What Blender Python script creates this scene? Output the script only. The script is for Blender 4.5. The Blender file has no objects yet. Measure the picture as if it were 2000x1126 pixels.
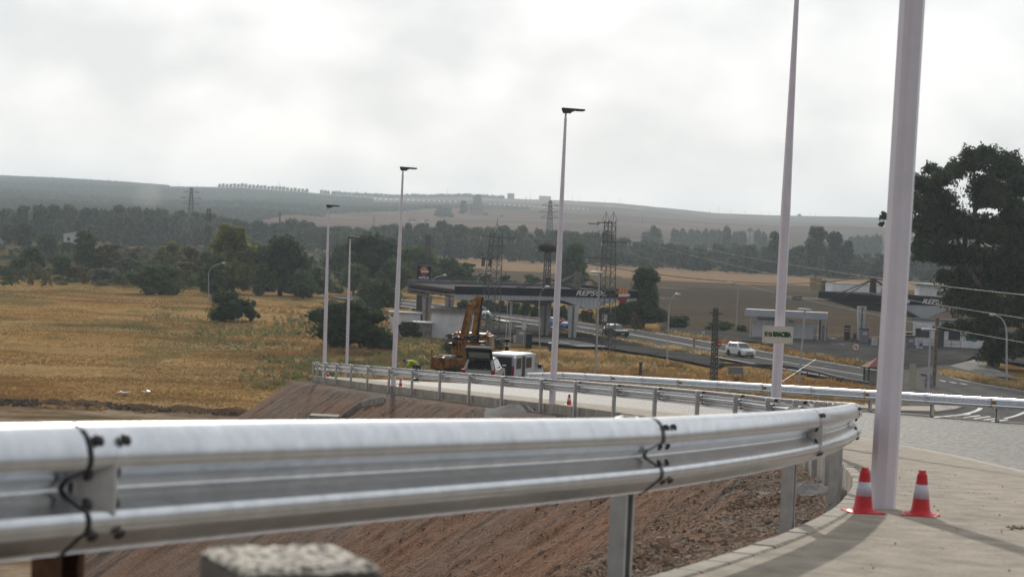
import bpy, math, random
import numpy as np
from mathutils import Matrix, Vector
random.seed(7); rng = np.random.default_rng(7)
SC = bpy.context.scene
COL = SC.collection
R = math.radians
# ------------------------------------------------------------------ camera
CAMZ = 14.5                      # eye height above the valley plain (m)
FPX, CX, CY = 4200.0, 1000.0, 563.0
ROLL, PITCH = 0.043, math.atan(123.0/4200.0)
cam = bpy.data.cameras.new('camera'); camo = bpy.data.objects.new('camera', cam); COL.objects.link(camo)
fw = Vector((0, math.cos(PITCH), -math.sin(PITCH))); up0 = Vector((0, math.sin(PITCH), math.cos(PITCH))); rt0 = Vector((1, 0, 0))
rt = rt0*math.cos(ROLL)+up0*math.sin(ROLL); up = up0*math.cos(ROLL)-rt0*math.sin(ROLL)
camo.matrix_world = Matrix(((rt.x, up.x, -fw.x, 0), (rt.y, up.y, -fw.y, 0), (rt.z, up.z, -fw.z, CAMZ), (0, 0, 0, 1)))
cam.lens = 75.6; cam.sensor_width = 36; cam.clip_start = 0.1; cam.clip_end = 12000
cam.dof.use_dof = True; cam.dof.focus_distance = 45; cam.dof.aperture_fstop = 5.6
SC.camera = camo
# ------------------------------------------------------------------ sky and sun
SUN_EL, SUN_AZ = 24.0, -3.0       # degrees; azimuth measured from +Y towards +X
W = bpy.data.worlds.new('World'); SC.world = W; W.use_nodes = True
nt = W.node_tree; nt.nodes.clear()
out = nt.nodes.new('ShaderNodeOutputWorld'); bg = nt.nodes.new('ShaderNodeBackground')
sky = nt.nodes.new('ShaderNodeTexSky'); sky.sky_type = 'NISHITA'; sky.sun_disc = False
sky.sun_elevation = R(SUN_EL); sky.sun_rotation = R(SUN_AZ); sky.dust_density = 1.5; sky.altitude = 100
tc = nt.nodes.new('ShaderNodeTexCoord')
mp = nt.nodes.new('ShaderNodeMapping'); mp.inputs['Scale'].default_value = (1, 1, 1.6)
n1 = nt.nodes.new('ShaderNodeTexNoise'); n1.inputs['Scale'].default_value = 13; n1.inputs['Detail'].default_value = 5; n1.inputs['Roughness'].default_value = 0.46
n2 = nt.nodes.new('ShaderNodeTexNoise'); n2.inputs['Scale'].default_value = 24; n2.inputs['Detail'].default_value = 4
r1 = nt.nodes.new('ShaderNodeValToRGB')
r1.color_ramp.elements[0].position = 0.40; r1.color_ramp.elements[0].color = (8.6, 8.95, 9.25, 1)
r1.color_ramp.elements[1].position = 0.62; r1.color_ramp.elements[1].color = (11.6, 11.75, 11.75, 1)
mx0 = nt.nodes.new('ShaderNodeMix'); mx0.data_type = 'FLOAT'; mx0.inputs[0].default_value = 0.22
mx = nt.nodes.new('ShaderNodeMix'); mx.data_type = 'RGBA'; mx.inputs[0].default_value = 0.94
L = nt.links.new
L(tc.outputs['Generated'], mp.inputs['Vector']); L(mp.outputs['Vector'], n1.inputs['Vector']); L(mp.outputs['Vector'], n2.inputs['Vector'])
L(n1.outputs['Fac'], mx0.inputs[2]); L(n2.outputs['Fac'], mx0.inputs[3]); L(mx0.outputs[0], r1.inputs['Fac'])
# the veil of cloud is brighter towards the sun and dimmer opposite it
vd = nt.nodes.new('ShaderNodeVectorMath'); vd.operation = 'DOT_PRODUCT'; vd.inputs[1].default_value = (math.sin(R(SUN_AZ))*math.cos(R(SUN_EL)), math.cos(R(SUN_AZ))*math.cos(R(SUN_EL)), math.sin(R(SUN_EL)))
m1 = nt.nodes.new('ShaderNodeMapRange'); m1.inputs[1].default_value = -1; m1.inputs[2].default_value = 1
m2 = nt.nodes.new('ShaderNodeMath'); m2.operation = 'POWER'; m2.inputs[1].default_value = 2
m3 = nt.nodes.new('ShaderNodeMapRange'); m3.inputs[3].default_value = 0.55; m3.inputs[4].default_value = 1.28
vs = nt.nodes.new('ShaderNodeVectorMath'); vs.operation = 'SCALE'
L(tc.outputs['Generated'], vd.inputs[0]); L(vd.outputs['Value'], m1.inputs[0]); L(m1.outputs[0], m2.inputs[0]); L(m2.outputs[0], m3.inputs[0]); L(r1.outputs['Color'], vs.inputs[0]); L(m3.outputs[0], vs.inputs['Scale'])
L(sky.outputs['Color'], mx.inputs[6]); L(vs.outputs['Vector'], mx.inputs[7])
L(mx.outputs[2], bg.inputs['Color']); bg.inputs['Strength'].default_value = 0.10
L(bg.outputs[0], out.inputs['Surface'])
sd = bpy.data.lights.new('sun', 'SUN'); sd.energy = 3.4; sd.angle = R(0.9); sd.color = (1.0, 0.93, 0.83)
so = bpy.data.objects.new('sun', sd); COL.objects.link(so); so.location = (0, 60, 60)
sdir = Vector((math.sin(R(SUN_AZ))*math.cos(R(SUN_EL)), math.cos(R(SUN_AZ))*math.cos(R(SUN_EL)), math.sin(R(SUN_EL))))
so.rotation_euler = sdir.to_track_quat('Z', 'Y').to_euler()
SC.view_settings.view_transform = 'Standard'; SC.view_settings.look = 'None'; SC.view_settings.gamma = 1
SC.view_settings.exposure = -0.46; SC.view_settings.use_curve_mapping = False
SC.render.engine = 'CYCLES'
cy = SC.cycles; cy.max_bounces = 6; cy.diffuse_bounces = 3; cy.glossy_bounces = 3; cy.transmission_bounces = 4; cy.volume_bounces = 0; cy.transparent_max_bounces = 6
cy.caustics_reflective = False; cy.caustics_refractive = False; cy.use_denoising = True
# ------------------------------------------------------------------ pixel (2000 x 1126 photo) -> world
def ray(px, py):
    dx, dy = px-CX, py-CY
    u = dx*math.cos(ROLL)+dy*math.sin(ROLL); v = -dx*math.sin(ROLL)+dy*math.cos(ROLL)
    d = (u, FPX*math.cos(PITCH)-v*math.sin(PITCH), -FPX*math.sin(PITCH)-v*math.cos(PITCH))
    return Vector((d[0]/d[1], 1.0, d[2]/d[1]))
def at(px, py, Y):
    r = ray(px, py); return Vector((r.x*Y, Y, CAMZ+r.z*Y))
def gp(px, py, z=0.0):            # where a pixel's ray meets the level z
    r = ray(px, py); Y = (z-CAMZ)/r.z; return Vector((r.x*Y, Y, z))
def pxm(Y): return FPX/Y
def top_h(px, py, Y, z0):         # height above z0 of a pixel at depth Y
    return at(px, py, Y).z-z0
# ------------------------------------------------------------------ numpy noise
def _h(ix, iy, s):
    n = (ix*374761393+iy*668265263+s*974634527) & 0x7fffffff
    n = ((n ^ (n >> 13))*1274126177) & 0x7fffffff
    return ((n ^ (n >> 16)) & 0xffff)/65535.0
def vn(x, y, s=0):
    x = np.asarray(x, float); y = np.asarray(y, float)
    ix = np.floor(x).astype(np.int64); iy = np.floor(y).astype(np.int64)
    fx = x-ix; fy = y-iy; fx = fx*fx*(3-2*fx); fy = fy*fy*(3-2*fy)
    a = _h(ix, iy, s); b = _h(ix+1, iy, s); c = _h(ix, iy+1, s); d = _h(ix+1, iy+1, s)
    return (a*(1-fx)+b*fx)*(1-fy)+(c*(1-fx)+d*fx)*fy
def fbm(x, y, s=0, o=4):
    t = 0; a = 0.5; n = 0
    for k in range(o):
        t = t+a*vn(np.asarray(x)*2**k, np.asarray(y)*2**k, s+k); n += a; a *= 0.5
    return t/n
def sst(a, b, x):
    t = np.clip((np.asarray(x, float)-a)/(b-a), 0, 1); return t*t*(3-2*t)
# ------------------------------------------------------------------ materials
def mat(name, c, c2=None, rough=0.7, metal=0.0, scale=6.0, detail=4.0, bump=0.0, bscale=None, coord='Object', stretch=None, spec=0.5, attr=None, rnd=0.0, trans=0.0, lo=0.35, hi=0.65, vor=False, bdist=0.02):
    m = bpy.data.materials.new(name); m.use_nodes = True; t = m.node_tree; b = t.nodes['Principled BSDF']; l = t.links.new
    b.inputs['Roughness'].default_value = rough; b.inputs['Metallic'].default_value = metal
    b.inputs['Specular IOR Level'].default_value = spec
    cc = t.nodes.new('ShaderNodeTexCoord')
    if coord == 'World':
        g = t.nodes.new('ShaderNodeNewGeometry'); vec = g.outputs['Position']
    else: vec = cc.outputs[coord]
    if stretch:
        mpn = t.nodes.new('ShaderNodeMapping'); mpn.inputs['Scale'].default_value = stretch; l(vec, mpn.inputs['Vector']); vec = mpn.outputs['Vector']
    if c2 is None: c2 = tuple(x*0.86 for x in c)
    nz = t.nodes.new('ShaderNodeTexNoise'); nz.inputs['Scale'].default_value = scale; nz.inputs['Detail'].default_value = detail; nz.inputs['Roughness'].default_value = 0.6
    l(vec, nz.inputs['Vector'])
    rp = t.nodes.new('ShaderNodeValToRGB'); rp.color_ramp.elements[0].position = lo; rp.color_ramp.elements[1].position = hi
    rp.color_ramp.elements[0].color = (*c2, 1); rp.color_ramp.elements[1].color = (*c, 1); l(nz.outputs['Fac'], rp.inputs['Fac'])
    colout = rp.outputs['Color']
    if attr:
        at_ = t.nodes.new('ShaderNodeVertexColor'); at_.layer_name = attr
        mm = t.nodes.new('ShaderNodeMix'); mm.data_type = 'RGBA'; mm.blend_type = 'MULTIPLY'; mm.inputs[0].default_value = 1
        l(at_.outputs['Color'], mm.inputs[6]); l(colout, mm.inputs[7]); colout = mm.outputs[2]
    if rnd:
        oi = t.nodes.new('ShaderNodeObjectInfo'); hs = t.nodes.new('ShaderNodeHueSaturation'); mr = t.nodes.new('ShaderNodeMapRange')
        mr.inputs[3].default_value = 1-rnd; mr.inputs[4].default_value = 1+rnd; l(oi.outputs['Random'], mr.inputs[0]); l(mr.outputs[0], hs.inputs['Value']); l(colout, hs.inputs['Color']); colout = hs.outputs['Color']
    l(colout, b.inputs['Base Color'])
    if bump:
        nb = t.nodes.new('ShaderNodeTexVoronoi' if vor else 'ShaderNodeTexNoise'); nb.inputs['Scale'].default_value = bscale or scale*4
        if not vor: nb.inputs['Detail'].default_value = 6
        l(vec, nb.inputs['Vector'])
        bp = t.nodes.new('ShaderNodeBump'); bp.inputs['Strength'].default_value = bump; bp.inputs['Distance'].default_value = bdist
        l(nb.outputs[0], bp.inputs['Height']); l(bp.outputs['Normal'], b.inputs['Normal'])
    if trans:
        o = t.nodes['Material Output']; tr = t.nodes.new('ShaderNodeBsdfTranslucent'); ms = t.nodes.new('ShaderNodeMixShader'); ms.inputs[0].default_value = trans
        l(colout, tr.inputs['Color']); l(b.outputs[0], ms.inputs[1]); l(tr.outputs[0], ms.inputs[2]); l(ms.outputs[0], o.inputs['Surface'])
    return m
def glass(name, c=(0.02, 0.025, 0.03), rough=0.06):
    m = mat(name, c, c, rough=rough, spec=0.8); return m
# ------------------------------------------------------------------ mesh builder and scene helpers
class MB:
    def __init__(s): s.v = []; s.f = []; s.m = []
    def add(s, vs, fs, m=0):
        o = len(s.v); s.v += [tuple(map(float, p)) for p in vs]; s.f += [tuple(i+o for i in f) for f in fs]; s.m += [m]*len(fs); return s
    def hexa(s, p, m=0):          # 8 points: bottom ring, top ring
        return s.add(p, [(3, 2, 1, 0), (4, 5, 6, 7), (0, 1, 5, 4), (1, 2, 6, 5), (2, 3, 7, 6), (3, 0, 4, 7)], m)
    def box(s, c, d, m=0, rz=0.0, M=None):
        x, y, z = d[0]/2, d[1]/2, d[2]/2; cs, sn = math.cos(rz), math.sin(rz)
        p = [(-x, -y, -z), (x, -y, -z), (x, y, -z), (-x, y, -z), (-x, -y, z), (x, -y, z), (x, y, z), (-x, y, z)]
        p = [Vector((a*cs-b*sn, a*sn+b*cs, q)) for a, b, q in p]
        if M is not None: p = [M @ q for q in p]
        return s.hexa([q+Vector(c) for q in p], m)
    def tube(s, pts, r, n=6, m=0, caps=True):
        pts = [Vector(p) for p in pts]; rr = r if isinstance(r, (list, tuple)) else [r]*len(pts); vs = []
        for i, p in enumerate(pts):
            d = (pts[min(i+1, len(pts)-1)]-pts[max(i-1, 0)]).normalized()
            a = Vector((0, 0, 1)) if abs(d.z) < 0.9 else Vector((1, 0, 0))
            u = d.cross(a).normalized(); w = d.cross(u)
            for k in range(n):
                t = 2*math.pi*k/n; vs.append(p+(u*math.cos(t)+w*math.sin(t))*rr[i])
        fs = [(i*n+k, i*n+(k+1) % n, (i+1)*n+(k+1) % n, (i+1)*n+k) for i in range(len(pts)-1) for k in range(n)]
        if caps: fs += [tuple(range(n-1, -1, -1)), tuple((len(pts)-1)*n+k for k in range(n))]
        return s.add(vs, fs, m)
    def lathe(s, prof, n=12, o=(0, 0, 0), m=0, M=None):
        vs = []
        for r, z in prof:
            for k in range(n):
                t = 2*math.pi*k/n; p = Vector((r*math.cos(t), r*math.sin(t), z))
                if M is not None: p = M @ p
                vs.append(p+Vector(o))
        fs = [(i*n+k, i*n+(k+1) % n, (i+1)*n+(k+1) % n, (i+1)*n+k) for i in range(len(prof)-1) for k in range(n)]
        fs += [tuple(range(n-1, -1, -1)), tuple((len(prof)-1)*n+k for k in range(n))]
        return s.add(vs, fs, m)
    def prism(s, poly, a, b, m=0):   # poly: 3D points of one face; a,b: offset vectors
        n = len(poly); P = [Vector(p)+Vector(a) for p in poly]+[Vector(p)+Vector(b) for p in poly]
        return s.add(P, [tuple(range(n-1, -1, -1)), tuple(range(n, 2*n))]+[(i, (i+1) % n, n+(i+1) % n, n+i) for i in range(n)], m)
    def mesh(s, name, mats, smooth=False):
        me = bpy.data.meshes.new(name); me.from_pydata(s.v, [], s.f)
        for q in (mats if isinstance(mats, (list, tuple)) else [mats]): me.materials.append(q)
        if any(s.m): me.polygons.foreach_set('material_index', s.m)
        if smooth: me.polygons.foreach_set('use_smooth', [True]*len(me.polygons))
        me.update(); return me
    def build(s, name, mats, parent=None, smooth=False): return link(name, s.mesh(name, mats, smooth), parent)
def link(name, data, parent=None, M=None):
    o = bpy.data.objects.new(name, data); COL.objects.link(o)
    if parent is not None: o.parent = parent
    if M is not None: o.matrix_basis = M
    return o
def tag(o, label, cat, group=None):
    o['label'] = label; o['category'] = cat
    if group: o['group'] = group
    return o
def empty(name, loc, rz, label, cat, group=None):
    o = bpy.data.objects.new(name, None); COL.objects.link(o); o.empty_display_size = 0.2
    o.location = loc; o.rotation_euler = (0, 0, rz); return tag(o, label, cat, group)
def struct(o, kind='structure'): o['kind'] = kind; return o
def copy_tree(o, parent=None):
    c = o.copy(); COL.objects.link(c)
    if parent is not None: c.parent = parent
    for ch in list(o.children): copy_tree(ch, c)
    return c
def npmesh(name, V, F, mats, smooth=True, col=None):
    me = bpy.data.meshes.new(name); V = np.asarray(V, np.float32); F = np.asarray(F, np.int32)
    me.vertices.add(len(V)); me.vertices.foreach_set('co', V.ravel())
    k = F.shape[1]; me.loops.add(F.size); me.loops.foreach_set('vertex_index', F.ravel())
    me.polygons.add(len(F)); me.polygons.foreach_set('loop_start', np.arange(0, F.size, k, dtype=np.int32))
    me.polygons.foreach_set('use_smooth', np.full(len(F), smooth))
    for q in (mats if isinstance(mats, (list, tuple)) else [mats]): me.materials.append(q)
    if col is not None:
        ca = me.color_attributes.new('albedo', 'FLOAT_COLOR', 'POINT'); c4 = np.ones((len(V), 4), np.float32); c4[:, :3] = col
        ca.data.foreach_set('color', c4.ravel())
    me.update(calc_edges=True); me.validate(); return me
def gridfaces(nr, nc, wrap=False):
    i = np.arange(nr-1)[:, None]*nc; j = np.arange(nc-1)[None, :]
    a = (i+j).ravel(); return np.stack([a, a+1, a+nc+1, a+nc], 1)
def basis(o, xd, yd):                  # local XY plane laid on directions xd, yd at o
    x = Vector(xd).normalized(); y = Vector(yd).normalized(); z = x.cross(y).normalized(); y = z.cross(x)
    return Matrix(((x.x, y.x, z.x, o[0]), (x.y, y.y, z.y, o[1]), (x.z, y.z, z.z, o[2]), (0, 0, 0, 1)))
def text(name, body, size, m, parent, M, shear=0.0, offset=0.0, extrude=0.004, width=None, spacing=1.0):
    cu = bpy.data.curves.new(name, 'FONT'); cu.body = body; cu.size = size; cu.shear = shear; cu.offset = offset; cu.extrude = extrude; cu.space_character = spacing
    cu.align_x = 'CENTER'; cu.align_y = 'CENTER'; cu.resolution_u = 3
    t = bpy.data.objects.new('tmp', cu); COL.objects.link(t); bpy.context.view_layer.update()
    me = bpy.data.meshes.new_from_object(t.evaluated_get(bpy.context.evaluated_depsgraph_get())); bpy.data.objects.remove(t); bpy.data.curves.remove(cu)
    co = np.array([v.co for v in me.vertices]); 
    if width:
        w = co[:, 0].max()-co[:, 0].min(); 
        for v in me.vertices: v.co.x *= width/w
    me.materials.clear(); me.materials.append(m); me.name = name
    return link(name, me, parent, M)
def gn_scatter(name, pts, scl, rot, protos, mats_unused=None, idx=None):
    """one object: points with attributes, geometry nodes instancing one of several meshes on each"""
    me = bpy.data.meshes.new(name); n = len(pts); me.vertices.add(n); me.vertices.foreach_set('co', np.asarray(pts, np.float32).ravel())
    a = me.attributes.new('scl', 'FLOAT_VECTOR', 'POINT'); s3 = np.asarray(scl, np.float32); s3 = np.repeat(s3[:, None], 3, 1) if s3.ndim == 1 else s3; a.data.foreach_set('vector', s3.ravel().copy())
    a = me.attributes.new('rot', 'FLOAT_VECTOR', 'POINT'); a.data.foreach_set('vector', np.asarray(rot, np.float32).ravel())
    a = me.attributes.new('idx', 'INT', 'POINT'); a.data.foreach_set('value', np.asarray(idx if idx is not None else rng.integers(0, len(protos), n), np.int32))
    o = link(name, me)
    g = bpy.data.node_groups.new(name+'_nodes', 'GeometryNodeTree')
    g.interface.new_socket('Geometry', in_out='INPUT', socket_type='NodeSocketGeometry'); g.interface.new_socket('Geometry', in_out='OUTPUT', socket_type='NodeSocketGeometry')
    N = g.nodes.new; l = g.links.new; gi = N('NodeGroupInput'); go = N('NodeGroupOutput')
    def na(nm, ty): x = N('GeometryNodeInputNamedAttribute'); x.data_type = ty; x.inputs['Name'].default_value = nm; return x.outputs['Attribute']
    g2i = N('GeometryNodeGeometryToInstance')
    for p in reversed(protos):
        oi = N('GeometryNodeObjectInfo'); oi.inputs['Object'].default_value = p; oi.transform_space = 'ORIGINAL'; l(oi.outputs['Geometry'], g2i.inputs[0])
    iop = N('GeometryNodeInstanceOnPoints'); l(gi.outputs[0], iop.inputs['Points']); l(g2i.outputs[0], iop.inputs['Instance'])
    iop.inputs['Pick Instance'].default_value = True; l(na('idx', 'INT'), iop.inputs['Instance Index'])
    l(na('rot', 'FLOAT_VECTOR'), iop.inputs['Rotation']); l(na('scl', 'FLOAT_VECTOR'), iop.inputs['Scale']); l(iop.outputs[0], go.inputs[0])
    md = o.modifiers.new('scatter', 'NODES'); md.node_group = g
    return struct(o, 'stuff')
def proto(name, me):                  # mesh carrier for scattering, not linked to the scene
    return bpy.data.objects.new(name, me)
# ================================================================== THE RAMP: rail line measured from the photograph
LP = [(-7.4, -10), (-5.75, -6.2), (-4.15, -2.4), (-2.6, 1.33), (-1.054, 5.085), (0.497, 8.842), (1.678, 12.463), (2.53, 16.25), (3.13, 19.9), (3.56, 23.4), (3.77, 25.9), (4.07, 30.07), (4.22, 34.48), (4.13, 38.53), (3.8, 42.52), (3.23, 46.51), (2.54, 50.42), (1.75, 54.37), (0.94, 58.12), (-0.13, 62.14), (-1.15, 65.97), (-2.18, 69.85), (-3.26, 73.79), (-4.27, 77.64), (-5.31, 81.6), (-6.22, 85.47), (-7.13, 89.42), (-7.93, 93.31), (-8.55, 96.57), (-8.96, 98.99), (-9.35, 103), (-9.5, 107), (-9.45, 111), (-9.2, 115), (-8.85, 119), (-8.4, 123), (-7.8, 127), (-7.0, 131), (-6.0, 135)]
RP = [(26, -12), (22.5, 20), (18.6, 43), (16.1, 52.6), (14.95, 56.5), (13.75, 60.32), (12.66, 64.13), (11.47, 68.04), (10.32, 71.8), (9.12, 75.65), (7.93, 79.47), (6.75, 83.3), (5.6, 87.14), (4.52, 91.01), (3.56, 94.88), (2.65, 98.8), (1.8, 102.7), (1.05, 106.6)]
DTY = [-20, 1.3, 5.085, 8.84, 12.46, 16.3, 25.8, 30, 34.5, 46.5, 62.1, 73.8, 85.5, 99, 110, 120, 130, 160, 200]
DTD = [-0.95, 0.26, 0.509, 0.768, 0.989, 1.24, 1.95, 2.26, 2.59, 3.36, 4.36, 5.08, 5.8, 6.66, 7.55, 8.3, 8.95, 11.6, 14.0]
def zr(Y): return CAMZ-np.interp(Y, DTY, DTD)-0.70        # walking surface of the ramp
def catmull(P, step=0.25):
    P = np.array(P, float); P = np.vstack([2*P[0]-P[1], P, 2*P[-1]-P[-2]]); o = []
    for i in range(1, len(P)-2):
        n = max(2, int(np.linalg.norm(P[i+1]-P[i])/step)); t = np.linspace(0, 1, n, endpoint=False)[:, None]
        a, b, c, d = P[i-1], P[i], P[i+1], P[i+2]
        o.append(0.5*(2*b+(c-a)*t+(2*a-5*b+4*c-d)*t**2+(3*b-a-3*c+d)*t**3))
    o.append(P[-2][None]); return np.vstack(o)
class Path:
    def __init__(s, P, step=0.25):
        s.P = catmull(P, step); d = np.diff(s.P, axis=0); s.s = np.concatenate([[0], np.cumsum(np.hypot(d[:, 0], d[:, 1]))]); s.L = s.s[-1]
    def pos(s, q): return np.stack([np.interp(q, s.s, s.P[:, 0]), np.interp(q, s.s, s.P[:, 1])], -1)
    def tan(s, q):
        d = s.pos(np.minimum(np.asarray(q)+.4, s.L))-s.pos(np.maximum(np.asarray(q)-.4, 0)); return d/np.linalg.norm(d, axis=-1, keepdims=True)
    def nl(s, q): t = s.tan(q); return np.stack([-t[..., 1], t[..., 0]], -1)      # left normal
    def near(s, x, y): k = np.argmin((s.P[:, 0]-x)**2+(s.P[:, 1]-y)**2); return s.s[k]
LPath = Path(LP); RPath = Path(RP)
# materials of the ramp
M_galv = mat('galvanised_steel', (0.72, 0.75, 0.79), (0.56, 0.585, 0.62), rough=0.25, metal=0.92, scale=11, detail=10, lo=.3, hi=.7)
M_galv2 = mat('galvanised_steel_matt', (0.58, 0.585, 0.585), (0.42, 0.425, 0.43), rough=0.5, metal=0.65, scale=9, detail=6)
M_umber = mat('umber_steel', (0.13, 0.055, 0.025), (0.05, 0.022, 0.012), rough=0.85, scale=18, bump=0.3)  # mottled dark brown, used on the nearest post only
M_bolt = mat('bolt_steel', (0.06, 0.055, 0.06), rough=0.5, metal=0.5)
M_seam = mat('dull_black', (0.012, 0.013, 0.018), rough=0.6)
M_amber = mat('amber_reflector', (0.75, 0.32, 0.01), (0.6, 0.22, 0.0), rough=0.3)
M_plate = mat('grey_plate', (0.58, 0.57, 0.56), (0.48, 0.47, 0.47), rough=0.5, scale=20)
M_asph = mat('new_asphalt', (0.17, 0.16, 0.148), (0.032, 0.031, 0.03), rough=0.7, scale=15, detail=8, bump=0.6, bscale=42, coord='World', stretch=(1, .16, 1), lo=0.44, hi=0.57, spec=0.32)  # grain and its glints both put into the colour as stretched pale specks
M_conc = mat('brushed_concrete', (0.43, 0.375, 0.305), (0.255, 0.22, 0.178), rough=0.9, scale=3.4, detail=15, bump=1.0, bscale=30, coord='World', stretch=(1.3, 0.9, 1), lo=0.32, hi=0.66, spec=.25)
M_kerb = mat('kerb_concrete', (0.42, 0.375, 0.315), (0.28, 0.248, 0.21), rough=0.9, rnd=.16, scale=9, detail=8, bump=0.35, bscale=60, coord='World')
M_paint = mat('road_paint', (0.72, 0.71, 0.68), (0.5, 0.49, 0.47), rough=0.6, scale=9, coord='World')
def strip(name, path, q0, q1, o0, o1, dz, m, step=0.5, nc=6, smooth=True, o1path=None, kind='structure'):
    """sheet along a path between lateral offsets (left positive)"""
    q = np.arange(q0, q1, step); p = path.pos(q); n = path.nl(q); V = []
    for k in range(nc):
        f = k/(nc-1); xy = p+n*(o0+(o1-o0)*f)
        if o1path is not None:
            b = o1path; xy = (p+n*o0)*(1-f)+b*f
        V.append(np.column_stack([xy, zr(xy[:, 1])+dz]))
    V = np.stack(V, 1).reshape(-1, 3); me = npmesh(name, V, gridfaces(len(q), nc), m, smooth)
    o = link(name, me); return struct(o, kind) if kind else o
SWW = 1.80                               # width of the concrete footway
strip('footway', LPath, 0, LPath.L, -0.22, -SWW-0.22, 0.03, M_conc, 0.4, 10)
strip('footway_edge_kerb', LPath, 0, LPath.L, -SWW-0.22, -SWW-0.36, 0.032, M_kerb, 0.5, 2)
# asphalt between the footway edge and the right rail
q = np.linspace(0, LPath.L-12, 330); pl = LPath.pos(q)-LPath.nl(q)*(SWW+0.36)
qr = np.interp(np.linspace(0, 1, 330), [0, 1], [0, RPath.L]); 
Rext = Path(RP+[(0.75, 110.5), (1.2, 115), (2.6, 120), (5.2, 126), (9, 131), (14, 135)])
pr = []
for a, b in zip(q, pl):                  # partner point on the right edge at the same Y
    k = np.argmin(np.abs(Rext.P[:np.argmax(Rext.P[:, 1] > 134) or None, 1]-b[1])); pr.append(Rext.P[k]+np.array([0.15, 0]))
pr = np.array(pr); V = []
for k in range(14):
    f = k/13; xy = pl*(1-f)+pr*f; V.append(np.column_stack([xy, zr(xy[:, 1])]))
ra = link('ramp_road', npmesh('ramp_road', np.stack(V, 1).reshape(-1, 3), gridfaces(330, 14), M_asph)); struct(ra)
# white edge line on the asphalt beside the footway and on the far side
strip('road_edge_line', LPath, 0, LPath.near(3.4, 22), -SWW-0.52, -SWW-0.64, 0.006, M_paint, 0.5, 2)
strip('road_edge_line', RPath, 0, RPath.L, 0.55, 0.67, 0.006, M_paint, 0.5, 2)
# low concrete edging of the right side
strip('road_edge_kerb', RPath, 0, RPath.L+0.1, -0.02, -0.30, 0.05, M_kerb, 0.5, 2)
# ------------------------------------------------------------------ kerb stones of the footway's outer edge (each a block)
kb = struct(link('kerb', MB().box((0, 0, -50), (0.05, 0.05, 0.05)).mesh('kerb', M_kerb)))
V = []; qk = np.arange(0, LPath.L, 0.5); pk = LPath.pos(qk); nk = LPath.nl(qk)
a = pk-nk*0.215; b = pk-nk*0.085
V = np.stack([np.column_stack([a, zr(a[:, 1])-0.05]), np.column_stack([b, zr(b[:, 1])-0.05])], 1).reshape(-1, 3)
kb.data = npmesh('kerb', V, gridfaces(len(qk), 2), M_kerb)
blk = MB(); w, l, h = 0.13, 0.472, 0.36; bv = 0.012
blk.prism([(-w/2, 0, -h+0.02), (w/2, 0, -h+0.02), (w/2, 0, -bv), (w/2-bv, 0, 0), (-w/2+bv, 0, 0), (-w/2, 0, -bv)], (0, -l/2, 0), (0, l/2, 0))
blm = blk.mesh('kerb_block', M_kerb)
for k, s_ in enumerate(np.arange(9.2, 116, 0.5)):
    p = LPath.pos(s_)-LPath.nl(s_)*0.15; t = LPath.tan(s_)
    o = link('kerb_block', blm, kb); sl = math.atan2(float(zr(p[1]+t[1]*.25)-zr(p[1]-t[1]*.25)), .5)
    o.location = (p[0], p[1], float(zr(p[1]))+0.042+random.uniform(-.004, .004)); o.rotation_euler = (sl, 0, math.atan2(t[1], t[0])-math.pi/2)
# ------------------------------------------------------------------ embankment slope on the left
def edge_drop(t, Y):                      # height below the ramp surface at distance t outside the rail line
    t = np.asarray(t, float); return np.where(t < 1.0, 0.20+0.10*np.clip(t, 0, 1), 0.30+(t-1.0)/1.38)
M_slope = mat('reddish_gravel_fill', (1.12, 1.1, 1.08), (0.42, 0.40, 0.39), rough=0.95, scale=13, detail=14, bump=1.0, bscale=22, coord='World', attr='albedo', lo=0.34, hi=0.66, bdist=.06, spec=.1)
q = np.concatenate([np.arange(8, 20, .15), np.arange(20, 44, 0.055), np.arange(44, 70, 0.16), np.arange(70, LPath.L, 0.35)])
tt = np.concatenate([[0.03, 0.1], np.arange(0.2, 6, 0.06), np.arange(6, 10, .12), np.arange(10, 26, 0.3)])
qg, tg = q.copy(), tt.copy()
Q, T = np.meshgrid(q, tt, indexing='ij'); p = LPath.pos(q); n = LPath.nl(q)
X = p[:, None, 0]+n[:, None, 0]*T; Y = p[:, None, 1]+n[:, None, 1]*T
zb = zr(p[:, 1])[:, None]-edge_drop(T, Y)
amp = sst(0.15, 1.6, T)
rill = (fbm(Q*1.6+T*.25, T*0.10+3, 11, 4)-0.5)*0.26*sst(0.8, 3, T)*(0.6+.5*sst(20, 45, Y))+(fbm(Q*0.35, T*0.09, 15, 3)-.5)*0.55*sst(1, 4, T)
rough_ = (fbm(X*1.7, Y*1.7, 21, 5)-0.5)*0.16+(fbm(X*5, Y*5, 25, 3)-0.5)*0.10+(fbm(X*13, Y*13, 27, 3)-.5)*.075*(1-sst(30, 45, Y))
mound = 0.09*sst(0.62, 0.8, fbm(Q*0.45, T*0.9, 33, 3))*sst(.1, .5, T)*(1-sst(1.2, 2.2, T))
Z = zb+(rill+rough_)*amp+mound
Z = np.where(zb < 1.2, np.maximum(Z, -0.35+0.0*Z)*sst(-1.2, 1.2, zb)+(1-sst(-1.2, 1.2, zb))*(-0.3), Z)
c_red = np.array([0.205, 0.106, 0.062]); c_brn = np.array([0.18, 0.105, 0.07]); c_gry = np.array([0.155, 0.122, 0.098]); c_grv = np.array([0.13, 0.118, 0.108])
f1 = sst(0.42, 0.62, fbm(Q*0.7+T*.1, T*0.05, 41, 4))[..., None]; f2 = sst(0.45, 0.68, fbm(X*0.5, Y*0.5, 45, 4))[..., None]
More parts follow.
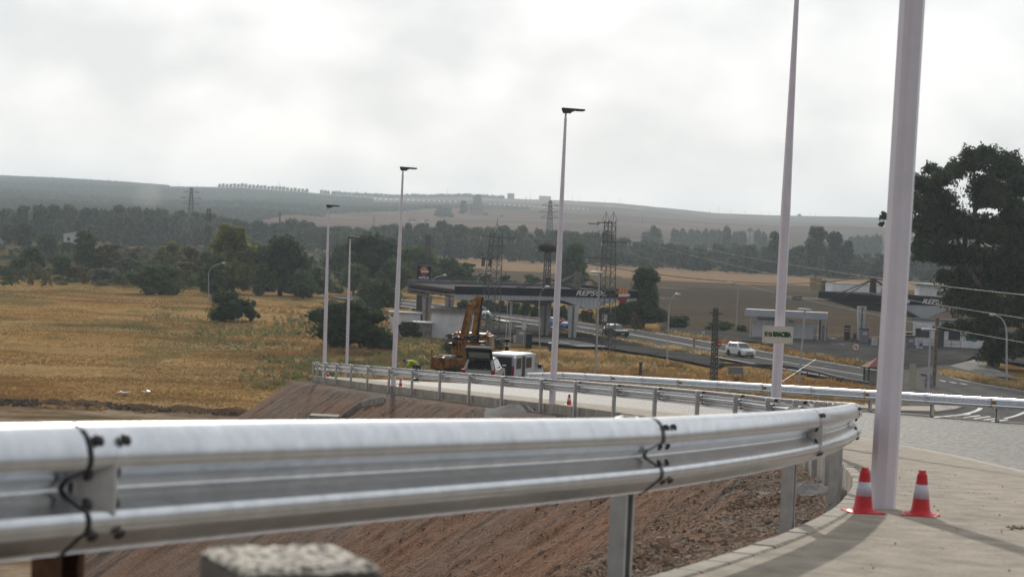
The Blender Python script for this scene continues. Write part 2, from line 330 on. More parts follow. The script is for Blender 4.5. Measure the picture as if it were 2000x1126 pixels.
C = c_brn*(1-f1)+c_red*f1; fg = (.4*f2+.45*sst(38, 62, Y)[..., None])*(1-.4*f1); C = C*(1-fg)+c_gry*fg
g = ((1-sst(0.5, 1.7, T))*sst(0.38, 0.6, fbm(Q*0.5, T*0.8, 51, 3)))[..., None]; C = C*(1-g)+c_grv*g
C = C*1.22; dk = sst(0.58, 0.72, fbm(Q*3+T*.3, T*0.12, 55, 3))[..., None]; C = C*(1-0.45*dk)
warm = .8*(1-sst(22, 40, Y))[..., None]*sst(0.4, 0.6, fbm(X*.8, Y*.8, 57, 3))[..., None]; C = C*(1-.7*warm)+np.array([0.22, 0.145, 0.092])*.7*warm
EMB = link('embankment', npmesh('embankment', np.stack([X, Y, Z], -1).reshape(-1, 3), gridfaces(len(q), len(tt)), M_slope, True, C.reshape(-1, 3))); struct(EMB)
# right-hand slope down from the road edge to the plain
q = np.arange(0, Rext.L, 1.0); tt = np.array([-0.05, -0.6, -2, -5, -9, -13, -17, -21, -24.0]); p = Rext.pos(q); n = Rext.nl(q); V = []
for t in tt:
    xy = p+n*t; z = zr(p[:, 1])-0.06-np.maximum(-t-0.4, 0)/1.5; V.append(np.column_stack([xy, np.maximum(z, -0.4)+(fbm(xy[:, 0]*.6, xy[:, 1]*.6, 3)-.5)*(0.3 if t < -1 else 0.02)]))
V = np.stack(V, 1).reshape(-1, 3); cc = np.tile(np.array([0.17, 0.125, 0.09]), (len(V), 1))
struct(link('road_slope', npmesh('road_slope', V, gridfaces(len(q), len(tt)), M_slope, True, cc)))
def ramp_side(x, y):
    """(offset left of the rail line, ramp height there)"""
    k = np.argmin((LPath.P[:, 0]-x)**2+(LPath.P[:, 1]-y)**2); P = LPath.P[k]; t = LPath.nl(LPath.s[k]); return float((x-P[0])*t[0]+(y-P[1])*t[1]), float(zr(P[1])), LPath.s[k]
# loose stones on the slope
def stone(seed, m):
    r = random.Random(seed); b = MB(); phi = (1+5**.5)/2
    vs = [Vector(v).normalized() for v in [(-1, phi, 0), (1, phi, 0), (-1, -phi, 0), (1, -phi, 0), (0, -1, phi), (0, 1, phi), (0, -1, -phi), (0, 1, -phi), (phi, 0, -1), (phi, 0, 1), (-phi, 0, -1), (-phi, 0, 1)]]
    sc = (r.uniform(.8, 1.3), r.uniform(.6, 1), r.uniform(.4, .75))
    vs = [Vector((v.x*sc[0], v.y*sc[1], v.z*sc[2]))*r.uniform(.75, 1.15) for v in vs]
    b.add(vs, [(0, 11, 5), (0, 5, 1), (0, 1, 7), (0, 7, 10), (0, 10, 11), (1, 5, 9), (5, 11, 4), (11, 10, 2), (10, 7, 6), (7, 1, 8), (3, 9, 4), (3, 4, 2), (3, 2, 6), (3, 6, 8), (3, 8, 9), (4, 9, 5), (2, 4, 11), (6, 2, 10), (8, 6, 7), (9, 8, 1)])
    return proto('stone_shape', b.mesh('stone_shape', m))
M_st1 = mat('stone_brown', (0.33, 0.225, 0.155), (0.16, 0.105, 0.073), rough=0.95, scale=5, rnd=0.35)
M_st2 = mat('stone_grey', (0.34, 0.29, 0.24), (0.13, 0.108, 0.092), rough=0.95, scale=5, rnd=0.3)
STONES = [stone(1, M_st1), stone(2, M_st1), stone(3, M_st1), stone(4, M_st2), stone(5, M_st2)]
ns = 90000; qs = 13+np.abs(rng.normal(0, 1, ns))**1.35*20; ts = 0.12+rng.random(ns)**1.3*14
qs[:38000] = 22+18*rng.random(38000)**1.2; ts[:38000] = .1+6*rng.random(38000)**1.2
keep = qs < LPath.L-2; qs = qs[keep]; ts = ts[keep]
# read heights from the slope grid itself
def slope_pt(qs, ts):
    i = np.clip(np.searchsorted(qg, qs), 1, len(qg)-1); j = np.clip(np.searchsorted(tg, ts), 1, len(tg)-1)
    p = LPath.pos(qs)+LPath.nl(qs)*np.asarray(ts)[..., None]; return np.column_stack([p, Z[i, j]])
SP = slope_pt(qs, ts); sc_ = 0.008+0.026*rng.random(len(SP))**4+0.00042*SP[:, 1]; big = rng.random(len(SP)) < 0.006; sc_[big] *= 2.2
SP[:, 2] -= sc_*0.15
st = gn_scatter('loose_stones', SP, sc_, rng.random((len(SP), 3))*6.28, STONES)
gp_n = 420; gx_ = rng.uniform(1.6, 4.6, gp_n); gy_ = rng.uniform(9, 24, gp_n); gs_ = .003+.007*rng.random(gp_n)**3
cl_ = at(1995, 1027, 12.9); gx_[:26] = cl_.x+rng.normal(0, .05, 26); gy_[:26] = 12.9+rng.normal(0, .08, 26); gs_[:26] = .009+.008*rng.random(26)
og = gn_scatter('footway_grit', np.column_stack([gx_, gy_, zr(gy_)+.032]), gs_, rng.random((gp_n, 3))*6.28, STONES); og['label'] = 'scattered grit and small pale pebbles on the concrete footway'
st['label'] = 'loose brown and grey stones strewn over the reddish embankment slope'
# ================================================================== VALLEY FLOOR AND HILLS
def az_of(px):                        # azimuth (tan) of a photo column near the horizon
    r = ray(px, 430); return r.x
# ridge profile: photo column -> pixels above the horizon, distance of the ridge
RIDX = [-900, -300, 0, 120, 250, 300, 420, 470, 560, 640, 760, 900, 1000, 1100, 1200, 1300, 1400, 1500, 1700, 2000, 2600]
RIDY = [352, 346, 346, 351, 359, 363, 365, 365, 372, 379, 385, 384, 388, 391, 396, 406, 416, 420, 424, 430, 446]
RID_T = np.array([az_of(x) for x in RIDX]); RID_E = np.array([(440+0.043*(x-1000))-y for x, y in zip(RIDX, RIDY)])
RID_R = np.interp(RIDX, [-900, 300, 900, 1300, 2600], [4100, 4100, 4000, 4300, 4600])
def hill_z(x, y):
    r = np.maximum(y, 1); t = x/r
    rr = np.interp(t, RID_T, RID_R); zt = CAMZ+np.interp(t, RID_T, RID_E)/FPX*rr
    f = np.clip((r-1150)/(rr-1150), 0, 1.25); g = np.where(f < 1, f**1.12, 1-(f-1)*0.8)
    z = zt*g
    z += (fbm(x/420.0, y/420.0, 71, 3)-.5)*16*np.clip(f*3, 0, 1)*np.clip((1-f)*4, 0, 1)
    return np.where(y > 1150, z, 0.0)
def plain_z(x, y):
    z = (fbm(x/17.0, y/17.0, 61, 3)-.5)*0.5*sst(60, 120, np.hypot(x, y))
    return z
def seg_d(x, y, pts):                  # distance to a polyline
    d = np.full(np.shape(x), 1e9)
    for (ax, ay), (bx, by) in zip(pts[:-1], pts[1:]):
        vx, vy = bx-ax, by-ay; t = np.clip(((x-ax)*vx+(y-ay)*vy)/(vx*vx+vy*vy), 0, 1)
        d = np.minimum(d, np.hypot(x-ax-t*vx, y-ay-t*vy))
    return d
def G2(px, py): p = gp(px, py); return (p.x, p.y)
def inpoly(x, y, P):
    r = np.zeros(np.shape(x), bool); n = len(P)
    for i in range(n):
        (x1, y1), (x2, y2) = P[i], P[(i+1) % n]
        c = ((y1 > y) != (y2 > y)) & (x < (x2-x1)*(y-y1)/((y2-y1) or 1e-9)+x1); r ^= c
    return r
MAIN = [(-30, 395), (-17, 369), (-4.6, 341), (6.8, 318), (16.5, 294), (27.3, 258), (36.8, 229), (46, 205), (58, 180)]     # main road centre line
# dirt / grass boundary, in world metres
DIRT = [G2(-700, 772), G2(-200, 780), G2(0, 786), G2(150, 792), G2(290, 800), G2(420, 806), G2(520, 808), (-6, 150), (30, 150), (30, 40), (-200, 40), (-300, 150)]
STUB = [G2(880, 503), G2(1010, 509), G2(1230, 519), G2(1450, 532), G2(1700, 546), G2(1950, 560), G2(1950, 580), G2(1700, 560), G2(1480, 556), G2(1300, 548), G2(1200, 540), G2(1000, 528), G2(890, 522)]
PLOW = [G2(1270, 556), G2(1470, 566), G2(1700, 576), G2(1990, 590), G2(1990, 670), G2(1700, 668), G2(1470, 655), G2(1290, 638)]
PLO2 = [G2(880, 522), G2(1000, 528), G2(1200, 541), G2(1300, 549), G2(1480, 558), G2(1700, 562), G2(1990, 580), G2(1990, 592), G2(1270, 558), G2(1000, 552), G2(880, 540)]
BRN = [G2(190, 470), G2(420, 478), G2(700, 488), G2(900, 502), G2(880, 522), G2(600, 510), G2(190, 484)]
def zone_color(x, y):
    r = np.hypot(x, y)
    a = fbm(x/9.0, y/9.0, 81, 4); b = fbm(x/34.0, y/34.0, 82, 4); c = fbm(x/2.2, y/2.2, 83, 3)
    gold = np.array([0.34, 0.205, 0.075]); straw = np.array([0.42, 0.295, 0.145]); olive = np.array([0.10, 0.108, 0.042]); rust = np.array([0.165, 0.088, 0.037])
    C = gold+np.zeros(np.shape(x)+(3,)); m = lambda C, col, f: C*(1-f[..., None])+np.asarray(col)*f[..., None]
    C = m(C, straw, 0.75*sst(0.45, 0.68, b)); C = m(C, rust, 0.75*sst(0.45, 0.66, fbm(x/25.0, y/9.0, 85, 4)))
    C = m(C, straw, .6*sst(.52, .62, fbm(x/14.0, y/3.5, 87, 3)))
    C = m(C, olive, 0.6*sst(0.54, 0.66, fbm(x/7.0, y/16.0, 86, 4)))
    # greener scrub band and towards the trees
    gb = np.maximum(sst(24, 8, seg_d(x, y, [G2(300, 640), G2(420, 655), G2(600, 680), G2(760, 705)])), sst(330, 420, y)*0.35)
    C = m(C, [0.082, 0.092, 0.042], np.clip(gb, 0, 1)*(0.35+0.65*sst(.35, .6, a)))
    C = m(C, [0.085, 0.08, 0.042], sst(425, 470, y)*0.9)
    C = m(C, [0.14, 0.102, 0.078], 1.0*inpoly(x+8*(a-.5), y+25*(b-.5), BRN))
    st = inpoly(x+6*(a-.5), y+14*(b-.5), STUB); pl = inpoly(x+4*(a-.5), y+10*(b-.5), PLOW); p2 = inpoly(x+4*(a-.5), y+10*(b-.5), PLO2)
    C = m(C, [0.118, 0.092, 0.066], 1.0*p2); C = m(C, [0.335, 0.23, 0.15], st*(.72+.28*c)); C = m(C, [0.082, 0.068, 0.056], pl*(.8+.2*a))
    C = m(C, [0.22, 0.19, 0.155], 1.0*pl*sst(1.6, .3, np.abs(((y-x*.12-400)/45.) % 1-.5)*45)*(y > 455))
    # dusty dirt by the embankment foot
    wob = (fbm(x/3.0, y/3.0, 91, 3)-.5)*6; di = inpoly(x, y+wob, DIRT)
    dc = np.array([0.27, 0.20, 0.135]); D = m(dc+np.zeros_like(C), [0.20, 0.135, 0.09], sst(.4, .6, fbm(x/4.0, y/1.6, 92, 4))); D = m(D, [0.33, 0.262, 0.19], sst(.5, .7, fbm(x/9.0, y/2.0, 93, 3)))
    D = m(D, [0.11, 0.105, 0.045], .8*sst(.6, .68, fbm(x/6.0, y/1.2, 94, 3))*(y > 128))
    C = np.where(di[..., None], D, C)
    return C
rows = CAMZ*FPX/np.arange(1150, 52, -2.1); rows = np.concatenate([[20, 30, 40], rows[rows > 50], [1180, 1260]])
tz = np.concatenate([np.linspace(-1.6, -0.30, 14), np.linspace(-0.285, 0.285, 460), np.linspace(0.30, 1.6, 14)])
Yg, Tg = np.meshgrid(rows, tz, indexing='ij'); Xg = Tg*Yg
zg = plain_z(Xg, Yg); cg = zone_color(Xg, Yg)
# ridge of dug earth between track and grass
ed = seg_d(Xg, Yg, DIRT[:7]); rid = np.exp(-(ed/1.3)**2)*(Xg < -14)*(Xg > -34); zg += rid*0.5*fbm(Xg/1.2, Yg/1.2, 95, 3)*1.6
cg = np.where((rid > .25)[..., None], np.array([0.115, 0.078, 0.05]), cg)
M_gr = mat('valley_ground', (1.12, 1.1, 1.08), (0.62, 0.6, 0.58), rough=1.0, scale=0.9, detail=12, bump=0.5, bscale=2.4, coord='World', attr='albedo', lo=0.3, hi=0.7, spec=0.0)
GRD = link('ground', npmesh('ground', np.stack([Xg, Yg, zg], -1).reshape(-1, 3), gridfaces(len(rows), len(tz)), M_gr, True, cg.reshape(-1, 3))); struct(GRD)
V = [(-2000, -1200, -.5), (2000, -1200, -.5), (2000, 20.5, -.02), (-2000, 20.5, -.02)]
struct(link('ground', npmesh('ground', V, [(0, 1, 2, 3)], M_gr, False, np.tile([0.25, 0.19, 0.12], (4, 1)))))
# hills
rh = np.concatenate([np.geomspace(1262, 4700, 150)]); th = np.linspace(-0.50, 0.50, 420)
Yh, Th = np.meshgrid(rh, th, indexing='ij'); Xh = Th*Yh; zh = hill_z(Xh, Yh); zh[0] = 0
pxh = 1000+Th*FPX; f = (Yh-1150)/(np.interp(Th, RID_T, RID_R)-1150)
cl = lambda c: np.array(c)
C = np.zeros(Xh.shape+(3,))+cl([0.115, 0.078, 0.058])
a = fbm(Xh/160, Yh/160, 96, 4); b = fbm(Xh/60, Yh/200, 97, 4)
mm = lambda C, col, f: C*(1-f[..., None])+np.asarray(col)*f[..., None]
C = mm(C, [0.155, 0.108, 0.078], sst(.45, .6, a)); C = mm(C, [0.10, 0.085, 0.066], sst(.55, .66, b)*.7)
OLIVE = lambda px, f: (px < 1010-0*f) & (f > np.interp(px, [0, 420, 640, 900, 1000], [0.02, .06, .34, .52, .62])) & (f < np.interp(px, [-600, 300, 330, 700, 730, 1010], [1.02, 1.02, .87, .82, .70, .66]))
ol = OLIVE(pxh+60*(a-.5), f+.06*(b-.5))
C = np.where(ol[..., None], cl([0.12, 0.115, 0.08]), C)
C = mm(C, [0.26, 0.215, 0.16], ((pxh > 350) & (pxh < 1250) & (f > .86))*.6*sst(.3, .6, b))
C = mm(C, [0.075, 0.082, 0.055], ((pxh > 1500) & (f > .80))*.7*sst(.3, .5, a))
C = mm(C, [0.075, 0.088, 0.05], ((pxh > 1420) & (f < .22))*.7*sst(.4, .6, a))
M_hl = mat('far_hillside', (1.1, 1.1, 1.1), (0.75, 0.75, 0.75), rough=1, scale=0.02, detail=8, coord='World', attr='albedo', spec=0.0)
struct(link('hills', npmesh('hills', np.stack([Xh, Yh, zh], -1).reshape(-1, 3), gridfaces(len(rh), len(th)), M_hl, True, C.reshape(-1, 3))))
def ground_z(x, y): return float(hill_z(np.array([x]), np.array([y]))[0]) if y > 1262 else float(plain_z(np.array([x]), np.array([y]))[0])
def hill_at(px, py):                    # first hit of a pixel's ray with the hillside
    r = ray(px, py); Y = np.arange(1270, 4600, 5.0); zz = CAMZ+r.z*Y; h = hill_z(r.x*Y, Y); k = np.argmax(h >= zz) if (h >= zz).any() else len(Y)-1
    return Vector((r.x*Y[k], Y[k], h[k]))
# ------------------------------------------------------------------ roads on the valley floor
M_road = mat('old_asphalt', (0.165, 0.158, 0.15), (0.11, 0.107, 0.104), rough=0.8, scale=0.5, detail=9, coord='World', spec=0.0)
M_fore = mat('forecourt_asphalt', (0.098, 0.094, 0.09), (0.058, 0.056, 0.055), rough=0.85, scale=0.25, detail=9, coord='World', spec=0.0)
M_trk = mat('tyre_polished_asphalt', (0.10, 0.098, 0.096), (0.075, 0.075, 0.075), rough=0.8, scale=.4, coord='World', spec=0.0)
def ribbon(name, P, w0, w1, z, m, step=2.0):
    pa = Path(P, step); q = np.arange(0, pa.L, step); p = pa.pos(q); n = pa.nl(q)
    V = np.stack([np.column_stack([p+n*w0, np.full(len(q), z)]), np.column_stack([p+n*w1, np.full(len(q), z)])], 1).reshape(-1, 3)
    return struct(link(name, npmesh(name, V, gridfaces(len(q), 2)[:, ::-1], m, False)))
def sheet(name, P, z, m):
    b = MB(); b.add([(p[0], p[1], z) for p in P], [tuple(range(len(P)))]); o = b.build(name, m); 
    return struct(o)
ribbon('main_road', MAIN, -6.4, 6.6, 0.30, M_road)
for w in (-4.9, -2.9, 1.4, 3.4): ribbon('wheel_track', MAIN, w, w+.75, 0.304, M_trk)
for w in (-5.75, 5.95, 0.0): ribbon('road_marking', MAIN, w, w+.16, 0.308, M_paint)
# service road and forecourt of the near station (left of the main road)
sheet('service_road', [G2(985, 668), G2(1180, 683), G2(1300, 702), G2(1400, 722), G2(1420, 716), G2(1395, 700), G2(1310, 690), G2(1180, 664), G2(1080, 645), G2(985, 632), G2(935, 640), G2(930, 668)][::-1], 0.32, M_fore)
sheet('forecourt', [G2(1290, 640), G2(1480, 655), G2(1700, 662), G2(2050, 690), G2(2050, 722), G2(1900, 700), G2(1850, 730), G2(1760, 735), G2(1650, 708), G2(1480, 672), G2(1290, 652)][::-1], 0.29, M_fore)
sheet('side_road', [G2(1700, 742), G2(1760, 728), G2(1850, 716), G2(1960, 745), G2(2100, 772), G2(2400, 820), G2(2400, 900), G2(1900, 850), G2(1650, 790)][::-1], 0.31, M_road)
M_lt = mat('worn_concrete_apron', (0.26, 0.25, 0.235), (0.16, 0.155, 0.15), rough=0.85, scale=.5, coord='World', spec=.1)
sheet('concrete_apron', [G2(1853, 719), G2(1905, 706), G2(1945, 725), G2(1990, 745), G2(1930, 738)][::-1], 0.318, M_lt)
sheet('concrete_apron', [G2(1030, 660), G2(1100, 665), G2(1190, 682), G2(1130, 681), G2(1040, 671)][::-1], 0.335, M_lt)
# paint on the side road: give-way bars, edge curves
for k, (px, py) in enumerate([(1878, 816), (1897, 819), (1917, 821), (1935, 824), (1951, 827)]):
    a = G2(px-17, py+2.2); b = G2(px+15, py-1.6); c = G2(px+19, py-.2); d = G2(px-13, py+3.6); sheet('road_marking', [a, d, c, b], 0.318, M_paint)
def paint_px(pts, w, z): ribbon('road_marking', [G2(*p) for p in pts], -w/2, w/2, z, M_paint, .6)
paint_px([(1820, 822), (1870, 817), (1900, 811), (1914, 804), (1912, 797), (1900, 792)], .4, .318)
paint_px([(1962, 824), (1985, 818), (2010, 808), (2040, 800)], .35, .318)
paint_px([(1838, 733), (1858, 742), (1900, 752), (1960, 763), (2040, 776)], .22, .318)
for a, b in [((1836, 748), (1848, 751)), ((1855, 751), (1868, 754)), ((1875, 754), (1890, 757))]: paint_px([a, b], .25, .318)
paint_px([(1625, 664), (1634, 665)], .9, .296); paint_px([(1622, 674), (1655, 677)], .25, .296); paint_px([(973, 628), (990, 631), (1004, 632)], .5, .33); paint_px([(1090, 672), (1112, 676)], .5, .345)
# kerbed island with a pale pavement in front of the side road
isl = [G2(1640, 800), G2(1760, 806), G2(1822, 809), (0, 0), (0, 0)]
P = [G2(1632, 792), G2(1640, 803), G2(1740, 811), G2(1830, 813), G2(1866, 808), G2(1888, 800), G2(1891, 794), G2(1880, 790), G2(1846, 789), G2(1838, 796), G2(1818, 803), G2(1740, 803)]
b = MB(); b.prism([(p[0], p[1], 0) for p in P[::-1]], (0, 0, 0.0), (0, 0, 0.47)); M_pav = mat('island_pavement', (0.36, 0.33, 0.285), (0.27, 0.245, 0.21), rough=.9, scale=1.5, coord='World')
struct(b.build('traffic_island', M_pav))
# ------------------------------------------------------------------ HAZE
M_hz = bpy.data.materials.new('haze_air'); M_hz.use_nodes = True; t = M_hz.node_tree; t.nodes.clear()
o = t.nodes.new('ShaderNodeOutputMaterial'); pv = t.nodes.new('ShaderNodeVolumePrincipled'); pv.inputs['Color'].default_value = (0.80, 0.91, 1.0, 1); pv.inputs['Density'].default_value = 1.45e-4; pv.inputs['Anisotropy'].default_value = 0.35
t.links.new(pv.outputs[0], o.inputs['Volume'])
hz = MB().box((0, 1900, 53), (5200, 6300, 116)).build('haze', M_hz); struct(hz, 'stuff'); hz['label'] = 'pale dusty haze filling the valley air'
M_du = bpy.data.materials.new('dust_air'); M_du.use_nodes = True; t = M_du.node_tree; t.nodes.clear()
o = t.nodes.new('ShaderNodeOutputMaterial'); pv = t.nodes.new('ShaderNodeVolumePrincipled'); pv.inputs['Color'].default_value = (0.92, 0.88, 0.82, 1); pv.inputs['Density'].default_value = 0.0045; pv.inputs['Anisotropy'].default_value = 0.3
t.links.new(pv.outputs[0], o.inputs['Volume'])
for (px, py, w, h) in ((293, 372, 26, 34), (286, 388, 34, 26), (300, 362, 18, 20)):
    q = at(px, py, 1750); b = MB(); b.lathe([(.05, -1), (.55, -.8), (.9, -.3), (1, .1), (.75, .65), (.3, .95), (.02, 1)], 20); o = b.build('dust_plume', M_du, None, True); s_ = 1750/FPX; o.location = q; o.scale = (w*s_, w*s_*.7, h*s_); struct(o, 'stuff'); o['label'] = 'faint dust plume drifting up in front of the olive hill'
# ================================================================== GUARDRAILS
WP = [(0.0, 0.306), (0.016, 0.311), (0.034, 0.309), (0.053, 0.298), (0.068, 0.280), (0.077, 0.258), (0.081, 0.236), (0.081, 0.222), (0.076, 0.208), (0.014, 0.176), (0.004, 0.166), (0.0, 0.156), (0.004, 0.146), (0.014, 0.136), (0.076, 0.104), (0.081, 0.090), (0.081, 0.076), (0.078, 0.064), (0.062, 0.050), (0.02, 0.012), (0.008, 0.0)]
_w = [WP[0]]
for (d0, h0), (d1, h1) in zip(WP[:-1], WP[1:]):     # flats stay flat, only the bends round off
    if math.hypot(d1-d0, h1-h0) > .025: _w += [(d0+(d1-d0)*f, h0+(h1-h0)*f) for f in (.08, .92)]
    _w.append((d1, h1))
WP = _w
BT = 0.392                               # height of the beam's lower lip above the road
post_prof = [(-0.06, -0.035), (0.06, -0.035), (0.06, 0.035), (0.035, 0.035), (0.035, 0.028), (0.053, 0.028), (0.053, -0.028), (-0.053, -0.028), (-0.053, 0.028), (-0.035, 0.028), (-0.035, 0.035), (-0.06, 0.035)]
def post_mesh(name, h, m):               # C-section, open side towards +Y (the road), top at z=0
    b = MB(); b.prism([(x, y, 0) for x, y in post_prof], (0, 0, -h), (0, 0, 0)); return b.mesh(name, m)
PM = post_mesh('post', 1.25, M_galv2); PMR = post_mesh('post', 1.25, M_umber)
bb = MB(); bb.lathe([(0.0165, 0), (0.0165, 0.006), (0.010, 0.012), (0.001, 0.014)], 8); BOLT = bb.mesh('bolt', M_bolt, True)
bb = MB(); bb.lathe([(0.017, 0), (0.017, 0.016), (0.009, 0.016), (0.009, 0.03)], 6); NUT = bb.mesh('bolt', M_bolt)
M_spot = mat('hole_light', (0.75, 0.74, 0.7), rough=.6)
def beam_mesh(path, q0, q1, side, n, off, lift):
    q = np.linspace(q0, q1, n); p = path.pos(q); nn = path.nl(q)*side; zz = zr(p[:, 1]); V = []
    for d, h in WP:
        xy = p+nn*(d+off); V.append(np.column_stack([xy, zz+BT+h]))
    V = np.stack(V, 1); V2 = V.copy(); V2[:, :, :2] -= nn[:, None, :]*0.004
    nv = len(WP); A = V.reshape(-1, 3); B = V2.reshape(-1, 3); F = gridfaces(n, nv); k = len(A)
    fl = side < 0
    F1 = F if fl else F[:, ::-1]; F2 = (F+k)[:, ::-1] if fl else F+k
    i = np.arange(n-1)*nv; e1 = np.stack([i, i+nv, i+nv+k, i+k], 1); j = i+nv-1; e2 = np.stack([j, j+nv, j+nv+k, j+k], 1)
    return np.vstack([A, B]), np.vstack([F1, F2, e1, e2])
BO = 0.050                               # beam stands this far in front of the post line
JO = lambda Y: -.075 if Y < 6 else .095     # where the laps fall beyond each post
def guardrail(label, path, joints, side, group, near_n, reflect, mb_post, lo_post, bolts_back):
    """side: +1 road on the left of the path direction, -1 on the right"""
    p0 = path.pos(joints[0]); root = empty('guardrail', (float(p0[0]), float(p0[1]), float(zr(p0[1]))), 0, label, 'guardrail', group)
    inv = Matrix.Translation(-Vector(root.location))
    for i in range(len(joints)-1):
        q0, q1 = joints[i], joints[i+1]; nb = near_n(path.pos(q0)[1])
        V, F = beam_mesh(path, q0+JO(path.pos(q0)[1])-.02, q1+JO(path.pos(q1)[1])+.03, side, nb, BO+0.002+(0.0035 if i % 2 else 0), 0)
        link('beam', npmesh('beam', V-np.array(root.location), F, M_galv, True), root)
    for i in range(len(joints)-1):           # pale plates at mid-beam, painted as light through the holes
        if side < 0: continue
        qq = (joints[i]+joints[i+1])/2; pp = path.pos(qq); nn = path.nl(qq)*side; tt_ = path.tan(qq); b = MB()
        for h, d in ((.192, .047), (.118, .049)):
            c = Vector((pp[0]+nn[0]*(d+BO+.004), pp[1]+nn[1]*(d+BO+.004), float(zr(pp[1]))+BT+h))-Vector(root.location); f3 = Vector((nn[0], nn[1], 0)); t3 = Vector((tt_[0], tt_[1], 0)); v3 = Vector((0, 0, 1))+f3*(1.8 if h > .15 else -1.8)
            v3.normalize(); b.prism([c-t3*.009-v3*.012, c+t3*.009-v3*.012, c+t3*.009+v3*.012, c-t3*.009+v3*.012], (0, 0, 0), f3*.004)
        b.build('light_spot', M_spot, root)
    for i, q in enumerate(joints):
        p = path.pos(q); n = path.nl(q)*side; t = path.tan(q); z = float(zr(p[1])); Y = float(p[1])
        hx = Vector((t[0], t[1], 0)); ny = Vector((n[0], n[1], 0))
        M = Matrix(((hx.x*side*-1, ny.x, 0, 0), (hx.y*side*-1, ny.y, 0, 0), (0, 0, 1, 0), (0, 0, 0, 1)))
        PX = (.06 if Y < 6 else .10) if Y < 13 else 0.0
        umber = mb_post and abs(Y-5.085) < .3
        o = link('post', PMR if umber else PM, root, inv @ Matrix.Translation((p[0]-n[0]*.035+t[0]*PX, p[1]-n[1]*.035+t[1]*PX, z+BT+(0.30 if not umber else 0.25))) @ M)
        if umber: o['label'] = 'rusty brown post under the nearest rail joint'
        b = MB(); b.box((0, 0, 0), (0.10, 0.05, 0.12)); 
        link('spacer', b.mesh('spacer', M_galv2) if i == 0 else link.sp, root, inv @ Matrix.Translation((p[0]+n[0]*.016, p[1]+n[1]*.016, z+BT+0.156)) @ M)
        if i == 0: link.sp = bpy.data.meshes['spacer']
        # black strip laid along the seam of the lap joint
        if i < len(joints)-1 and Y > -1:
            b = MB(); pts = []
            w = 0.0085 if Y < 30 else 0.010
            for e in (-w, w):
                qq = q+JO(Y)+e; pp = path.pos(qq); nn = path.nl(qq)*side
                pts.append([(pp[0]+nn[0]*(d+BO+.0085), pp[1]+nn[1]*(d+BO+.0085), float(zr(pp[1]))+BT+h) for d, h in WP])
            b.add([Vector(x)-Vector(root.location) for x in pts[0]+pts[1]], [(k, k+1, len(WP)+k+1, len(WP)+k) for k in range(len(WP)-1)])
            b.build('joint_strip', M_seam, root)
            for dq in (JO(Y)+.035, JO(Y)+.15):
                for h, d in ((0.272, .072), (0.192, .047), (0.120, .047), (0.050, .066)):
                    qq = q+dq; pp = path.pos(qq); nn = path.nl(qq)*side; zz = float(zr(pp[1]))
                    tilt = {0.272: 34, 0.192: -28, 0.12: 28, .05: -50}[h]
                    face = Vector((nn[0], nn[1], 0)); zax = (face*math.cos(R(tilt))+Vector((0, 0, 1))*math.sin(R(tilt))).normalized()
                    Mb = zax.to_track_quat('Z', 'Y').to_matrix().to_4x4()
                    if not bolts_back(Y): link('bolt', BOLT, root, inv @ Matrix.Translation(Vector((pp[0]+nn[0]*(d+BO+.008), pp[1]+nn[1]*(d+BO+.008), zz+BT+h))) @ Mb)
                    else: link('bolt', NUT, root, inv @ Matrix.Translation(Vector((pp[0]+nn[0]*(d+BO-.004), pp[1]+nn[1]*(d+BO-.004), zz+BT+h))) @ (-zax).to_track_quat('Z', 'Y').to_matrix().to_4x4())
        rf = reflect(i, Y)
        if rf:
            b = MB(); qq = q+JO(Y)+.115 if rf == 'grey' else q+.1; pp = path.pos(qq); nn = path.nl(qq)*side; tt_ = path.tan(qq); zz = float(zr(pp[1]))+BT
            f = Vector((nn[0], nn[1], 0)); T3 = Vector((tt_[0], tt_[1], 0)); c = Vector((pp[0], pp[1], zz))+f*BO-Vector(root.location)
            P = [c+f*.012+Vector((0, 0, .196)), c+f*.012+Vector((0, 0, .116)), c+f*.085+Vector((0, 0, .094)), c+f*.085+Vector((0, 0, .222))]
            dv = T3*(-0.008); b.prism([p_-T3*.055*(k in (0, 1)) for k, p_ in enumerate(P)], (0, 0, 0), dv)
            b.prism([c+f*.0105+Vector((0, 0, .20)), c+f*.0105+Vector((0, 0, .112)), c+f*.0105-T3*.075+Vector((0, 0, .125)), c+f*.0105-T3*.075+Vector((0, 0, .187))], (0, 0, 0), f*.003)
            b.build('reflector', M_plate if rf == 'grey' else M_amber, root)
    return root
jl = [LPath.near(*LP[i]) for i in range(0, len(LP))]
jl = [j for j in jl]
guardrail('long galvanised guardrail curving from the near left round the outer edge of the ramp', LPath, jl, -1, 'guardrails of the ramp', lambda Y: 40 if Y < 25 else (14 if Y < 60 else 8),
          lambda i, Y: 'grey' if (abs(Y-5.085) < .3 or abs(Y-12.46) < .3) else None, True, None, lambda Y: Y > 18)
jr = [RPath.near(*RP[i]) for i in range(1, len(RP))]
jr = [jr[0]-8.2, jr[0]-4.1]+list(np.arange(jr[0], jr[1]-2, 4.05))+jr[2:] if False else jr
jr2 = list(np.arange(RPath.near(13.75, 60.32)-4.0*9, RPath.near(13.75, 60.32)-1, 4.0))+jr[4:]
guardrail('straight galvanised guardrail with amber reflectors on the far right side of the new asphalt', RPath, jr2, 1, 'guardrails of the ramp', lambda Y: 8,
          lambda i, Y: 'amber' if any(abs(Y-v) < .6 for v in (60.32, 68.04, 75.65, 83.3, 91.01, 52.4)) else None, False, None, lambda Y: False)
def ramp_z(x, y): return float(zr(y))+0.03
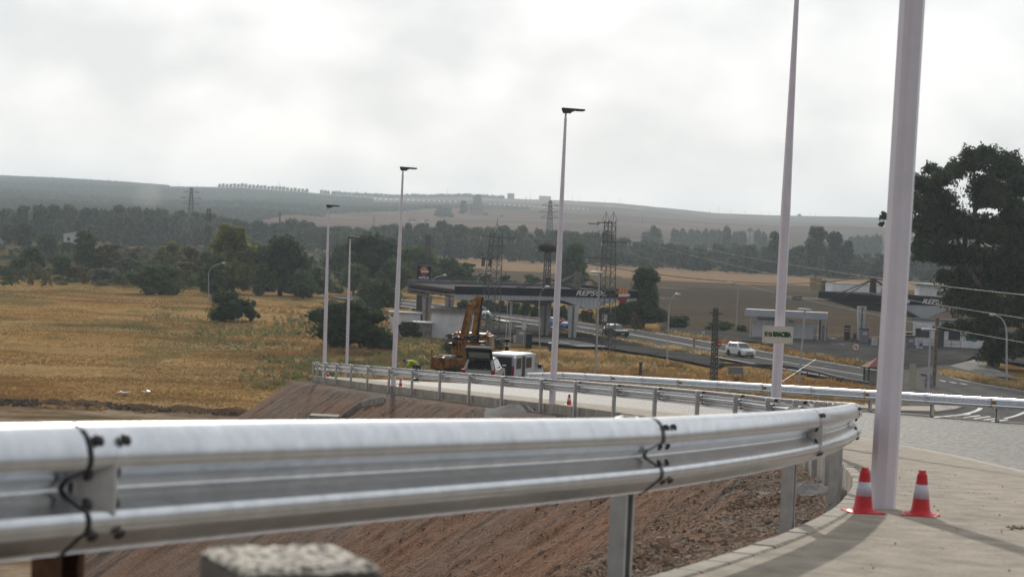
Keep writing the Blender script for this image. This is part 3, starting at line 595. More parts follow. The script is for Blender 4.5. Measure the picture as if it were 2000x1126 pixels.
# ------------------------------------------------------------------ tall white lamp posts
M_pole = mat('white_lacquered_steel', (0.76, 0.72, 0.80), (0.68, 0.65, 0.72), rough=0.35, scale=3, spec=0.4)
M_head = mat('dark_grey_luminaire', (0.055, 0.055, 0.057), rough=0.45)
pp_ = [(0.088, 0), (0.086, 1.2), (0.085, 3.5), (0.073, 4.4), (0.050, 6.3), (0.036, 7.72)]
PB = MB(); PB.lathe([(0.0885, 0.0)]+pp_[1:], 8); PB.box((-.03, -.0845, 2.3), (.004, .004, 3.6)); PB.lathe([(0.028, 7.72), (0.026, 7.86)], 8)
POLE = PB.mesh('pole', M_pole); 
HB = MB(); hp = [(-0.115, 0.155), (-0.09, 0.165), (0.50, 0.145), (0.525, 0.13), (0.525, 0.115), (0.47, 0.095), (0.27, 0.10), (0.16, 0.055), (0.135, 0.02), (-0.075, 0.02), (-0.12, 0.135)]
HB.prism([(x, 0, z) for x, z in hp], (0, -0.085, 0), (0, 0.085, 0)); HB.box((0.37, 0, 0.092), (0.2, 0.13, 0.012)); HEAD = HB.mesh('luminaire', M_head)
HATCH = MB().box((0, -0.087, 0.55), (0.075, 0.012, 0.22)).mesh('service_door', M_pole)
BASEP = MB().box((0, 0, 0.005), (0.19, 0.19, 0.012)).mesh('base_plate', M_pole)
def lamp_post(px, py, Y, toppx, label):
    p = at(px, py, Y); x, z = p.x, ramp_z(p.x, Y); root = empty('lamp_post', (x, Y, z-0.02), 0, label, 'lamp post', 'white lamp posts along the ramp')
    # lean as photographed (a degree or so out of plumb)
    pt = at(*toppx, Y); h = pt.z-z; root.rotation_euler = (0, math.atan2(pt.x-x, h), 0)
    link('pole', POLE, root); link('luminaire', HEAD, root, Matrix.Translation((0.0, 0, 7.84))); link('base_plate', BASEP, root); return root
lamp_post(1722, 1008, 14.35, (1782, 0), 'thickest white lamp post at right standing between two red cones, its head out of view')
lp2 = lamp_post(1511, 860, 35.9, (1556, 0), 'white lamp post carrying the company sign, rising behind the near rail')
lamp_post(1078, 797, 58.0, (1105, 222), 'white lamp post with its whole dark lamp head against the sky, right of centre')
lamp_post(768, 757, 78.3, (787, 333), 'white lamp post left of the orange crane truck')
lamp_post(633, 734, 99.8, (642, 407), 'leftmost white lamp post at the far bend of the ramp')
lamp_post(677, 731, 120.0, (684, 466), 'farthest white lamp post beyond the bend, below the olive hill')
# company sign strapped to the second post
M_sign = mat('cream_sign_sheet', (0.68, 0.63, 0.56), (0.62, 0.58, 0.52), rough=0.55, scale=3)
M_grn = mat('sign_green', (0.0, 0.085, 0.035), (0.0, 0.07, 0.03), rough=0.5)
def company_sign(cpx, cpy, Y, w, h, rz, label, stretchy, m=None):
    c = at(cpx, cpy, Y); root = empty('company_sign', c, rz, label, 'sign', 'company signs')
    b = MB(); b.box((0, 0, 0), (w, 0.006, h)); b.build('sign_plate', m or M_sign, root)
    if stretchy:
        b = MB()
        for sx in (-1, 1):
            for sz in (-1, 1): b.lathe([(0.012, 0), (0.012, 0.004), (0.004, .006)], 8, (sx*(w/2-.03), -0.003, sz*(h/2-.03)), M=Matrix.Rotation(R(90), 4, 'X'))
        b.build('fixing_screws', M_plate, root)
        b = MB(); b.box((0.02, -0.0035, 0.14), (0.075, 0.002, 0.004)); b.box((0.0, -0.0035, -0.115), (0.085, 0.002, 0.004)); b.build('cable_tie', M_plate, root)
    W_ = w*0.87; T = lambda body, xc, ww, nm='lettering': text(nm, body, h*0.36, M_grn, root, Matrix.Translation((xc, -0.0045, 0.02*h)) @ Matrix.Rotation(R(90), 4, 'X'), offset=0.0042*h/.4*3, extrude=0.001, width=ww)
    if stretchy:
        T('H', -W_*.44, W_*.105); T('RMACESA', W_*.155, W_*.69)
        b = MB(); n = 20; cx_ = -W_*.285; rx, rz_ = W_*.078, h*.15
        # the round road emblem standing for the O: a disc cut by two slanting pale lanes
        for s0, s1 in ((-1.0, -0.38), (-0.22, 0.12), (0.26, 1.0)):
            pts = []
            for k in range(12): a_ = s0+(s1-s0)*k/11; pts.append((a_, math.sqrt(max(0, 1-a_*a_))))
            poly = [(a_, v) for a_, v in pts]+[(a_, -v) for a_, v in pts[::-1]]
            ca, sa = math.cos(R(-38)), math.sin(R(-38)); q3 = [(cx_+(a_*ca-v*sa)*rx, -0.0045, h*.02+(a_*sa+v*ca)*rz_) for a_, v in poly]
            b.prism(q3, (0, 0, 0), (0, 0.0015, 0))
        b.build('emblem', M_grn, root)
    else: T('HORMACESA', 0, W_)
    return root
sp = at(1519, 653.5, 35.6); 
company_sign(1519, 653.5, 35.62, 0.515, 0.285, R(5), 'cream HORMACESA sign with green letters tied to the second lamp post', True)
q1 = RPath.near(9.55, 74.3); pr_ = RPath.pos(q1); tr_ = RPath.tan(q1)
company_sign(1547, 763.0, float(pr_[1])-0.12, 0.33, 0.31, math.atan2(-tr_[1], -tr_[0])*0+R(10), 'small grey HORMACESA plate fixed to the right-hand guardrail', False, M_plate)
# ------------------------------------------------------------------ traffic cones (30 cm)
M_cone = mat('cone_red_plastic', (0.66, 0.018, 0.028), (0.50, 0.022, 0.03), rough=0.45, scale=9)
M_band = mat('reflective_sleeve', (0.60, 0.58, 0.70), (0.50, 0.50, 0.62), rough=0.3, scale=3, stretch=(4, 4, .3))
cb = MB(); cb.lathe([(0.078, 0.016), (0.072, 0.024), (0.064, 0.032), (0.060, 0.045), (0.0315, 0.262), (0.0315, 0.268), (0.024, 0.27), (0.024, 0.288), (0.021, 0.292)], 20); CB = cb.mesh('cone_body', M_cone, True)
cb = MB(); cb.lathe([(0.0518, 0.112), (0.0402, 0.202)], 20); CR = cb.mesh('reflective_band', M_band, True)
cb = MB(); w = 0.112; pts = []
for k in range(4):
    for da in (-18, 0, 18): a_ = R(45+90*k+da); rr = w*1.25 if da == 0 else w*1.22; pts.append((max(-w, min(w, rr*math.cos(a_)*1.1)), max(-w, min(w, rr*math.sin(a_)*1.1)), 0))
cb.prism(pts, (0, 0, 0), (0, 0, 0.013)); cb.lathe([(0.105, 0.013), (0.09, 0.02), (0.074, 0.021)], 16); CBASE = cb.mesh('cone_base', M_cone)
def cone(px, py, Y, label):
    p = at(px, py, Y); z = ramp_z(p.x, Y); r = empty('traffic_cone', (p.x, Y, z), random.uniform(-.5, .5), label, 'traffic cone', 'red and white traffic cones')
    r.scale = (1.0, 1.0, 1.0); link('cone_body', CB, r); link('reflective_band', CR, r); link('cone_base', CBASE, r); return r
cone(1685, 1012, 13.75, 'red cone with white band between the near rail and the thick lamp post'); 
cone(1797, 1017, 13.72, 'rightmost red cone with white band standing free right of the thick lamp post')
cone(1111, 795, 57.6, 'red cone in the middle distance beside the lamp post right of centre')
cone(782, 757, 77.6, 'red cone beside the lamp post left of the crane truck')
cone(640, 738, 98.8, 'small red cone seen through the rail posts at the far left bend')
cone(677, 733, 119.0, 'farthest red cone at the foot of the farthest lamp post')
# ------------------------------------------------------------------ concrete block in the near foreground
M_pit = mat('pitted_concrete', (0.78, 0.72, 0.62), (0.16, 0.145, 0.13), rough=0.95, scale=48, detail=3, bump=1.0, bscale=75, lo=0.44, hi=0.54)  # cream highlights and dark pits are painted into the top's colour
M_blk = mat('grey_concrete', (0.17, 0.155, 0.145), (0.13, 0.12, 0.11), rough=0.9, scale=12)
ct = at(567, 1094, 4.05); b = MB(); zg_ = float(zr(4.05)); hb = ct.z-zg_+.012
n_ = 22; s_ = 0.138; V = []
gx = np.linspace(-s_, s_, n_)
for y in gx:
    for x in gx: V.append((x, y, hb-0.008+0.010*float(fbm(np.array([x*60+50]), np.array([y*60+9]), 5, 2)[0])-(0.012 if max(abs(x), abs(y)) > s_*.99 else 0)))
root = empty('concrete_block', (ct.x, 4.05, zg_), R(24), 'grey concrete block with a rough pitted top in front of the near rail', 'concrete block')
link('rough_top', npmesh('rough_top', V, gridfaces(n_, n_), M_pit, True), root)
b.box((0, 0, hb/2-0.012), (2*s_-.003, 2*s_-.003, hb-0.016)); b.build('block_body', M_blk, root)
# ------------------------------------------------------------------ concrete flume on the slope
def slope_hit(px, py):
    r = ray(px, py); best = None
    for Y in np.arange(14, 108, .25):
        P = r*Y; off, zrr, s = ramp_side(P.x, Y)
        if off > 0.1 and CAMZ+r.z*Y <= zrr-float(edge_drop(off, Y)): return Vector((P.x, Y, CAMZ+r.z*Y))
    return None
fl = [slope_hit(x, y) for x, y in ((752, 783), (728, 786), (706, 793), (690, 802), (676, 813), (655, 832), (630, 850))]
fl = [p for p in fl if p is not None]
if len(fl) > 3:
    b = MB(); w = 0.40; lo = []
    M_fl = mat('pale_flume_concrete', (0.31, 0.29, 0.265), (0.20, 0.19, 0.175), rough=.9, scale=3)
    for i in range(len(fl)-1):
        a0, a1 = fl[i], fl[i+1]
        d = Vector((0.0, 1, 0)).normalized()
        for k, (u, z0) in enumerate([(-1, .10), (-.45, 0), (.45, 0)]):
            u2 = [-.45, .45, 1][k]; z1 = [0, 0, .10][k]
            b.add([a0+d*w*u+Vector((0, 0, z0+.08)), a1+d*w*u+Vector((0, 0, z0+.08)), a1+d*w*u2+Vector((0, 0, z1+.08)), a0+d*w*u2+Vector((0, 0, z1+.08))], [(0, 1, 2, 3)])
        b.add([a0-d*w+Vector((0, 0, .18)), a1-d*w+Vector((0, 0, .18)), a1-d*w+Vector((0, 0, -.3)), a0-d*w+Vector((0, 0, -.3))], [(0, 1, 2, 3)])
    o = b.build('drainage_flume', M_fl); tag(o, 'pale concrete drainage flume running down the gravel slope', 'flume')
    e = fl[4]; o = MB().box(e+Vector((-0.75, 0.0, -0.10)), (1.0, .8, .25)).build('flume_slab', M_fl); tag(o, 'grey concrete slab at the side of the drainage flume', 'slab')
# rubble heaps by the kerb
M_rub = mat('grey_rubble', (0.17, 0.165, 0.16), (0.08, 0.078, 0.076), rough=.95, scale=20, detail=8, bump=.8)
def heap(px, py, rad, h, label):
    p = slope_hit(px, py); 
    if p is None: return
    n = 16; V = []
    for i in range(n):
        for j in range(n):
            x = (i/(n-1)*2-1); y = (j/(n-1)*2-1); r_ = math.hypot(x, y)
            V.append((p.x+x*rad[0], p.y+y*rad[1], p.z-.08+h*max(0, 1-r_**1.6)*(0.5+1.0*float(fbm(np.array([x*5+px]), np.array([y*5]), 8, 3)[0]))))
    o = link('rubble_heap', npmesh('rubble_heap', V, gridfaces(n, n), M_rub, True)); tag(o, label, 'rubble', 'rubble heaps outside the kerb')
heap(1600, 965, (0.55, 0.7), .18, 'grey rubble heap between the posts of the near rail bend')
heap(735, 764, (.9, 1.6), .34, 'grey rubble heap against the kerb left of centre')
heap(1010, 803, (.9, 1.7), .26, 'pale grey rubble heap outside the kerb below the van')
# ================================================================== VEHICLES
M_tyre = mat('tyre_rubber', (0.018, 0.018, 0.019), rough=0.85); M_rim = mat('alloy_rim', (0.42, 0.42, 0.43), rough=0.35, metal=0.7)
M_gl = glass('dark_car_glass', (0.03, 0.036, 0.042)); M_glp = glass('pale_car_glass', (0.33, 0.36, 0.31), 0.12); M_blk2 = mat('black_plastic', (0.018, 0.018, 0.02), rough=0.5)
M_lampw = mat('headlight_glass', (0.75, 0.77, 0.78), rough=0.12); M_lampr = mat('tail_light_red', (0.35, 0.012, 0.018), rough=0.25); M_pl = mat('number_plate', (0.72, 0.72, 0.70), rough=0.5); M_chr = mat('chrome', (0.6, 0.6, 0.6), rough=0.2, metal=0.9)
M_lamp_o = mat('orange_beacon', (0.9, 0.25, 0.01), (0.8, 0.2, 0.0), rough=0.3, trans=0.4)
def paint(name, c): 
    m = mat(name, c, c, rough=0.3, spec=0.35); m.node_tree.nodes['Principled BSDF'].inputs['Coat Weight'].default_value = 0.15; return m
def wheel(parent, x, y, r, w, out):
    b = MB(); Mx = Matrix.Rotation(R(90), 4, 'X'); b.lathe([(r*.62, -w/2), (r*.93, -w/2), (r, -w*.32), (r, w*.32), (r*.93, w/2), (r*.62, w/2)], 20, (x, y, r), M=Mx); t = b.build('tyre', M_tyre, parent, True)
    b = MB(); b.lathe([(0.03, w*.30), (r*.2, w*.34), (r*.62, w*.42), (r*.64, w*.46)], 16, (x, y, r), M=Matrix.Rotation(R(-90 if out > 0 else 90), 4, 'X'))
    for k in range(5):
        a = k*2*math.pi/5; b.box((x+math.cos(a)*r*.36, y+out*w*.42, r+math.sin(a)*r*.36), (r*.12, .02, r*.12))
    b.build('rim', M_rim, t)
def slab(prof, w, ins=0.07, b=None, m=0, shrink=0.05):
    """closed side profile (x,z) widened over the car with softened flanks"""
    b = b or MB(); P = [Vector((x, 0, z)) for x, z in prof]; c = sum(P, Vector())/len(P); n = len(P); V = []
    for y, k in ((-w/2, shrink), (-w/2+ins*.35, shrink*.35), (-w/2+ins, 0), (w/2-ins, 0), (w/2-ins*.35, shrink*.35), (w/2, shrink)):
        V += [Vector((p.x+(c.x-p.x)*k*.5, y, p.z+(c.z-p.z)*k*1.6)) for p in P]
    F = [(s*n+i, s*n+(i+1) % n, (s+1)*n+(i+1) % n, (s+1)*n+i) for s in range(5) for i in range(n)]
    F += [tuple(range(n-1, -1, -1)), tuple(5*n+i for i in range(n))]
    return b.add(V, F, m)
def quad_on(b, p, m=0, th=0.012): # p: 4 points, thin slab
    n = (Vector(p[1])-Vector(p[0])).cross(Vector(p[3])-Vector(p[0])).normalized(); b.prism(p, n*-.002, n*th, m); return b
def car(name, loc, rz, label, cat, paintm, L=4.2, W=1.8, H=1.5, hood=.68, belt=.93, gh=None, wr=.32, glassm=None, extra=None, suv=False, dark_lower=False):
    root = empty(name, loc, rz, label, cat); g = glassm or M_gl
    x0, x1 = -L/2, L/2; gc = .2 if not suv else .24
    # greenhouse x stations: rear base, rear roof, front roof, front base
    rb, rr_, fr, fb = gh or (x0+.12, x0+.55, x0+L*.55, x0+L*.73)
    prof = [(x0+.05, gc+.05), (x0, .50), (x0+.03, belt-.12), (x0+.12, belt), (fb, belt+.01), (fb+.10, belt-.01), (x1-.42, belt-.10), (x1-.12, hood), (x1-.02, hood-.14), (x1, .42), (x1-.08, gc), (x1-.5, gc-.02), (x0+.5, gc-.02)]
    body = slab(prof, W).build('body', [paintm], root)
    wb, wr_ = W-.16, W-.46
    def side(y): return 1 if y > 0 else -1
    A = [(rb, -wb/2, belt-.01), (fb, -wb/2, belt-.01), (fb, wb/2, belt-.01), (rb, wb/2, belt-.01), (rr_, -wr_/2, H-.03), (fr, -wr_/2, H-.03), (fr, wr_/2, H-.03), (rr_, wr_/2, H-.03)]
    b = MB(); b.hexa(A); b.build('cabin', paintm, root)
    b = MB(); b.hexa([(rr_-.06, -wr_/2-.01, H-.035), (fr+.04, -wr_/2-.01, H-.035), (fr+.04, wr_/2+.01, H-.035), (rr_-.06, wr_/2+.01, H-.035), (rr_+.06, -wr_/2+.08, H), (fr-.12, -wr_/2+.08, H), (fr-.12, wr_/2-.08, H), (rr_+.06, wr_/2-.08, H)]); b.build('roof', paintm, root)
    lerp = lambda a, c, t: Vector(a)+(Vector(c)-Vector(a))*t
    def panel(a, c, d, e, u0, u1, v0, v1):  # bottom a->c, top e->d
        q = lambda u, v: lerp(lerp(a, c, u), lerp(e, d, u), v); return [q(u0, v0), q(u1, v0), q(u1, v1), q(u0, v1)]
    quad_on(MB(), panel(A[1], A[2], A[6], A[5], .05, .95, .06, .93)).build('windscreen', g, root)
    quad_on(MB(), panel(A[3], A[0], A[4], A[7], .08, .92, .14, .88)).build('rear_window', g, root)
    for (a, c, d, e) in ((A[0], A[1], A[5], A[4]), (A[2], A[3], A[7], A[6])):
        fl = a is A[2]
        for u0, u1 in ((.10, .36), (.39, .64), (.67, .90)):
            if fl: u0, u1 = 1-u1, 1-u0
            quad_on(MB(), panel(a, c, d, e, u0, u1, .12, .86)).build('side_window', g, root)
    for y in (-1, 1):
        MB().hexa([(x1-.42, y*(W/2-.32)-.2*(y > 0)*0, hood-.17), (x1-.05, y*(W/2-.42), hood-.17), (x1-.05, y*(W/2-.18), hood-.16), (x1-.40, y*(W/2-.02), hood-.14), (x1-.5, y*(W/2-.32), hood+.02), (x1-.10, y*(W/2-.42), hood-.02), (x1-.13, y*(W/2-.18), hood-.02), (x1-.52, y*(W/2-.02), hood+.05)]).build('headlight', M_lampw, root)
        MB().box((x0+.06, y*(W/2-.14), belt-.18), (.16, .24, .2)).build('tail_light', M_lampr, root)
        MB().box((fb-.22, y*(W/2+.06), belt+.08), (.12, .18, .13)).build('wing_mirror', paintm, root)
        for xx in (x0+L*.19, x1-L*.20):
            b = MB(); b.lathe([(wr*1.16, -.01), (wr*1.16, .012)], 20, (xx, y*(W/2-.004), wr+.01), M=Matrix.Rotation(R(90), 4, 'X')); b.build('wheel_arch', M_blk2, root)
            wheel(root, xx, y*(W/2-.085), wr, .2, y)
    MB().box((x1-.015, 0, hood-.27), (.05, W*.48, .13)).build('grille', M_blk2, root)
    MB().box((x1-.03, 0, .33), (.07, W*.62, .13)).build('lower_intake', M_blk2, root)
    MB().box((x1+.015, 0, .45), (.02, .5, .11)).build('number_plate', M_pl, root)
    MB().box((x0-.012, 0, .62), (.02, .5, .11)).build('number_plate', M_pl, root)
    if suv:
        for y in (-1, 1): MB().tube([(rr_+.05, y*(wr_/2-.06), H+.0), (rr_+.15, y*(wr_/2-.06), H+.05), (fr-.35, y*(wr_/2-.06), H+.05), (fr-.25, y*(wr_/2-.06), H-.01)], .018).build('roof_rail', M_blk2, root)
    if dark_lower: MB().box((0, 0, .25), (L-.3, W+.01, .16)).build('sill_cladding', M_blk2, root)
    return root
def yaw_to(d): return math.atan2(d[1], d[0])
rd = lambda i: yaw_to((MAIN[i+1][0]-MAIN[i][0], MAIN[i+1][1]-MAIN[i][1]))
RZ = 0.31
p = gp(938, 617.5, RZ); car('car', p, rd(1)+.06, 'white hatchback farthest away on the road, half hidden by the crane arm', 'car', paint('white_car_paint', (0.62, 0.66, 0.70)), L=3.95, W=1.74, H=1.46)
p = gp(1090, 640, RZ); car('car', p, rd(2)-.02, 'blue car behind the third lamp post and a no entry sign', 'car', paint('blue_car_paint', (0.02, 0.13, 0.36)), L=4.2, W=1.76, H=1.43)
p = gp(1203, 656, RZ); car('car', p, rd(3)-.02, 'black estate car beside the lattice mast under the canopy', 'car', paint('black_car_paint', (0.012, 0.014, 0.016)), L=4.5, W=1.84, H=1.56, belt=1.0, hood=.80, wr=.34)
p = gp(1446, 695.5, RZ); car('car', p, rd(4)+.13, 'white compact off-roader driving past the slim concrete pole', 'car', paint('white_suv_paint', (0.66, 0.69, 0.71)), L=4.2, W=1.8, H=1.6, hood=.84, belt=1.02, wr=.345, suv=True, dark_lower=True, gh=(-2.0, -1.6, .35, 1.0))
p = gp(1783, 668, .3); car('car', p, R(20), 'silver car parked behind the fuel pumps of the right-hand station', 'car', paint('silver_paint', (0.55, 0.56, 0.58)), L=4.2, H=1.48)
def van(loc, rz, label, name, scale=1.0, open_doors=True):
    r = empty(name, loc, rz, label, 'van'); wp = paint('white_van_paint', (0.52, 0.55, 0.60)); L_, W_, H_ = 4.78, 1.9, 1.97
    x0, x1 = -L_/2, L_/2
    prof = [(x0+.05, .28), (x0, .55), (x0+.02, 1.1), (x0+.10, 1.9), (x0+.22, H_), (x1-1.75, H_), (x1-1.45, H_-.06), (x1-.72, 1.22), (x1-.25, 1.02), (x1-.06, .84), (x1, .5), (x1-.06, .25), (x0+.5, .24)]
    slab(prof, W_, ins=.12, shrink=.045).build('body', wp, r)
    for y in (-1, 1):
        Y = y*(W_/2+.004)
        def pan(pts, nm, m, th=.012): 
            b = MB(); P = [(x, Y, z) for x, z in pts]; P = P if y > 0 else P[::-1]; quad_on(b, [Vector(q) for q in P][::-1], th=th); return b.build(nm, m, r)
        pan([(x1-1.62, 1.12), (x1-.86, 1.12), (x1-1.38, 1.78), (x1-1.62, 1.80)], 'side_window', M_glp if y < 0 else M_gl)
        pan([(x0+.25, 1.14), (x0+1.0, 1.14), (x0+1.0, 1.76), (x0+.28, 1.76)], 'side_window', M_gl)
        o = pan([(x0+1.15, .42), (x0+2.62, .42), (x0+2.62, 1.84), (x0+1.15, 1.84)], 'door_opening' if y < 0 and open_doors else 'sliding_door', M_blk2 if y < 0 and open_doors else wp)
        if y < 0 and open_doors:
            sdr = pan([(x0+1.55, .42), (x0+2.62, .42), (x0+2.62, 1.84), (x0+1.55, 1.84)], 'sliding_door', wp, .05); 
            b = MB(); P = [(x, Y-.052, z) for x, z in [(x0+1.62, 1.14), (x0+2.5, 1.14), (x0+2.5, 1.74), (x0+1.62, 1.74)]]; quad_on(b, [Vector(q) for q in P], th=.01); b.build('window_pane', M_gl, sdr)
        MB().box((x1-1.0, y*(W_/2+.10), 1.16), (.12, .2, .25)).build('wing_mirror', M_blk2, r)
        for xx in (x0+.85, x1-.90): 
            MB().lathe([(.39, -.01), (.39, .012)], 20, (xx, y*(W_/2-.004), .34), M=Matrix.Rotation(R(90), 4, 'X')).build('wheel_arch', M_blk2, r)
            wheel(r, xx, y*(W_/2-.09), .33, .2, y)
        MB().box((x0+.02, y*(W_/2-.11), 1.0), (.08, .14, .62)).build('tail_light', M_lampr, r)
        MB().box((x1-1.52, y*(W_/2+.008), .98), (.22, .03, .04)).build('door_handle', M_blk2, r)
    w0 = [(x1-.77, -.72, 1.22), (x1-.77, .72, 1.22), (x1-1.42, .62, 1.88), (x1-1.42, -.62, 1.88)]; b = MB(); quad_on(b, [Vector(q) for q in w0], th=.02); b.build('windscreen', M_gl, r)
    # open rear doors: one swung out on each side
    if open_doors:
        MB().box((x0-.005, 0, 1.12), (.03, 1.5, 1.4)).build('load_space_opening', M_blk2, r)
        for y in (-1, 1):
            d = MB().box((0, -y*.38*0, 0), (.05, .76, 1.42)).build('rear_door', wp, r); d.matrix_basis = Matrix.Translation((x0-.30, y*(W_/2+.12), 1.14)) @ Matrix.Rotation(y*R(68), 4, 'Z')
            MB().box((-.028, 0, .34), (.012, .56, .5)).build('window_pane', M_gl, d)
    else: MB().box((x0+.03, 0, 1.42), (.03, 1.4, .5)).build('rear_window', M_gl, r)
    return r
pv_ = at(1003, 768, 126); zv = ramp_z(pv_.x, 126)-.03
van((pv_.x, 126, zv), R(68), 'white passenger van with side and rear doors open beside the orange truck', 'van')
p = gp(1556, 660, .3); vv = van(p, R(195), 'white van parked in front of the car wash shed', 'van', open_doors=False)
# -- estate car with raised tailgate, seen from behind
pc = at(943, 761, 116.5); zc = ramp_z(pc.x, 116.5)-.03
suvp = paint('pearl_white_paint', (0.42, 0.42, 0.42))
r = empty('car', (pc.x, 116.5, zc), R(83), 'car seen from behind with its tailgate raised, in front of the orange truck', 'car')
L_, W_, H_ = 4.4, 1.84, 1.56; x0, x1 = -L_/2, L_/2
slab([(x0+.05, .30), (x0, .48), (x0+.04, .72), (x0+.1, .80), (x0+.1, .96), (x1-1.3, .98), (x1-.4, .9), (x1-.1, .74), (x1, .45), (x1-.1, .24), (x0+.5, .24)], W_).build('body', suvp, r)
for y in (-1, 1):       # pillars left and right of the open boot
    b = MB(); b.hexa([(x0+.10, y*.90, .72), (x0+.35, y*.90, .72), (x0+.35, y*.76, .72), (x0+.10, y*.76, .72), (x0+.48, y*.66, 1.52), (x0+.75, y*.66, 1.52), (x0+.75, y*.55, 1.52), (x0+.48, y*.55, 1.52)] if y > 0 else [(x0+.10, -.76, .72), (x0+.35, -.76, .72), (x0+.35, -.90, .72), (x0+.10, -.90, .72), (x0+.48, -.55, 1.52), (x0+.75, -.55, 1.52), (x0+.75, -.66, 1.52), (x0+.48, -.66, 1.52)]); b.build('rear_pillar', suvp, r)
    MB().box((x0+.09, y*.80, .86), (.12, .19, .26)).build('tail_light', M_lampr, r)
    b = MB(); quad_on(b, [Vector(q) for q in ([(x0+.5, y*.85, .99), (x1-1.35, y*.85, .99), (x1-1.95, y*.68, 1.47), (x0+.8, y*.68, 1.47)][::-y])], th=.02); b.build('side_window', M_gl, r)
    for xx in (x0+.85, x1-.88):
        MB().lathe([(.37, -.01), (.37, .012)], 20, (xx, y*(W_/2-.004), .34), M=Matrix.Rotation(R(90), 4, 'X')).build('wheel_arch', M_blk2, r); wheel(r, xx, y*(W_/2-.10), .335, .22, y)
    MB().box((x1-1.35, y*(W_/2+.09), 1.03), (.12, .2, .14)).build('wing_mirror', M_blk2, r)
MB().hexa([(x0+.42, -.66, 1.50), (x1-1.95, -.66, 1.50), (x1-1.95, .66, 1.50), (x0+.42, .66, 1.50), (x0+.50, -.58, H_), (x1-2.1, -.58, H_), (x1-2.1, .58, H_), (x0+.50, .58, H_)]).build('roof', suvp, r)
b = MB(); quad_on(b, [Vector(q) for q in [(x1-1.30, -.80, .99), (x1-1.30, .80, .99), (x1-1.95, .62, 1.48), (x1-1.95, -.62, 1.48)]], th=.02); b.build('windscreen', M_glp, r)
b = MB(); b.box((x0+.30, 0, .80), (.30, 1.50, .10)); b.box((x0+.12, 0, .62), (.14, 1.6, .24)); b.build('boot_sill', M_blk2, r)
MB().box((x0+.02, 0, .38), (.18, 1.78, .26)).build('rear_bumper', M_blk2, r)
for k, y in enumerate((-.48, 0, .48)):
    s_ = MB(); s_.box((x0+.95, y, 1.03), (.16, .44, .5 if k != 1 else .36)); o = s_.build('rear_seat', M_blk2, r)
    MB().box((x0+.97, y, 1.33 if k != 1 else 1.24), (.10, .26, .14)).build('headrest', M_blk2, o)
MB().box((x0+1.6, 0, 1.30), (.04, .24, .06)).build('rear_view_mirror', M_blk2, r)
# tailgate hinged at the roof, tipped up past level
tg = empty('tailgate', (x0+.46, 0, 1.53), 0, 'x', 'x'); del tg['label'], tg['category']; tg.parent = r; tg.rotation_euler = (0, R(-14), 0)
b = MB(); b.hexa([(-1.02, -.60, .02), (0, -.70, -.03), (0, .70, -.03), (-1.02, .60, .02), (-1.02, -.58, .09), (0, -.66, .04), (0, .66, .04), (-1.02, .58, .09)])
fr = MB()
tgm = MB(); tgm.box((-.47, 0, .03), (.98, 1.44, .05)); 
link('outer_skin', tgm.mesh('outer_skin', suvp), tg)
link('inner_frame', MB().box((-.47, 0, -.012), (.92, 1.40, .03)).mesh('inner_frame', M_blk2), tg)
link('window_pane', MB().box((-.40, 0, -.034), (.48, 1.12, .012)).mesh('window_pane', M_glp), tg)
link('spoiler', MB().box((-1.0, 0, .04), (.10, 1.3, .10)).mesh('spoiler', suvp), tg)
tg.rotation_euler = (0, R(40), 0)
# -- orange crane lorry
M_or = mat('worn_orange_paint', (0.33, 0.14, 0.012), (0.11, 0.05, 0.012), rough=0.55, scale=3.5, detail=8, lo=.38, hi=.58); M_ord = mat('scraped_dropside_paint', (0.30, 0.10, 0.012), (0.06, 0.032, 0.014), rough=0.7, scale=5, detail=8, lo=.42, hi=.6, stretch=(1, 1, .6))
M_rd = mat('red_crane_paint', (0.42, 0.035, 0.015), (0.24, 0.04, 0.02), rough=0.45, scale=2); M_dk = mat('oily_dark_steel', (0.035, 0.032, 0.03), (0.02, 0.018, 0.017), rough=0.45, metal=.3, scale=8); M_stl = mat('bare_steel', (0.36, 0.36, 0.35), (0.2, 0.2, 0.2), rough=0.4, metal=.7)
YT = 127.5; p = at(880, 744, YT); zt = ramp_z(p.x, YT)-.03
t = empty('crane_lorry', (p.x, YT, zt), R(79), 'orange flatbed lorry with a folded loading crane', 'lorry')
MB().box((3.6, 0, .75), (7.4, .85, .28)).build('chassis', M_dk, t)
b = MB(); b.box((1.75, 0, 1.02), (3.6, 2.4, .12)); b.build('load_bed', M_dk, t)
MB().box((-.06, 0, 1.12), (.07, 2.42, .72)).build('tailgate', M_ord, t)
for y in (-1, 1):
    o = MB().box((1.75, y*1.21, 1.16), (3.55, .05, .62)).build('side_panel', M_ord, t)
    for xx in (.0, 1.75, 3.5): MB().box((xx, y*1.24, 1.22), (.10, .06, .86)).build('stake_post', M_or, o)
MB().box((-.03, 1.19, 1.42), (.10, .10, 1.1)).build('corner_post', M_or, t)
MB().box((-.03, -1.19, 1.42), (.10, .10, .9)).build('corner_post', M_or, t)
MB().box((3.62, -.55, 1.62), (.10, 1.3, 1.1)).build('headboard', M_or, t)
b = MB(); b.hexa([(5.1, -1.22, .95), (7.0, -1.22, .95), (7.0, 1.22, .95), (5.1, 1.22, .95), (5.1, -1.18, 2.62), (6.75, -1.18, 2.62), (6.75, 1.18, 2.62), (5.1, 1.18, 2.62)]); b.hexa([(5.15, -1.1, 2.62), (6.7, -1.1, 2.62), (6.7, 1.1, 2.62), (5.15, 1.1, 2.62), (5.25, -1.0, 2.74), (6.5, -1.0, 2.74), (6.5, 1.0, 2.74), (5.25, 1.0, 2.74)])
b.build('cab', M_or, t)
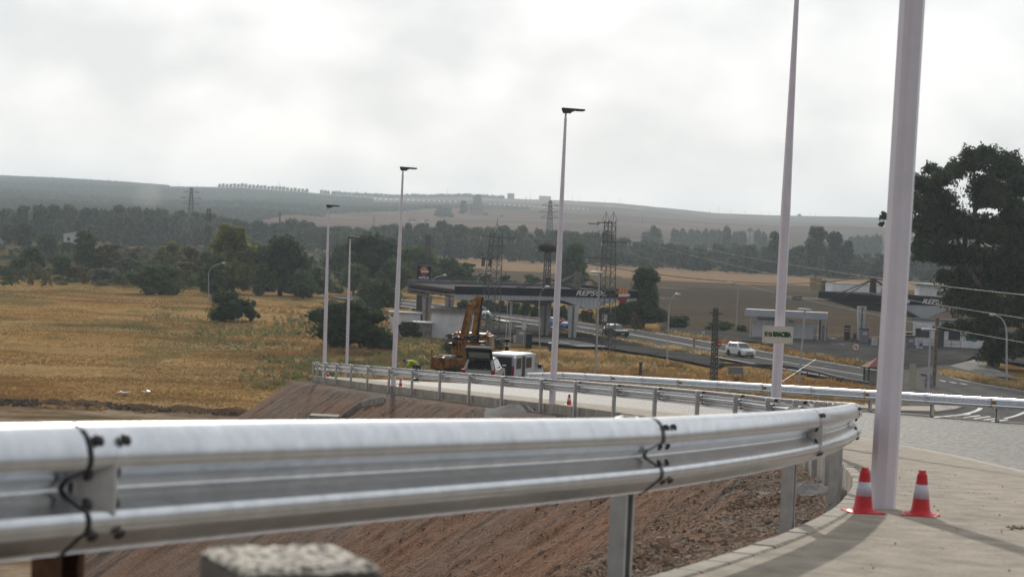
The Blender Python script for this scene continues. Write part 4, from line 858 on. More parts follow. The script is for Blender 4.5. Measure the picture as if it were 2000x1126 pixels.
for y in (-1, 1):
    bq = [(5.62, y*1.205, 1.80), (6.62, y*1.205, 1.80), (6.55, y*1.192, 2.45), (5.62, y*1.192, 2.45)]; bb_ = MB(); quad_on(bb_, [Vector(q) for q in bq[::-y]], th=.02); bb_.build('side_window', M_glp, t)
MB().box((5.09, -.9, 2.15), (.02, .34, .5)).build('rear_window', M_glp, t)
MB().box((6.90, 0, 2.1), (.06, 2.1, .75)).build('windscreen', M_gl, t)
b = MB(); b.hexa([(6.6, -1.2, 2.58), (7.15, -1.2, 2.5), (7.15, 1.2, 2.5), (6.6, 1.2, 2.58), (6.6, -1.2, 2.62), (7.15, -1.2, 2.54), (7.15, 1.2, 2.54), (6.6, 1.2, 2.62)]); b.build('sun_visor', M_stl, t)
b = MB(); b.tube([(6.7, -1.2, 2.3), (7.0, -1.75, 2.42), (7.0, -1.95, 2.1), (6.9, -1.9, 1.3), (6.8, -1.25, 1.15)], .03); b.box((7.0, -1.95, 1.75), (.08, .22, .42)); b.box((7.0, -1.97, 2.32), (.1, .26, .2)); b.build('mirror_arm', M_blk2, t)
for y in (-.25, -.95): MB().lathe([(.07, 2.73), (.07, 2.84), (.05, 2.88), (.01, 2.89)], 10, (5.7, y, 0)).build('beacon', M_lamp_o, t)
MB().lathe([(.06, 2.73), (.06, 2.84), (.01, 2.86)], 10, (5.5, .85, 0)).build('beacon', M_lamp_o, t)
# crane standing between bed and cab
MB().box((4.35, 0, 1.15), (.9, 2.3, .42)).build('crane_base', M_dk, t)
b = MB(); b.box((4.35, .15, 1.75), (.62, .75, 1.1)); b.box((4.35, .75, 1.7), (.5, .4, .5)); b.box((4.3, -.55, 1.85), (.4, .5, .34)); b.build('crane_column', M_or, t)
b = MB()
for y, z in ((-.9, 2.25), (.95, 2.05), (.3, 2.35), (-.3, 2.45), (.7, 2.45)): b.box((4.3, y, z), (.35, .42, .16), rz=y)
for k in range(9): b.tube([(4.1+.1*(k % 3), -1.0+.22*k, 1.5), (4.0, -.9+.22*k, 2.1+.1*(k % 2)), (4.3, -.6+.15*k, 2.5)], .035)
b.tube([(4.2, .2, 2.5), (4.35, -1.1, 2.72)], .09); b.build('hydraulic_gear', M_dk, t)
b = MB(); b.tube([(4.15, .55, 2.62), (4.15, .95, 2.42)], .07); b.tube([(4.2, -.8, 2.62), (4.3, -1.2, 2.80)], .05); b.build('polished_piston', M_stl, t)
def arm(a, c, w0, w1, m, nm):
    a, c = Vector(a), Vector(c); d = (c-a).normalized(); u = Vector((0, 1, 0)); u = (u-d*u.dot(d)).normalized(); v = d.cross(u); b = MB()
    b.hexa([a-u*w0-v*w0, a+u*w0-v*w0, a+u*w0+v*w0, a-u*w0+v*w0, c-u*w1-v*w1, c+u*w1-v*w1, c+u*w1+v*w1, c-u*w1+v*w1]); return b.build(nm, m, t)
arm((4.3, .28, 2.2), (4.45, -.12, 4.55), .15, .17, M_or, 'lower_arm')
arm((4.28, .40, 2.45), (4.43, .06, 4.3), .10, .10, M_rd, 'red_arm_cover')
arm((4.5, -.12, 4.3), (4.72, -.52, 5.05), .17, .15, M_or, 'elbow')
arm((4.72, -.56, 5.0), (4.52, -.34, 2.75), .13, .13, M_or, 'outer_arm')
arm((4.78, -.72, 5.0), (4.58, -.52, 2.3), .07, .10, M_dk, 'extension_arm')
arm((4.35, .05, 2.4), (4.45, -.18, 3.7), .05, .045, M_stl, 'lift_cylinder')
Mt = basis((4.22, .235, 3.42), (0.06, -.17, 1), (0, 1, 0.17)); text('lettering', 'PALFINGER', .2, M_blk2, t, basis((4.13, .17, 3.45), (-0.02, -.17, .98), (0, .98, .17)) , extrude=.002, width=1.3)
for xx in (1.2, 5.9):
    for y in (-1, 1): wheel(t, xx, y*1.05, .48, .28, y)
    MB().tube([(xx, -1, .48), (xx, 1, .48)], .06).build('axle', M_dk, t)
for y in (-1, 1): MB().box((2.6, y*1.15, .72), (1.2, .06, .3)).build('side_guard', M_stl, t)
# cargo: bundles of steel posts, tarpaulin
lm = t.matrix_basis.copy(); bpy.context.view_layer.update(); lm = Matrix.Translation((p.x, YT, zt)) @ Matrix.Rotation(R(79), 4, 'Z')
cg_ = empty('steel_post_bundle', lm @ Vector((1.5, .55, 1.12)), R(79), 'bundle of galvanised posts lying on the lorry bed', 'steel posts')
pb_ = MB().box((0, 0, 0), (2.6, .10, .05)); pbm = pb_.mesh('steel_post', M_galv2); rr2 = random.Random(4)
for k in range(16): o = link('steel_post', pbm, cg_); o.location = (rr2.uniform(-.2, .3), -.3+.13*(k % 6)+rr2.uniform(-.03, .03), .06+.10*(k//6)+.12*(k > 9)); o.rotation_euler = (rr2.uniform(-.6, .6), rr2.uniform(-.06, .10), rr2.uniform(-.07, .07))
# ------------------------------------------------------------------ worker bending over on the road
M_hv = mat('hi_vis_cloth', (0.42, 0.60, 0.02), (0.30, 0.44, 0.02), rough=.9, scale=9); M_skin = mat('skin', (0.36, 0.20, 0.14), rough=.6); M_hair = mat('dark_hair', (0.018, 0.012, 0.01), rough=.8); M_trs = mat('work_trousers', (0.03, 0.04, 0.07), rough=.9); M_glv = mat('work_gloves', (0.62, 0.60, 0.56), rough=.9)
YP = 97.5; p = at(815, 736, YP); zp = ramp_z(p.x, YP)
pr_ = empty('person', (p.x, YP, zp), R(180), 'crouched worker in a yellow-green hi-vis top behind the rail', 'person')
def skin(name, J, E, rad, m, parent, sub=1):
    me = bpy.data.meshes.new(name); me.from_pydata(J, E, []); me.materials.append(m); o = link(name, me, parent)
    o.modifiers.new('skin', 'SKIN'); sv = me.skin_vertices if me.skin_vertices else None
    if not sv:
        a = me.attributes if False else None
    lay = me.skin_vertices[0] if len(me.skin_vertices) else me.skin_vertices.new() if hasattr(me.skin_vertices, 'new') else None
    if lay:
        for i, q in enumerate(rad): lay.data[i].radius = (q, q)
        lay.data[0].use_root = True
    s_ = o.modifiers.new('subdiv', 'SUBSURF'); s_.levels = sub; s_.render_levels = sub; return o
J = [(0, 0, .62), (.18, 0, .80), (.36, 0, .90), (.47, 0, .88), (.56, 0, .84), (.64, 0, .80),
     (.02, .12, .58), (.26, .15, .42), (-.05, .14, .10), (.12, .15, .05), (.02, -.12, .58), (.26, -.15, .42), (-.05, -.14, .10), (.12, -.15, .05),
     (.36, .20, .86), (.46, .25, .62), (.62, .20, .50), (.36, -.20, .86), (.46, -.25, .62), (.62, -.20, .50)]
E_ = [(0, 1), (1, 2), (2, 3), (3, 4), (4, 5), (0, 6), (6, 7), (7, 8), (8, 9), (0, 10), (10, 11), (11, 12), (12, 13), (2, 14), (14, 15), (15, 16), (2, 17), (17, 18), (18, 19)]
skin('body', J, E_, [.15, .155, .15, .06, .085, .08, .10, .085, .055, .045, .10, .085, .055, .045, .075, .055, .04, .075, .055, .04], M_skin, pr_, 2)
skin('hi_vis_top', J[:3]+[J[14], J[15], J[17], J[18]], [(0, 1), (1, 2), (2, 3), (3, 4), (2, 5), (5, 6)], [.165, .175, .17, .095, .075, .095, .075], M_hv, pr_, 2)
skin('trousers', [J[0], J[6], J[7], J[8], J[10], J[11], J[12]], [(0, 1), (1, 2), (2, 3), (0, 4), (4, 5), (5, 6)], [.168, .12, .10, .075, .12, .10, .075], M_trs, pr_, 2)
skin('hair', [(.545, 0, .90), (.62, 0, .90), (.66, 0, .86)], [(0, 1), (1, 2)], [.075, .08, .06], M_hair, pr_, 2)
for y in (-1, 1):
    hnd = MB(); hnd.box((.66, y*.19, .46), (.09, .075, .035))
    for k in range(4): hnd.tube([(.70, y*.19+(k-1.5)*.02, .46), (.745, y*.19+(k-1.5)*.02, .45-.004*k), (.765, y*.19+(k-1.5)*.02, .42)], .0095, 5)
    hnd.tube([(.64, y*.15, .46), (.69, y*.13, .44)], .011, 5); hnd.build('glove', M_glv, pr_)
    MB().box((.06, y*.145, .05), (.28, .10, .10)).build('boot', M_blk2, pr_)
# ================================================================== FUEL STATIONS
M_navy = mat('navy_fascia', (0.012, 0.014, 0.028), rough=.6, spec=.2); M_wcor = mat('white_corrugated_cladding', (0.46, 0.48, 0.54), (0.38, 0.40, 0.45), rough=.6, scale=.6); M_soff = mat('grey_soffit', (0.22, 0.215, 0.215), (0.16, 0.157, 0.157), rough=.9, scale=.4, spec=.1)
M_let = mat('white_lettering', (0.72, 0.72, 0.72), rough=.4); M_lor = mat('logo_orange', (0.60, 0.20, 0.05), rough=.4); M_lrd = mat('logo_red', (0.28, 0.02, 0.05), rough=.4)
M_bsh = mat('blue_grey_sheet', (0.15, 0.165, 0.20), (0.11, 0.12, 0.145), rough=.6, scale=.5); M_cw = mat('white_column', (0.56, 0.56, 0.57), (0.44, 0.44, 0.45), rough=.6, scale=.7)
M_oldw = mat('stained_whitewash', (0.80, 0.80, 0.84), (0.62, 0.62, 0.66), rough=.9, scale=.8, detail=8); M_cnc = mat('weathered_concrete', (0.27, 0.25, 0.22), (0.12, 0.11, 0.10), rough=.95, scale=2.2, detail=8); M_brn = mat('brown_steel', (0.07, 0.05, 0.04), rough=.8, scale=3); M_zinc = mat('lattice_steel', (0.17, 0.175, 0.18), (0.11, 0.113, 0.118), rough=.6, metal=.3, scale=3)
M_zincd = mat('dark_lattice_steel', (0.085, 0.085, 0.088), (0.06, 0.06, 0.06), rough=.7, scale=3); M_ins = mat('glass_insulator', (0.60, 0.64, 0.62), rough=.2); M_cbl = mat('dark_cable', (0.02, 0.02, 0.02), rough=.6); M_wire = mat('pale_wire', (0.26, 0.25, 0.22), rough=.45, metal=.3)
M_lgt = mat('pale_lamp_post', (0.42, 0.43, 0.45), (0.34, 0.35, 0.37), rough=.5, scale=2); M_strw = mat('straw_bale', (0.36, 0.25, 0.11), (0.22, 0.15, 0.07), rough=1, scale=3, detail=8); M_tile = mat('red_brown_roof', (0.16, 0.075, 0.06), (0.10, 0.055, 0.045), rough=.9, scale=.3)
M_roof = mat('dusty_dark_roof', (0.075, 0.07, 0.068), (0.05, 0.047, 0.045), rough=1, scale=.4, spec=.05)
def logo(parent, M, s):
    """half-sun emblem: orange ribbed upper disc, white band, red lower disc"""
    n = 14; P = lambda a, r: (r*math.cos(a)*s, r*math.sin(a)*s, 0); g = empty('emblem', (0, 0, 0), 0, 'x', 'x'); del g['label'], g['category']; g.parent = parent; g.matrix_basis = M
    b = MB(); b.prism([P(math.pi*k/n, .5) for k in range(n+1)], (0, .10*s, 0), (0, .10*s, .02)); b.prism([(-.62*s, .10*s, 0), (-.1*s, .10*s, 0), (-.1*s, .26*s, 0), (-.58*s, .26*s, 0)], (0, 0, 0), (0, 0, .02)); b.build('orange_half', M_lor, g)
    b = MB(); b.prism([(-.38*s, -.13*s, 0), (.62*s, -.09*s, 0), (.62*s, .10*s, 0), (-.38*s, .08*s, 0)], (0, 0, 0.01), (0, 0, .04))
    for k in (-.22, .05, .3): b.prism([(k*s-.012*s, .12*s, 0), (k*s+.012*s, .12*s, 0), (k*s*.8+.012*s, .56*s, 0), (k*s*.8-.012*s, .56*s, 0)], (0, 0, .021), (0, 0, .03))
    b.build('white_band', M_let, g)
    b = MB(); b.prism([P(math.pi+math.pi*k/n, .46) for k in range(n+1)], (0, -.12*s, 0), (0, -.12*s, .02)); b.build('red_half', M_lrd, g)
def canopy(C, u, lu, v, lv, zt, label, txt_t, logo_t, keel_t, keel_w, keel_d, fh, drop0, drop1, cols, masts, back_high, text_w, side_letter=False, dark_side=False):
    """C front-left corner, u along the front (to the right), v to the back; zt fascia top"""
    C = Vector((*C, 0)); u = Vector((*u, 0)).normalized(); v = Vector((*v, 0)).normalized()
    root = empty('station_canopy', C, 0, label, 'canopy'); Z = Vector((0, 0, 1)); P = lambda a, b, z: u*a+v*b+Z*z
    b = MB(); b.hexa([P(.1, .1, zt-fh*.75), P(lu-.1, .1, zt-fh*.75), P(lu-.1, lv-.1, zt-fh*.75), P(.1, lv-.1, zt-fh*.75), P(.1, .1, zt-fh*.45), P(lu-.1, .1, zt-fh*.45), P(lu-.1, lv-.1, zt-fh*.45), P(.1, lv-.1, zt-fh*.45)]); b.build('roof_slab', M_roof, root)
    def face(p0, p1, n, z0, z1, m, nm, np_):   # fascia split into panels
        d = p1-p0
        for k in range(np_):
            a = p0+d*(k/np_); c = p0+d*((k+1)/np_)-d.normalized()*.02; q = MB(); q.prism([a+Z*z0, c+Z*z0, c+Z*z1, a+Z*z1], (0, 0, 0), n*.12); q.build(nm, m, root)
    face(P(0, 0, 0), P(lu, 0, 0), -v, zt-fh, zt, M_navy, 'fascia_panel', 6)
    face(P(lu, 0, 0), P(lu, lv, 0), u, zt-fh, zt, M_navy, 'fascia_panel', 4)
    face(P(0, lv, 0), P(lu, lv, 0), v, zt-back_high, zt, M_bsh, 'back_fascia_panel', 6)
    if dark_side: face(P(0, 0, 0), P(0, lv, 0), -u, zt-fh, zt, M_navy, 'fascia_panel', 3)
    else:                      # side stripped to its steel beams
        q = MB()
        for z in (zt-fh-.2, zt-fh-.75): q.tube([P(0, .2, z), P(.2, lv, z)], .07, 5)
        for k in range(6): q.tube([P(.3, lv*k/6+.5, zt-fh-.2), P(3.2, lv*k/6+1.0, zt-fh-.75)], .05, 5); q.tube([P(0.05, lv*k/6+.5, zt-fh-.2), P(.05, lv*(k+1)/6+.5, zt-fh-.75)], .035, 5)
        q.build('bare_roof_truss', M_cnc, root)
    # corrugated cladding hanging under the front fascia: straight strip, then the dip of the keel
    kt, kw = keel_t*lu, keel_w*lu; lo = lambda a: zt-fh-(drop0+(drop1-drop0)*a/lu)
    def low(a):
        base = lo(a); 
        if abs(a-kt) < kw: base = min(base, zt-fh-keel_d*(1-abs(a-kt)/kw)-.12)
        return base
    st_ = .62; q0 = 0
    while q0 < lu-.01:
        q1 = min(lu, q0+st_); b = MB(); b.prism([P(q0, -.02, low(q0)), P(q1-.03, -.02, low(q1-.03)), P(q1-.03, -.02, zt-fh-.004), P(q0, -.02, zt-fh-.004)], (0, 0, 0), v*.06); b.build('cladding_sheet', M_wcor, root); q0 = q1
    # keel: the inverted pyramid carried by the columns
    b = MB(); b.add([P(kt-kw, .05, zt-fh-.1), P(kt+kw, .05, zt-fh-.1), P(kt, .05, zt-fh-keel_d-.1), P(kt-kw, lv, zt-fh-.1), P(kt+kw, lv, zt-fh-.1), P(kt, lv, zt-fh-keel_d*.6)], [(0, 2, 1), (0, 3, 5, 2), (1, 2, 5, 4), (3, 4, 5)]); b.build('soffit_keel', M_soff, root)
    b = MB(); b.add([P(lu*.30, 2.5, zt-fh-.5), P(kt-kw*.6, 2.5, zt-fh-.5), P((lu*.3+kt)/2, 2.8, zt-fh-1.35), P(lu*.30, lv-2, zt-fh-.5), P(kt-kw*.6, lv-2, zt-fh-.5), P((lu*.3+kt)/2, lv-2.3, zt-fh-1.35)], [(0, 2, 1), (0, 3, 5, 2), (1, 2, 5, 4), (3, 4, 5)]); b.build('soffit_keel', M_soff, root)
    for (px, py, Yc, w, hz) in cols:
        p = at(px, py, Yc)-C; b = MB(); b.hexa([(p.x-w*.36, p.y-w*.36, .2), (p.x+w*.36, p.y-w*.36, .2), (p.x+w*.36, p.y+w*.36, .2), (p.x-w*.36, p.y+w*.36, .2), (p.x-w*.62, p.y-w*.5, hz), (p.x+w*.62, p.y-w*.5, hz), (p.x+w*.62, p.y+w*.5, hz), (p.x-w*.62, p.y+w*.5, hz)]); c_ = b.build('column', M_cw, root)
        MB().box((p.x, p.y-w*.52, hz*.5), (w*.22, .05, hz*.96)).build('rain_pipe', M_soff, c_)
        MB().box((p.x, p.y, .34), (w*3.0, 2.2, .26)).build('pump_island', M_brn, c_)
    for (px, pyb, pyt, Ym, w, m) in masts:
        p = at(px, pyb, Ym)-C; tp = at(px, pyt, Ym).z; b = MB(); b.hexa([(p.x-w/2, p.y-w/2, zt-fh), (p.x+w/2, p.y-w/2, zt-fh), (p.x+w/2, p.y+w/2, zt-fh), (p.x-w/2, p.y+w/2, zt-fh), (p.x-w*.38, p.y-w*.38, tp), (p.x+w*.38, p.y-w*.38, tp), (p.x+w*.38, p.y+w*.38, tp), (p.x-w*.38, p.y+w*.38, tp)]); o = b.build('roof_mast', m, root)
        for s in (-1, 1):
            for dv in (-3, 3): MB().tube([(p.x, p.y, tp-.15), Vector((p.x, p.y, 0))+u*s*5.6+v*dv*.4+Z*(zt-fh*.5)], .085, 5).build('stay_rod', m, o)
    Mf = lambda a, z: basis(P(a, -.125, z), u, Z)
    text('lettering', 'REPSOL', .92, M_let, root, Mf(txt_t*lu, zt-fh*.52), shear=.32, offset=.02, extrude=.01, width=text_w)
    logo(root, Mf(logo_t*lu, zt-fh*.62), 1.75)
    return root
g1 = canopy((-7.1, 266.5), (23.8, 14), 27.2, (-6.7, 19), 20, 6.72, 'near fuel station canopy with black fascia and white zigzag cladding', .735, .915, .725, .19, 1.5, 1.02, .72, .30,
       [(1063, 660, 279, 1.25, 4.9), (1117, 668, 276, 1.25, 4.6), (832, 640, 284, 1.1, 4.7), (876, 640, 292, 1.1, 4.7)], [(1069, 575, 541, 276, .9, M_brn), (1127, 575, 531, 281, 1.0, M_cnc)], 1.75, 4.7)
g2 = canopy((53.2, 300.5), (.90, .34), 12.5, (-.5, .866), 16.5, 6.85, 'right-hand station canopy with navy fascia behind the thick lamp post', .56, .13, .42, .36, 1.9, 1.05, .10, .10,
       [(1680, 672, 304, 1.0, 5.2), (1742, 690, 302, 1.0, 5.2)], [(1704, 576, 543, 309, 1.0, M_brn)], 1.05, 4.7, dark_side=True)
# totem sign
p = at(825, 600, 296); r = empty('fuel_totem', (p.x, 296, 0), R(6), 'navy fuel brand totem with emblem rising behind the near canopy', 'sign')
b = MB(); zb = at(826, 548, 296).z; zt_ = at(826, 518, 296).z; b.box((0, 0, (zb+zt_)/2), (1.85, .3, zt_-zb)); b.build('sign_board', M_navy, r)
MB().box((0, .02, zb/2+.1), (1.7, .24, zb)).build('lower_board', mat('faded_totem_panel', (0.05, 0.05, 0.055), rough=.6), r)
text('lettering', 'REPSOL', .42, M_let, r, Matrix.Translation((0, -.155, zb+.42)) @ Matrix.Rotation(R(90), 4, 'X'), shear=.3, offset=.012, width=1.5)
logo(r, Matrix.Translation((0, -.155, zb+1.28)) @ Matrix.Rotation(R(90), 4, 'X'), 1.1)
text('lettering', 'SO', 1.15, M_let, r, Matrix.Translation((.55, -.12, zb-3.3)) @ Matrix.Rotation(R(90), 4, 'X') @ Matrix.Rotation(R(90), 4, 'Z'), offset=.03, width=1.5)
# pumps and small gear of the near station
M_pmp = mat('pump_grey', (0.22, 0.23, 0.26), (0.16, 0.165, 0.19), rough=.5, scale=2); M_wht = mat('white_panel', (0.56, 0.57, 0.60), (0.46, 0.47, 0.50), rough=.5, scale=2)
M_drk = mat('dark_grey_bin', (0.045, 0.048, 0.06), rough=.6)
def pump(px, py, z, label, tall=2.0, body=None):
    p = gp(px, py, z); r = empty('fuel_pump', p, R(random.uniform(-8, 8)), label, 'fuel pump'); m = body or M_pmp
    MB().box((0, 0, tall*.42), (1.15, .6, tall*.82)).build('pump_body', m, r); MB().box((0, 0, tall*.92), (1.3, .66, tall*.14)).build('pump_head', M_drk, r)
    MB().box((.1, -.31, tall*.62), (.6, .03, .36)).build('display', M_wht, r); MB().tube([(.6, 0, tall*.8), (.75, -.1, tall*.4), (.62, -.1, tall*.3)], .03, 5).build('hose', M_blk2, r)
    return r
def boxy(name, px, py, z, dims, m, label, cat, extra=None):
    p = gp(px, py, z); r = empty(name, p, R(5), label, cat); MB().box((0, 0, dims[2]/2), dims).build('cabinet', m, r); 
    MB().box((0, 0, dims[2]+.02), (dims[0]*1.04, dims[1]*1.04, .05)).build('lid', M_drk if m is not M_drk else M_pmp, r)
    if extra: extra(r)
    return r
pump(1017, 671, .32, 'dark fuel pump under the near canopy between the white cabinet and the navy board', 2.1)
boxy('white_cabinet', 1008, 669, .32, (.6, .6, 1.0), M_wht, 'low white cabinet left of the pump under the near canopy', 'cabinet')
boxy('navy_board', 1032, 681, .3, (.72, .14, 1.75), M_navy, 'upright navy board in front of the pumps of the near station', 'board')
boxy('litter_bin', 1074, 686, .3, (.45, .45, .95), M_drk, 'dark litter bin left of the third lamp post near the road', 'bin')
boxy('grey_cabinet', 953, 662, .3, (.75, .6, 2.6), M_pmp, 'tall grey cabinet at the foot of the left lattice mast', 'cabinet')
p = gp(1022, 672, .3); r = empty('notice_stand', (p.x, p.y, .3), 0, 'white notice stand right beside the dark pump of the near station', 'sign'); MB().tube([(0, 0, 0), (0, 0, 2.6)], .04).build('pole', M_lgt, r); MB().box((0, -.04, 2.2), (.5, .03, .9)).build('notice', M_wht, r)
o = MB().box(gp(988, 665, .3)+Vector((0, 0, .35)), (3.2, .3, .7), rz=.1).build('low_wall', M_cnc); tag(o, 'low concrete wall left of the pumps under the near canopy', 'wall')
p = gp(991, 678, .3); r = empty('striped_gauge_frame', p, 0, 'slim white frame of two rods with red tips beside the lattice mast', 'frame'); zt_ = at(995, 587, p.y).z-.3
for k, x in enumerate((-.22, .12, .3)): MB().tube([(x, 0, 0), (x+.02, 0, zt_-.1*k)], .035, 5).build('rod', M_wht, r)
MB().box((.05, 0, zt_*.62), (.6, .05, .05)).build('crossbar', M_zincd, r); MB().box((-.2, 0, zt_), (.16, .06, .2)).build('red_tip', M_lrd, r); MB().box((.32, 0, zt_-.1), (.1, .06, .2)).build('red_tip', M_lrd, r)
# white building left of the crane with its annex
def bldg(name, px, py, rz, dims, m, label, roof_m=None, ov=.25, rt=.22, z=0):
    p = gp(px, py, z); r = empty(name, p, rz, label, 'building'); w, d, h = dims
    MB().box((0, d/2, h/2-.1), (w, d, h)).build('wall', m, r); MB().box((0, d/2, h-.1+rt/2), (w+2*ov, d+2*ov, rt)).build('roof', roof_m or M_cnc, r); return r
w = bldg('white_building', 884, 662, R(-6), (5.4, 5.5, 3.55), M_oldw, 'flat roofed white building with a crumbling roof edge behind the orange lorry', M_cnc, .32, .35)
MB().box((0, -.335, 3.30), (5.7, .03, .16)).build('stained_eaves', mat('peeling_purple_paint', (0.16, 0.14, 0.20), (0.35, 0.34, 0.35), rough=.9, scale=2.5), w)
an = bldg('stone_annex', 822, 660, R(-4), (2.4, 3, 2.0), M_cnc, 'low crumbling stone annex left of the white building', M_oldw, .2, .12)
an2 = bldg('old_shed', 790, 655, R(2), (3.8, 5, 2.9), M_oldw, 'long low shed roof left of the white building behind the lamp post', mat('fibre_cement_roof', (0.26, 0.24, 0.21), (0.17, 0.16, 0.14), rough=.9, scale=1), .3, .12)
p = gp(838, 648); MB_ = MB().tube([(p.x-2.2, p.y-1, 2.7), (p.x-.4, p.y-1, 2.7), (p.x-.2, p.y-1, 2.6), (p.x-.2, p.y-1, 2.0)], .04); o = MB_.build('bent_pipe', M_zincd); tag(o, 'bent grey pipe beside the wall of the white building', 'pipe')
# car wash shed
p = gp(1535, 661, .29); r = empty('car_wash_shed', p, R(-7), 'open car wash shed with a deep pale roof edge and white back wall', 'shed')
for k in range(5): MB().box((-4.75+k*2.32, -1.0, 3.45), (2.30, .12, .95)).build('roof_fascia_panel', M_wcor, r)
MB().box((0, 1.2, 3.55), (11.4, 4.3, .6)).build('roof', M_wcor, r)
for k in range(4): MB().box((-3.7+k*2.15, .3, 1.18), (2.12, .12, 2.25)).build('wall_panel', M_wht, r)
MB().box((-2.6, 2.7, 2.75), (3.0, .1, .8)).build('upper_panel', M_soff, r)
for x in (-5.0, -.2, 4.4, 5.4): MB().box((x, -.7, 1.55), (.14, .14, 3.1)).build('post', M_cw, r)
MB().box((4.7, 2.0, 1.4), (.25, .25, 2.8)).build('post', M_drk, r); MB().box((5.3, .6, 1.1), (.7, .6, 2.0)).build('wash_machine', M_pmp, r); MB().box((.6, .2, 2.45), (.9, .2, .16)).build('wall_box', M_drk, r)
# right-hand station gear
boxy('price_board', 1654, 663, .3, (.85, .2, 2.0), mat('maroon_board', (0.07, 0.012, 0.02), rough=.5), 'dark maroon price board with pale stripes left of the right-hand pumps', 'board', lambda r: [MB().box((0, -.11, z), (.8, .02, .16)).build('stripe', M_lgt, r) for z in (1.25, 1.6)])
boxy('litter_bin', 1669, 664, .3, (.38, .38, 1.0), M_drk, 'slim dark litter bin beside the maroon price board', 'bin')
pump(1686, 668, .45, 'grey fuel pump on the island left of the thick lamp post', 2.0); pump(1776, 682, .45, 'grey fuel pump right of the thick lamp post', 1.9)
boxy('ice_box', 1796, 680, .3, (.8, .5, .95), M_wht, 'white box cabinet with a blue front near the station shop', 'cabinet', lambda r: MB().box((.1, -.26, .5), (.4, .02, .45)).build('blue_front', mat('blue_label', (0.06, 0.15, 0.30)), r))
boxy('white_cabinet', 1708, 674, .45, (.7, .5, 1.0), M_wht, 'white cabinet on the pump island just left of the thick lamp post', 'cabinet')
p = gp(1850, 677, .3); r = empty('station_shop', p, R(-14), 'station shop with wide windows and a dark sign, partly hidden by the big tree', 'shop')
MB().box((0, 3, 1.75), (9.6, 6, 3.5)).build('wall', M_oldw, r); MB().box((0, 3, 3.6), (10, 6.4, .25)).build('roof', M_soff, r)
MB().box((-3.4, -.02, 1.75), (2.0, .06, 1.25)).build('window', M_gl, r); MB().box((.9, -.02, 1.65), (1.6, .06, 1.3)).build('window', M_gl, r); MB().box((-1.0, -.03, 1.15), (1.0, .06, 2.3)).build('door', M_drk, r)
MB().box((-1.05, -.06, 2.65), (2.2, .1, .5)).build('shop_sign', M_drk, r); MB().box((-1.05, -.08, 2.36), (2.2, .1, .06)).build('orange_strip', M_lor, r); MB().box((3.3, -.02, 1.6), (1.5, .05, 1.2)).build('poster', mat('teal_poster', (0.03, 0.16, 0.20)), r)
rl = MB()
for k in range(6): rl.tube([(-4.6+k*1.3, -1.6, 0), (-4.6+k*1.3, -1.6, .95)], .03, 5)
for z in (.5, .95): rl.tube([(-4.6, -1.6, z), (1.9, -1.6, z)], .025, 5)
rl.build('handrail', M_zincd, r)
bldg('white_shed', 1985, 699, R(-10), (4, 4, 2.6), M_oldw, 'low cream shed at the right edge behind the lamp post', M_drk, .2, .14)
o = bldg('flat_white_house', 1672, 589, R(4), (11.5, 8, 4.2), M_oldw, 'long pale house behind the right-hand canopy', M_cnc, .1, .1); 
o = bldg('small_white_house', 1822, 604, R(0), (6.2, 6, 5.4), M_oldw, 'small pale house with a grey tiled roof behind the thick lamp post', M_bsh, .8, .3)
MB().box((1.2, -.02, 3.6), (1.0, .06, 1.0)).build('window', M_gl, o)
# ------------------------------------------------------------------ road signs
M_sred = mat('sign_red', (0.42, 0.015, 0.02), (0.38, 0.012, 0.02), rough=.4); M_swh = mat('sign_white', (0.62, 0.62, 0.62), rough=.4); M_sgy = mat('sign_back', (0.22, 0.23, 0.24), rough=.5, metal=.3)
RX = Matrix.Rotation(R(90), 4, 'X')
def sign_round(px, py_base, py_c, rad, z, label, kind, Y=None):
    p = gp(px[0], py_base, z) if Y is None else at(px[0], py_base, Y); r = empty('road_sign', p, 0, label, 'road sign'); c = at(px[1], py_c, p.y); h = c.z-p.z
    MB().tube([(0, 0, 0), (c.x-p.x, 0, h)], .035, 6).build('pole', M_sgy, r)
    Mc = Matrix.Translation((c.x-p.x, -.05, h)) @ RX
    MB().lathe([(rad, -.012), (rad, .012)], 24, (0, 0, 0)).build('disc', M_sred, r).matrix_basis = Mc
    if kind == 'noentry': MB().box((0, 0, .016), (rad*1.35, rad*.32, .01)).build('white_bar', M_swh, r).matrix_basis = Mc
    else:
        MB().lathe([(rad*.82, .012), (rad*.82, .018)], 24).build('white_face', M_swh, r).matrix_basis = Mc
        b = MB(); b.box((.02*rad, .10*rad, .021), (rad*.5, rad*.2, .006)); b.box((.25*rad, -.18*rad, .021), (rad*.2, rad*.6, .006)); b.prism([(-.5*rad, .1*rad, .018), (-.18*rad, -.16*rad, .018), (-.18*rad, .36*rad, .018)], (0, 0, 0), (0, 0, .006)); b.build('turn_arrow', M_blk2, r).matrix_basis = Mc
    return r
sign_round((1402, 1403), 702, 671.5, .36, .3, 'no entry sign beside the white off-roader and the lattice pole', 'noentry')
sign_round((1091, 1093), 668, 625, .42, .3, 'no entry sign in front of the blue car', 'noentry')
sign_round((1150, 1152), 633, 607.5, .32, .0, 'farther no entry sign under the point of the white zigzag cladding', 'noentry')
sign_round((1670, 1671.5), 713, 677, .46, .3, 'no left turn sign on a thin pole at the roadside', 'turn')
p = gp(1373, 663, .3); r = empty('road_sign', p, 0, 'small red and white rectangular sign across the main road', 'road sign'); MB().tube([(0, 0, 0), (0, 0, 1.3)], .03).build('pole', M_sgy, r); MB().box((0, -.04, 1.1), (.36, .02, .55)).build('plate', M_swh, r); MB().box((0, -.055, 1.3), (.36, .02, .16)).build('red_top', M_sred, r)
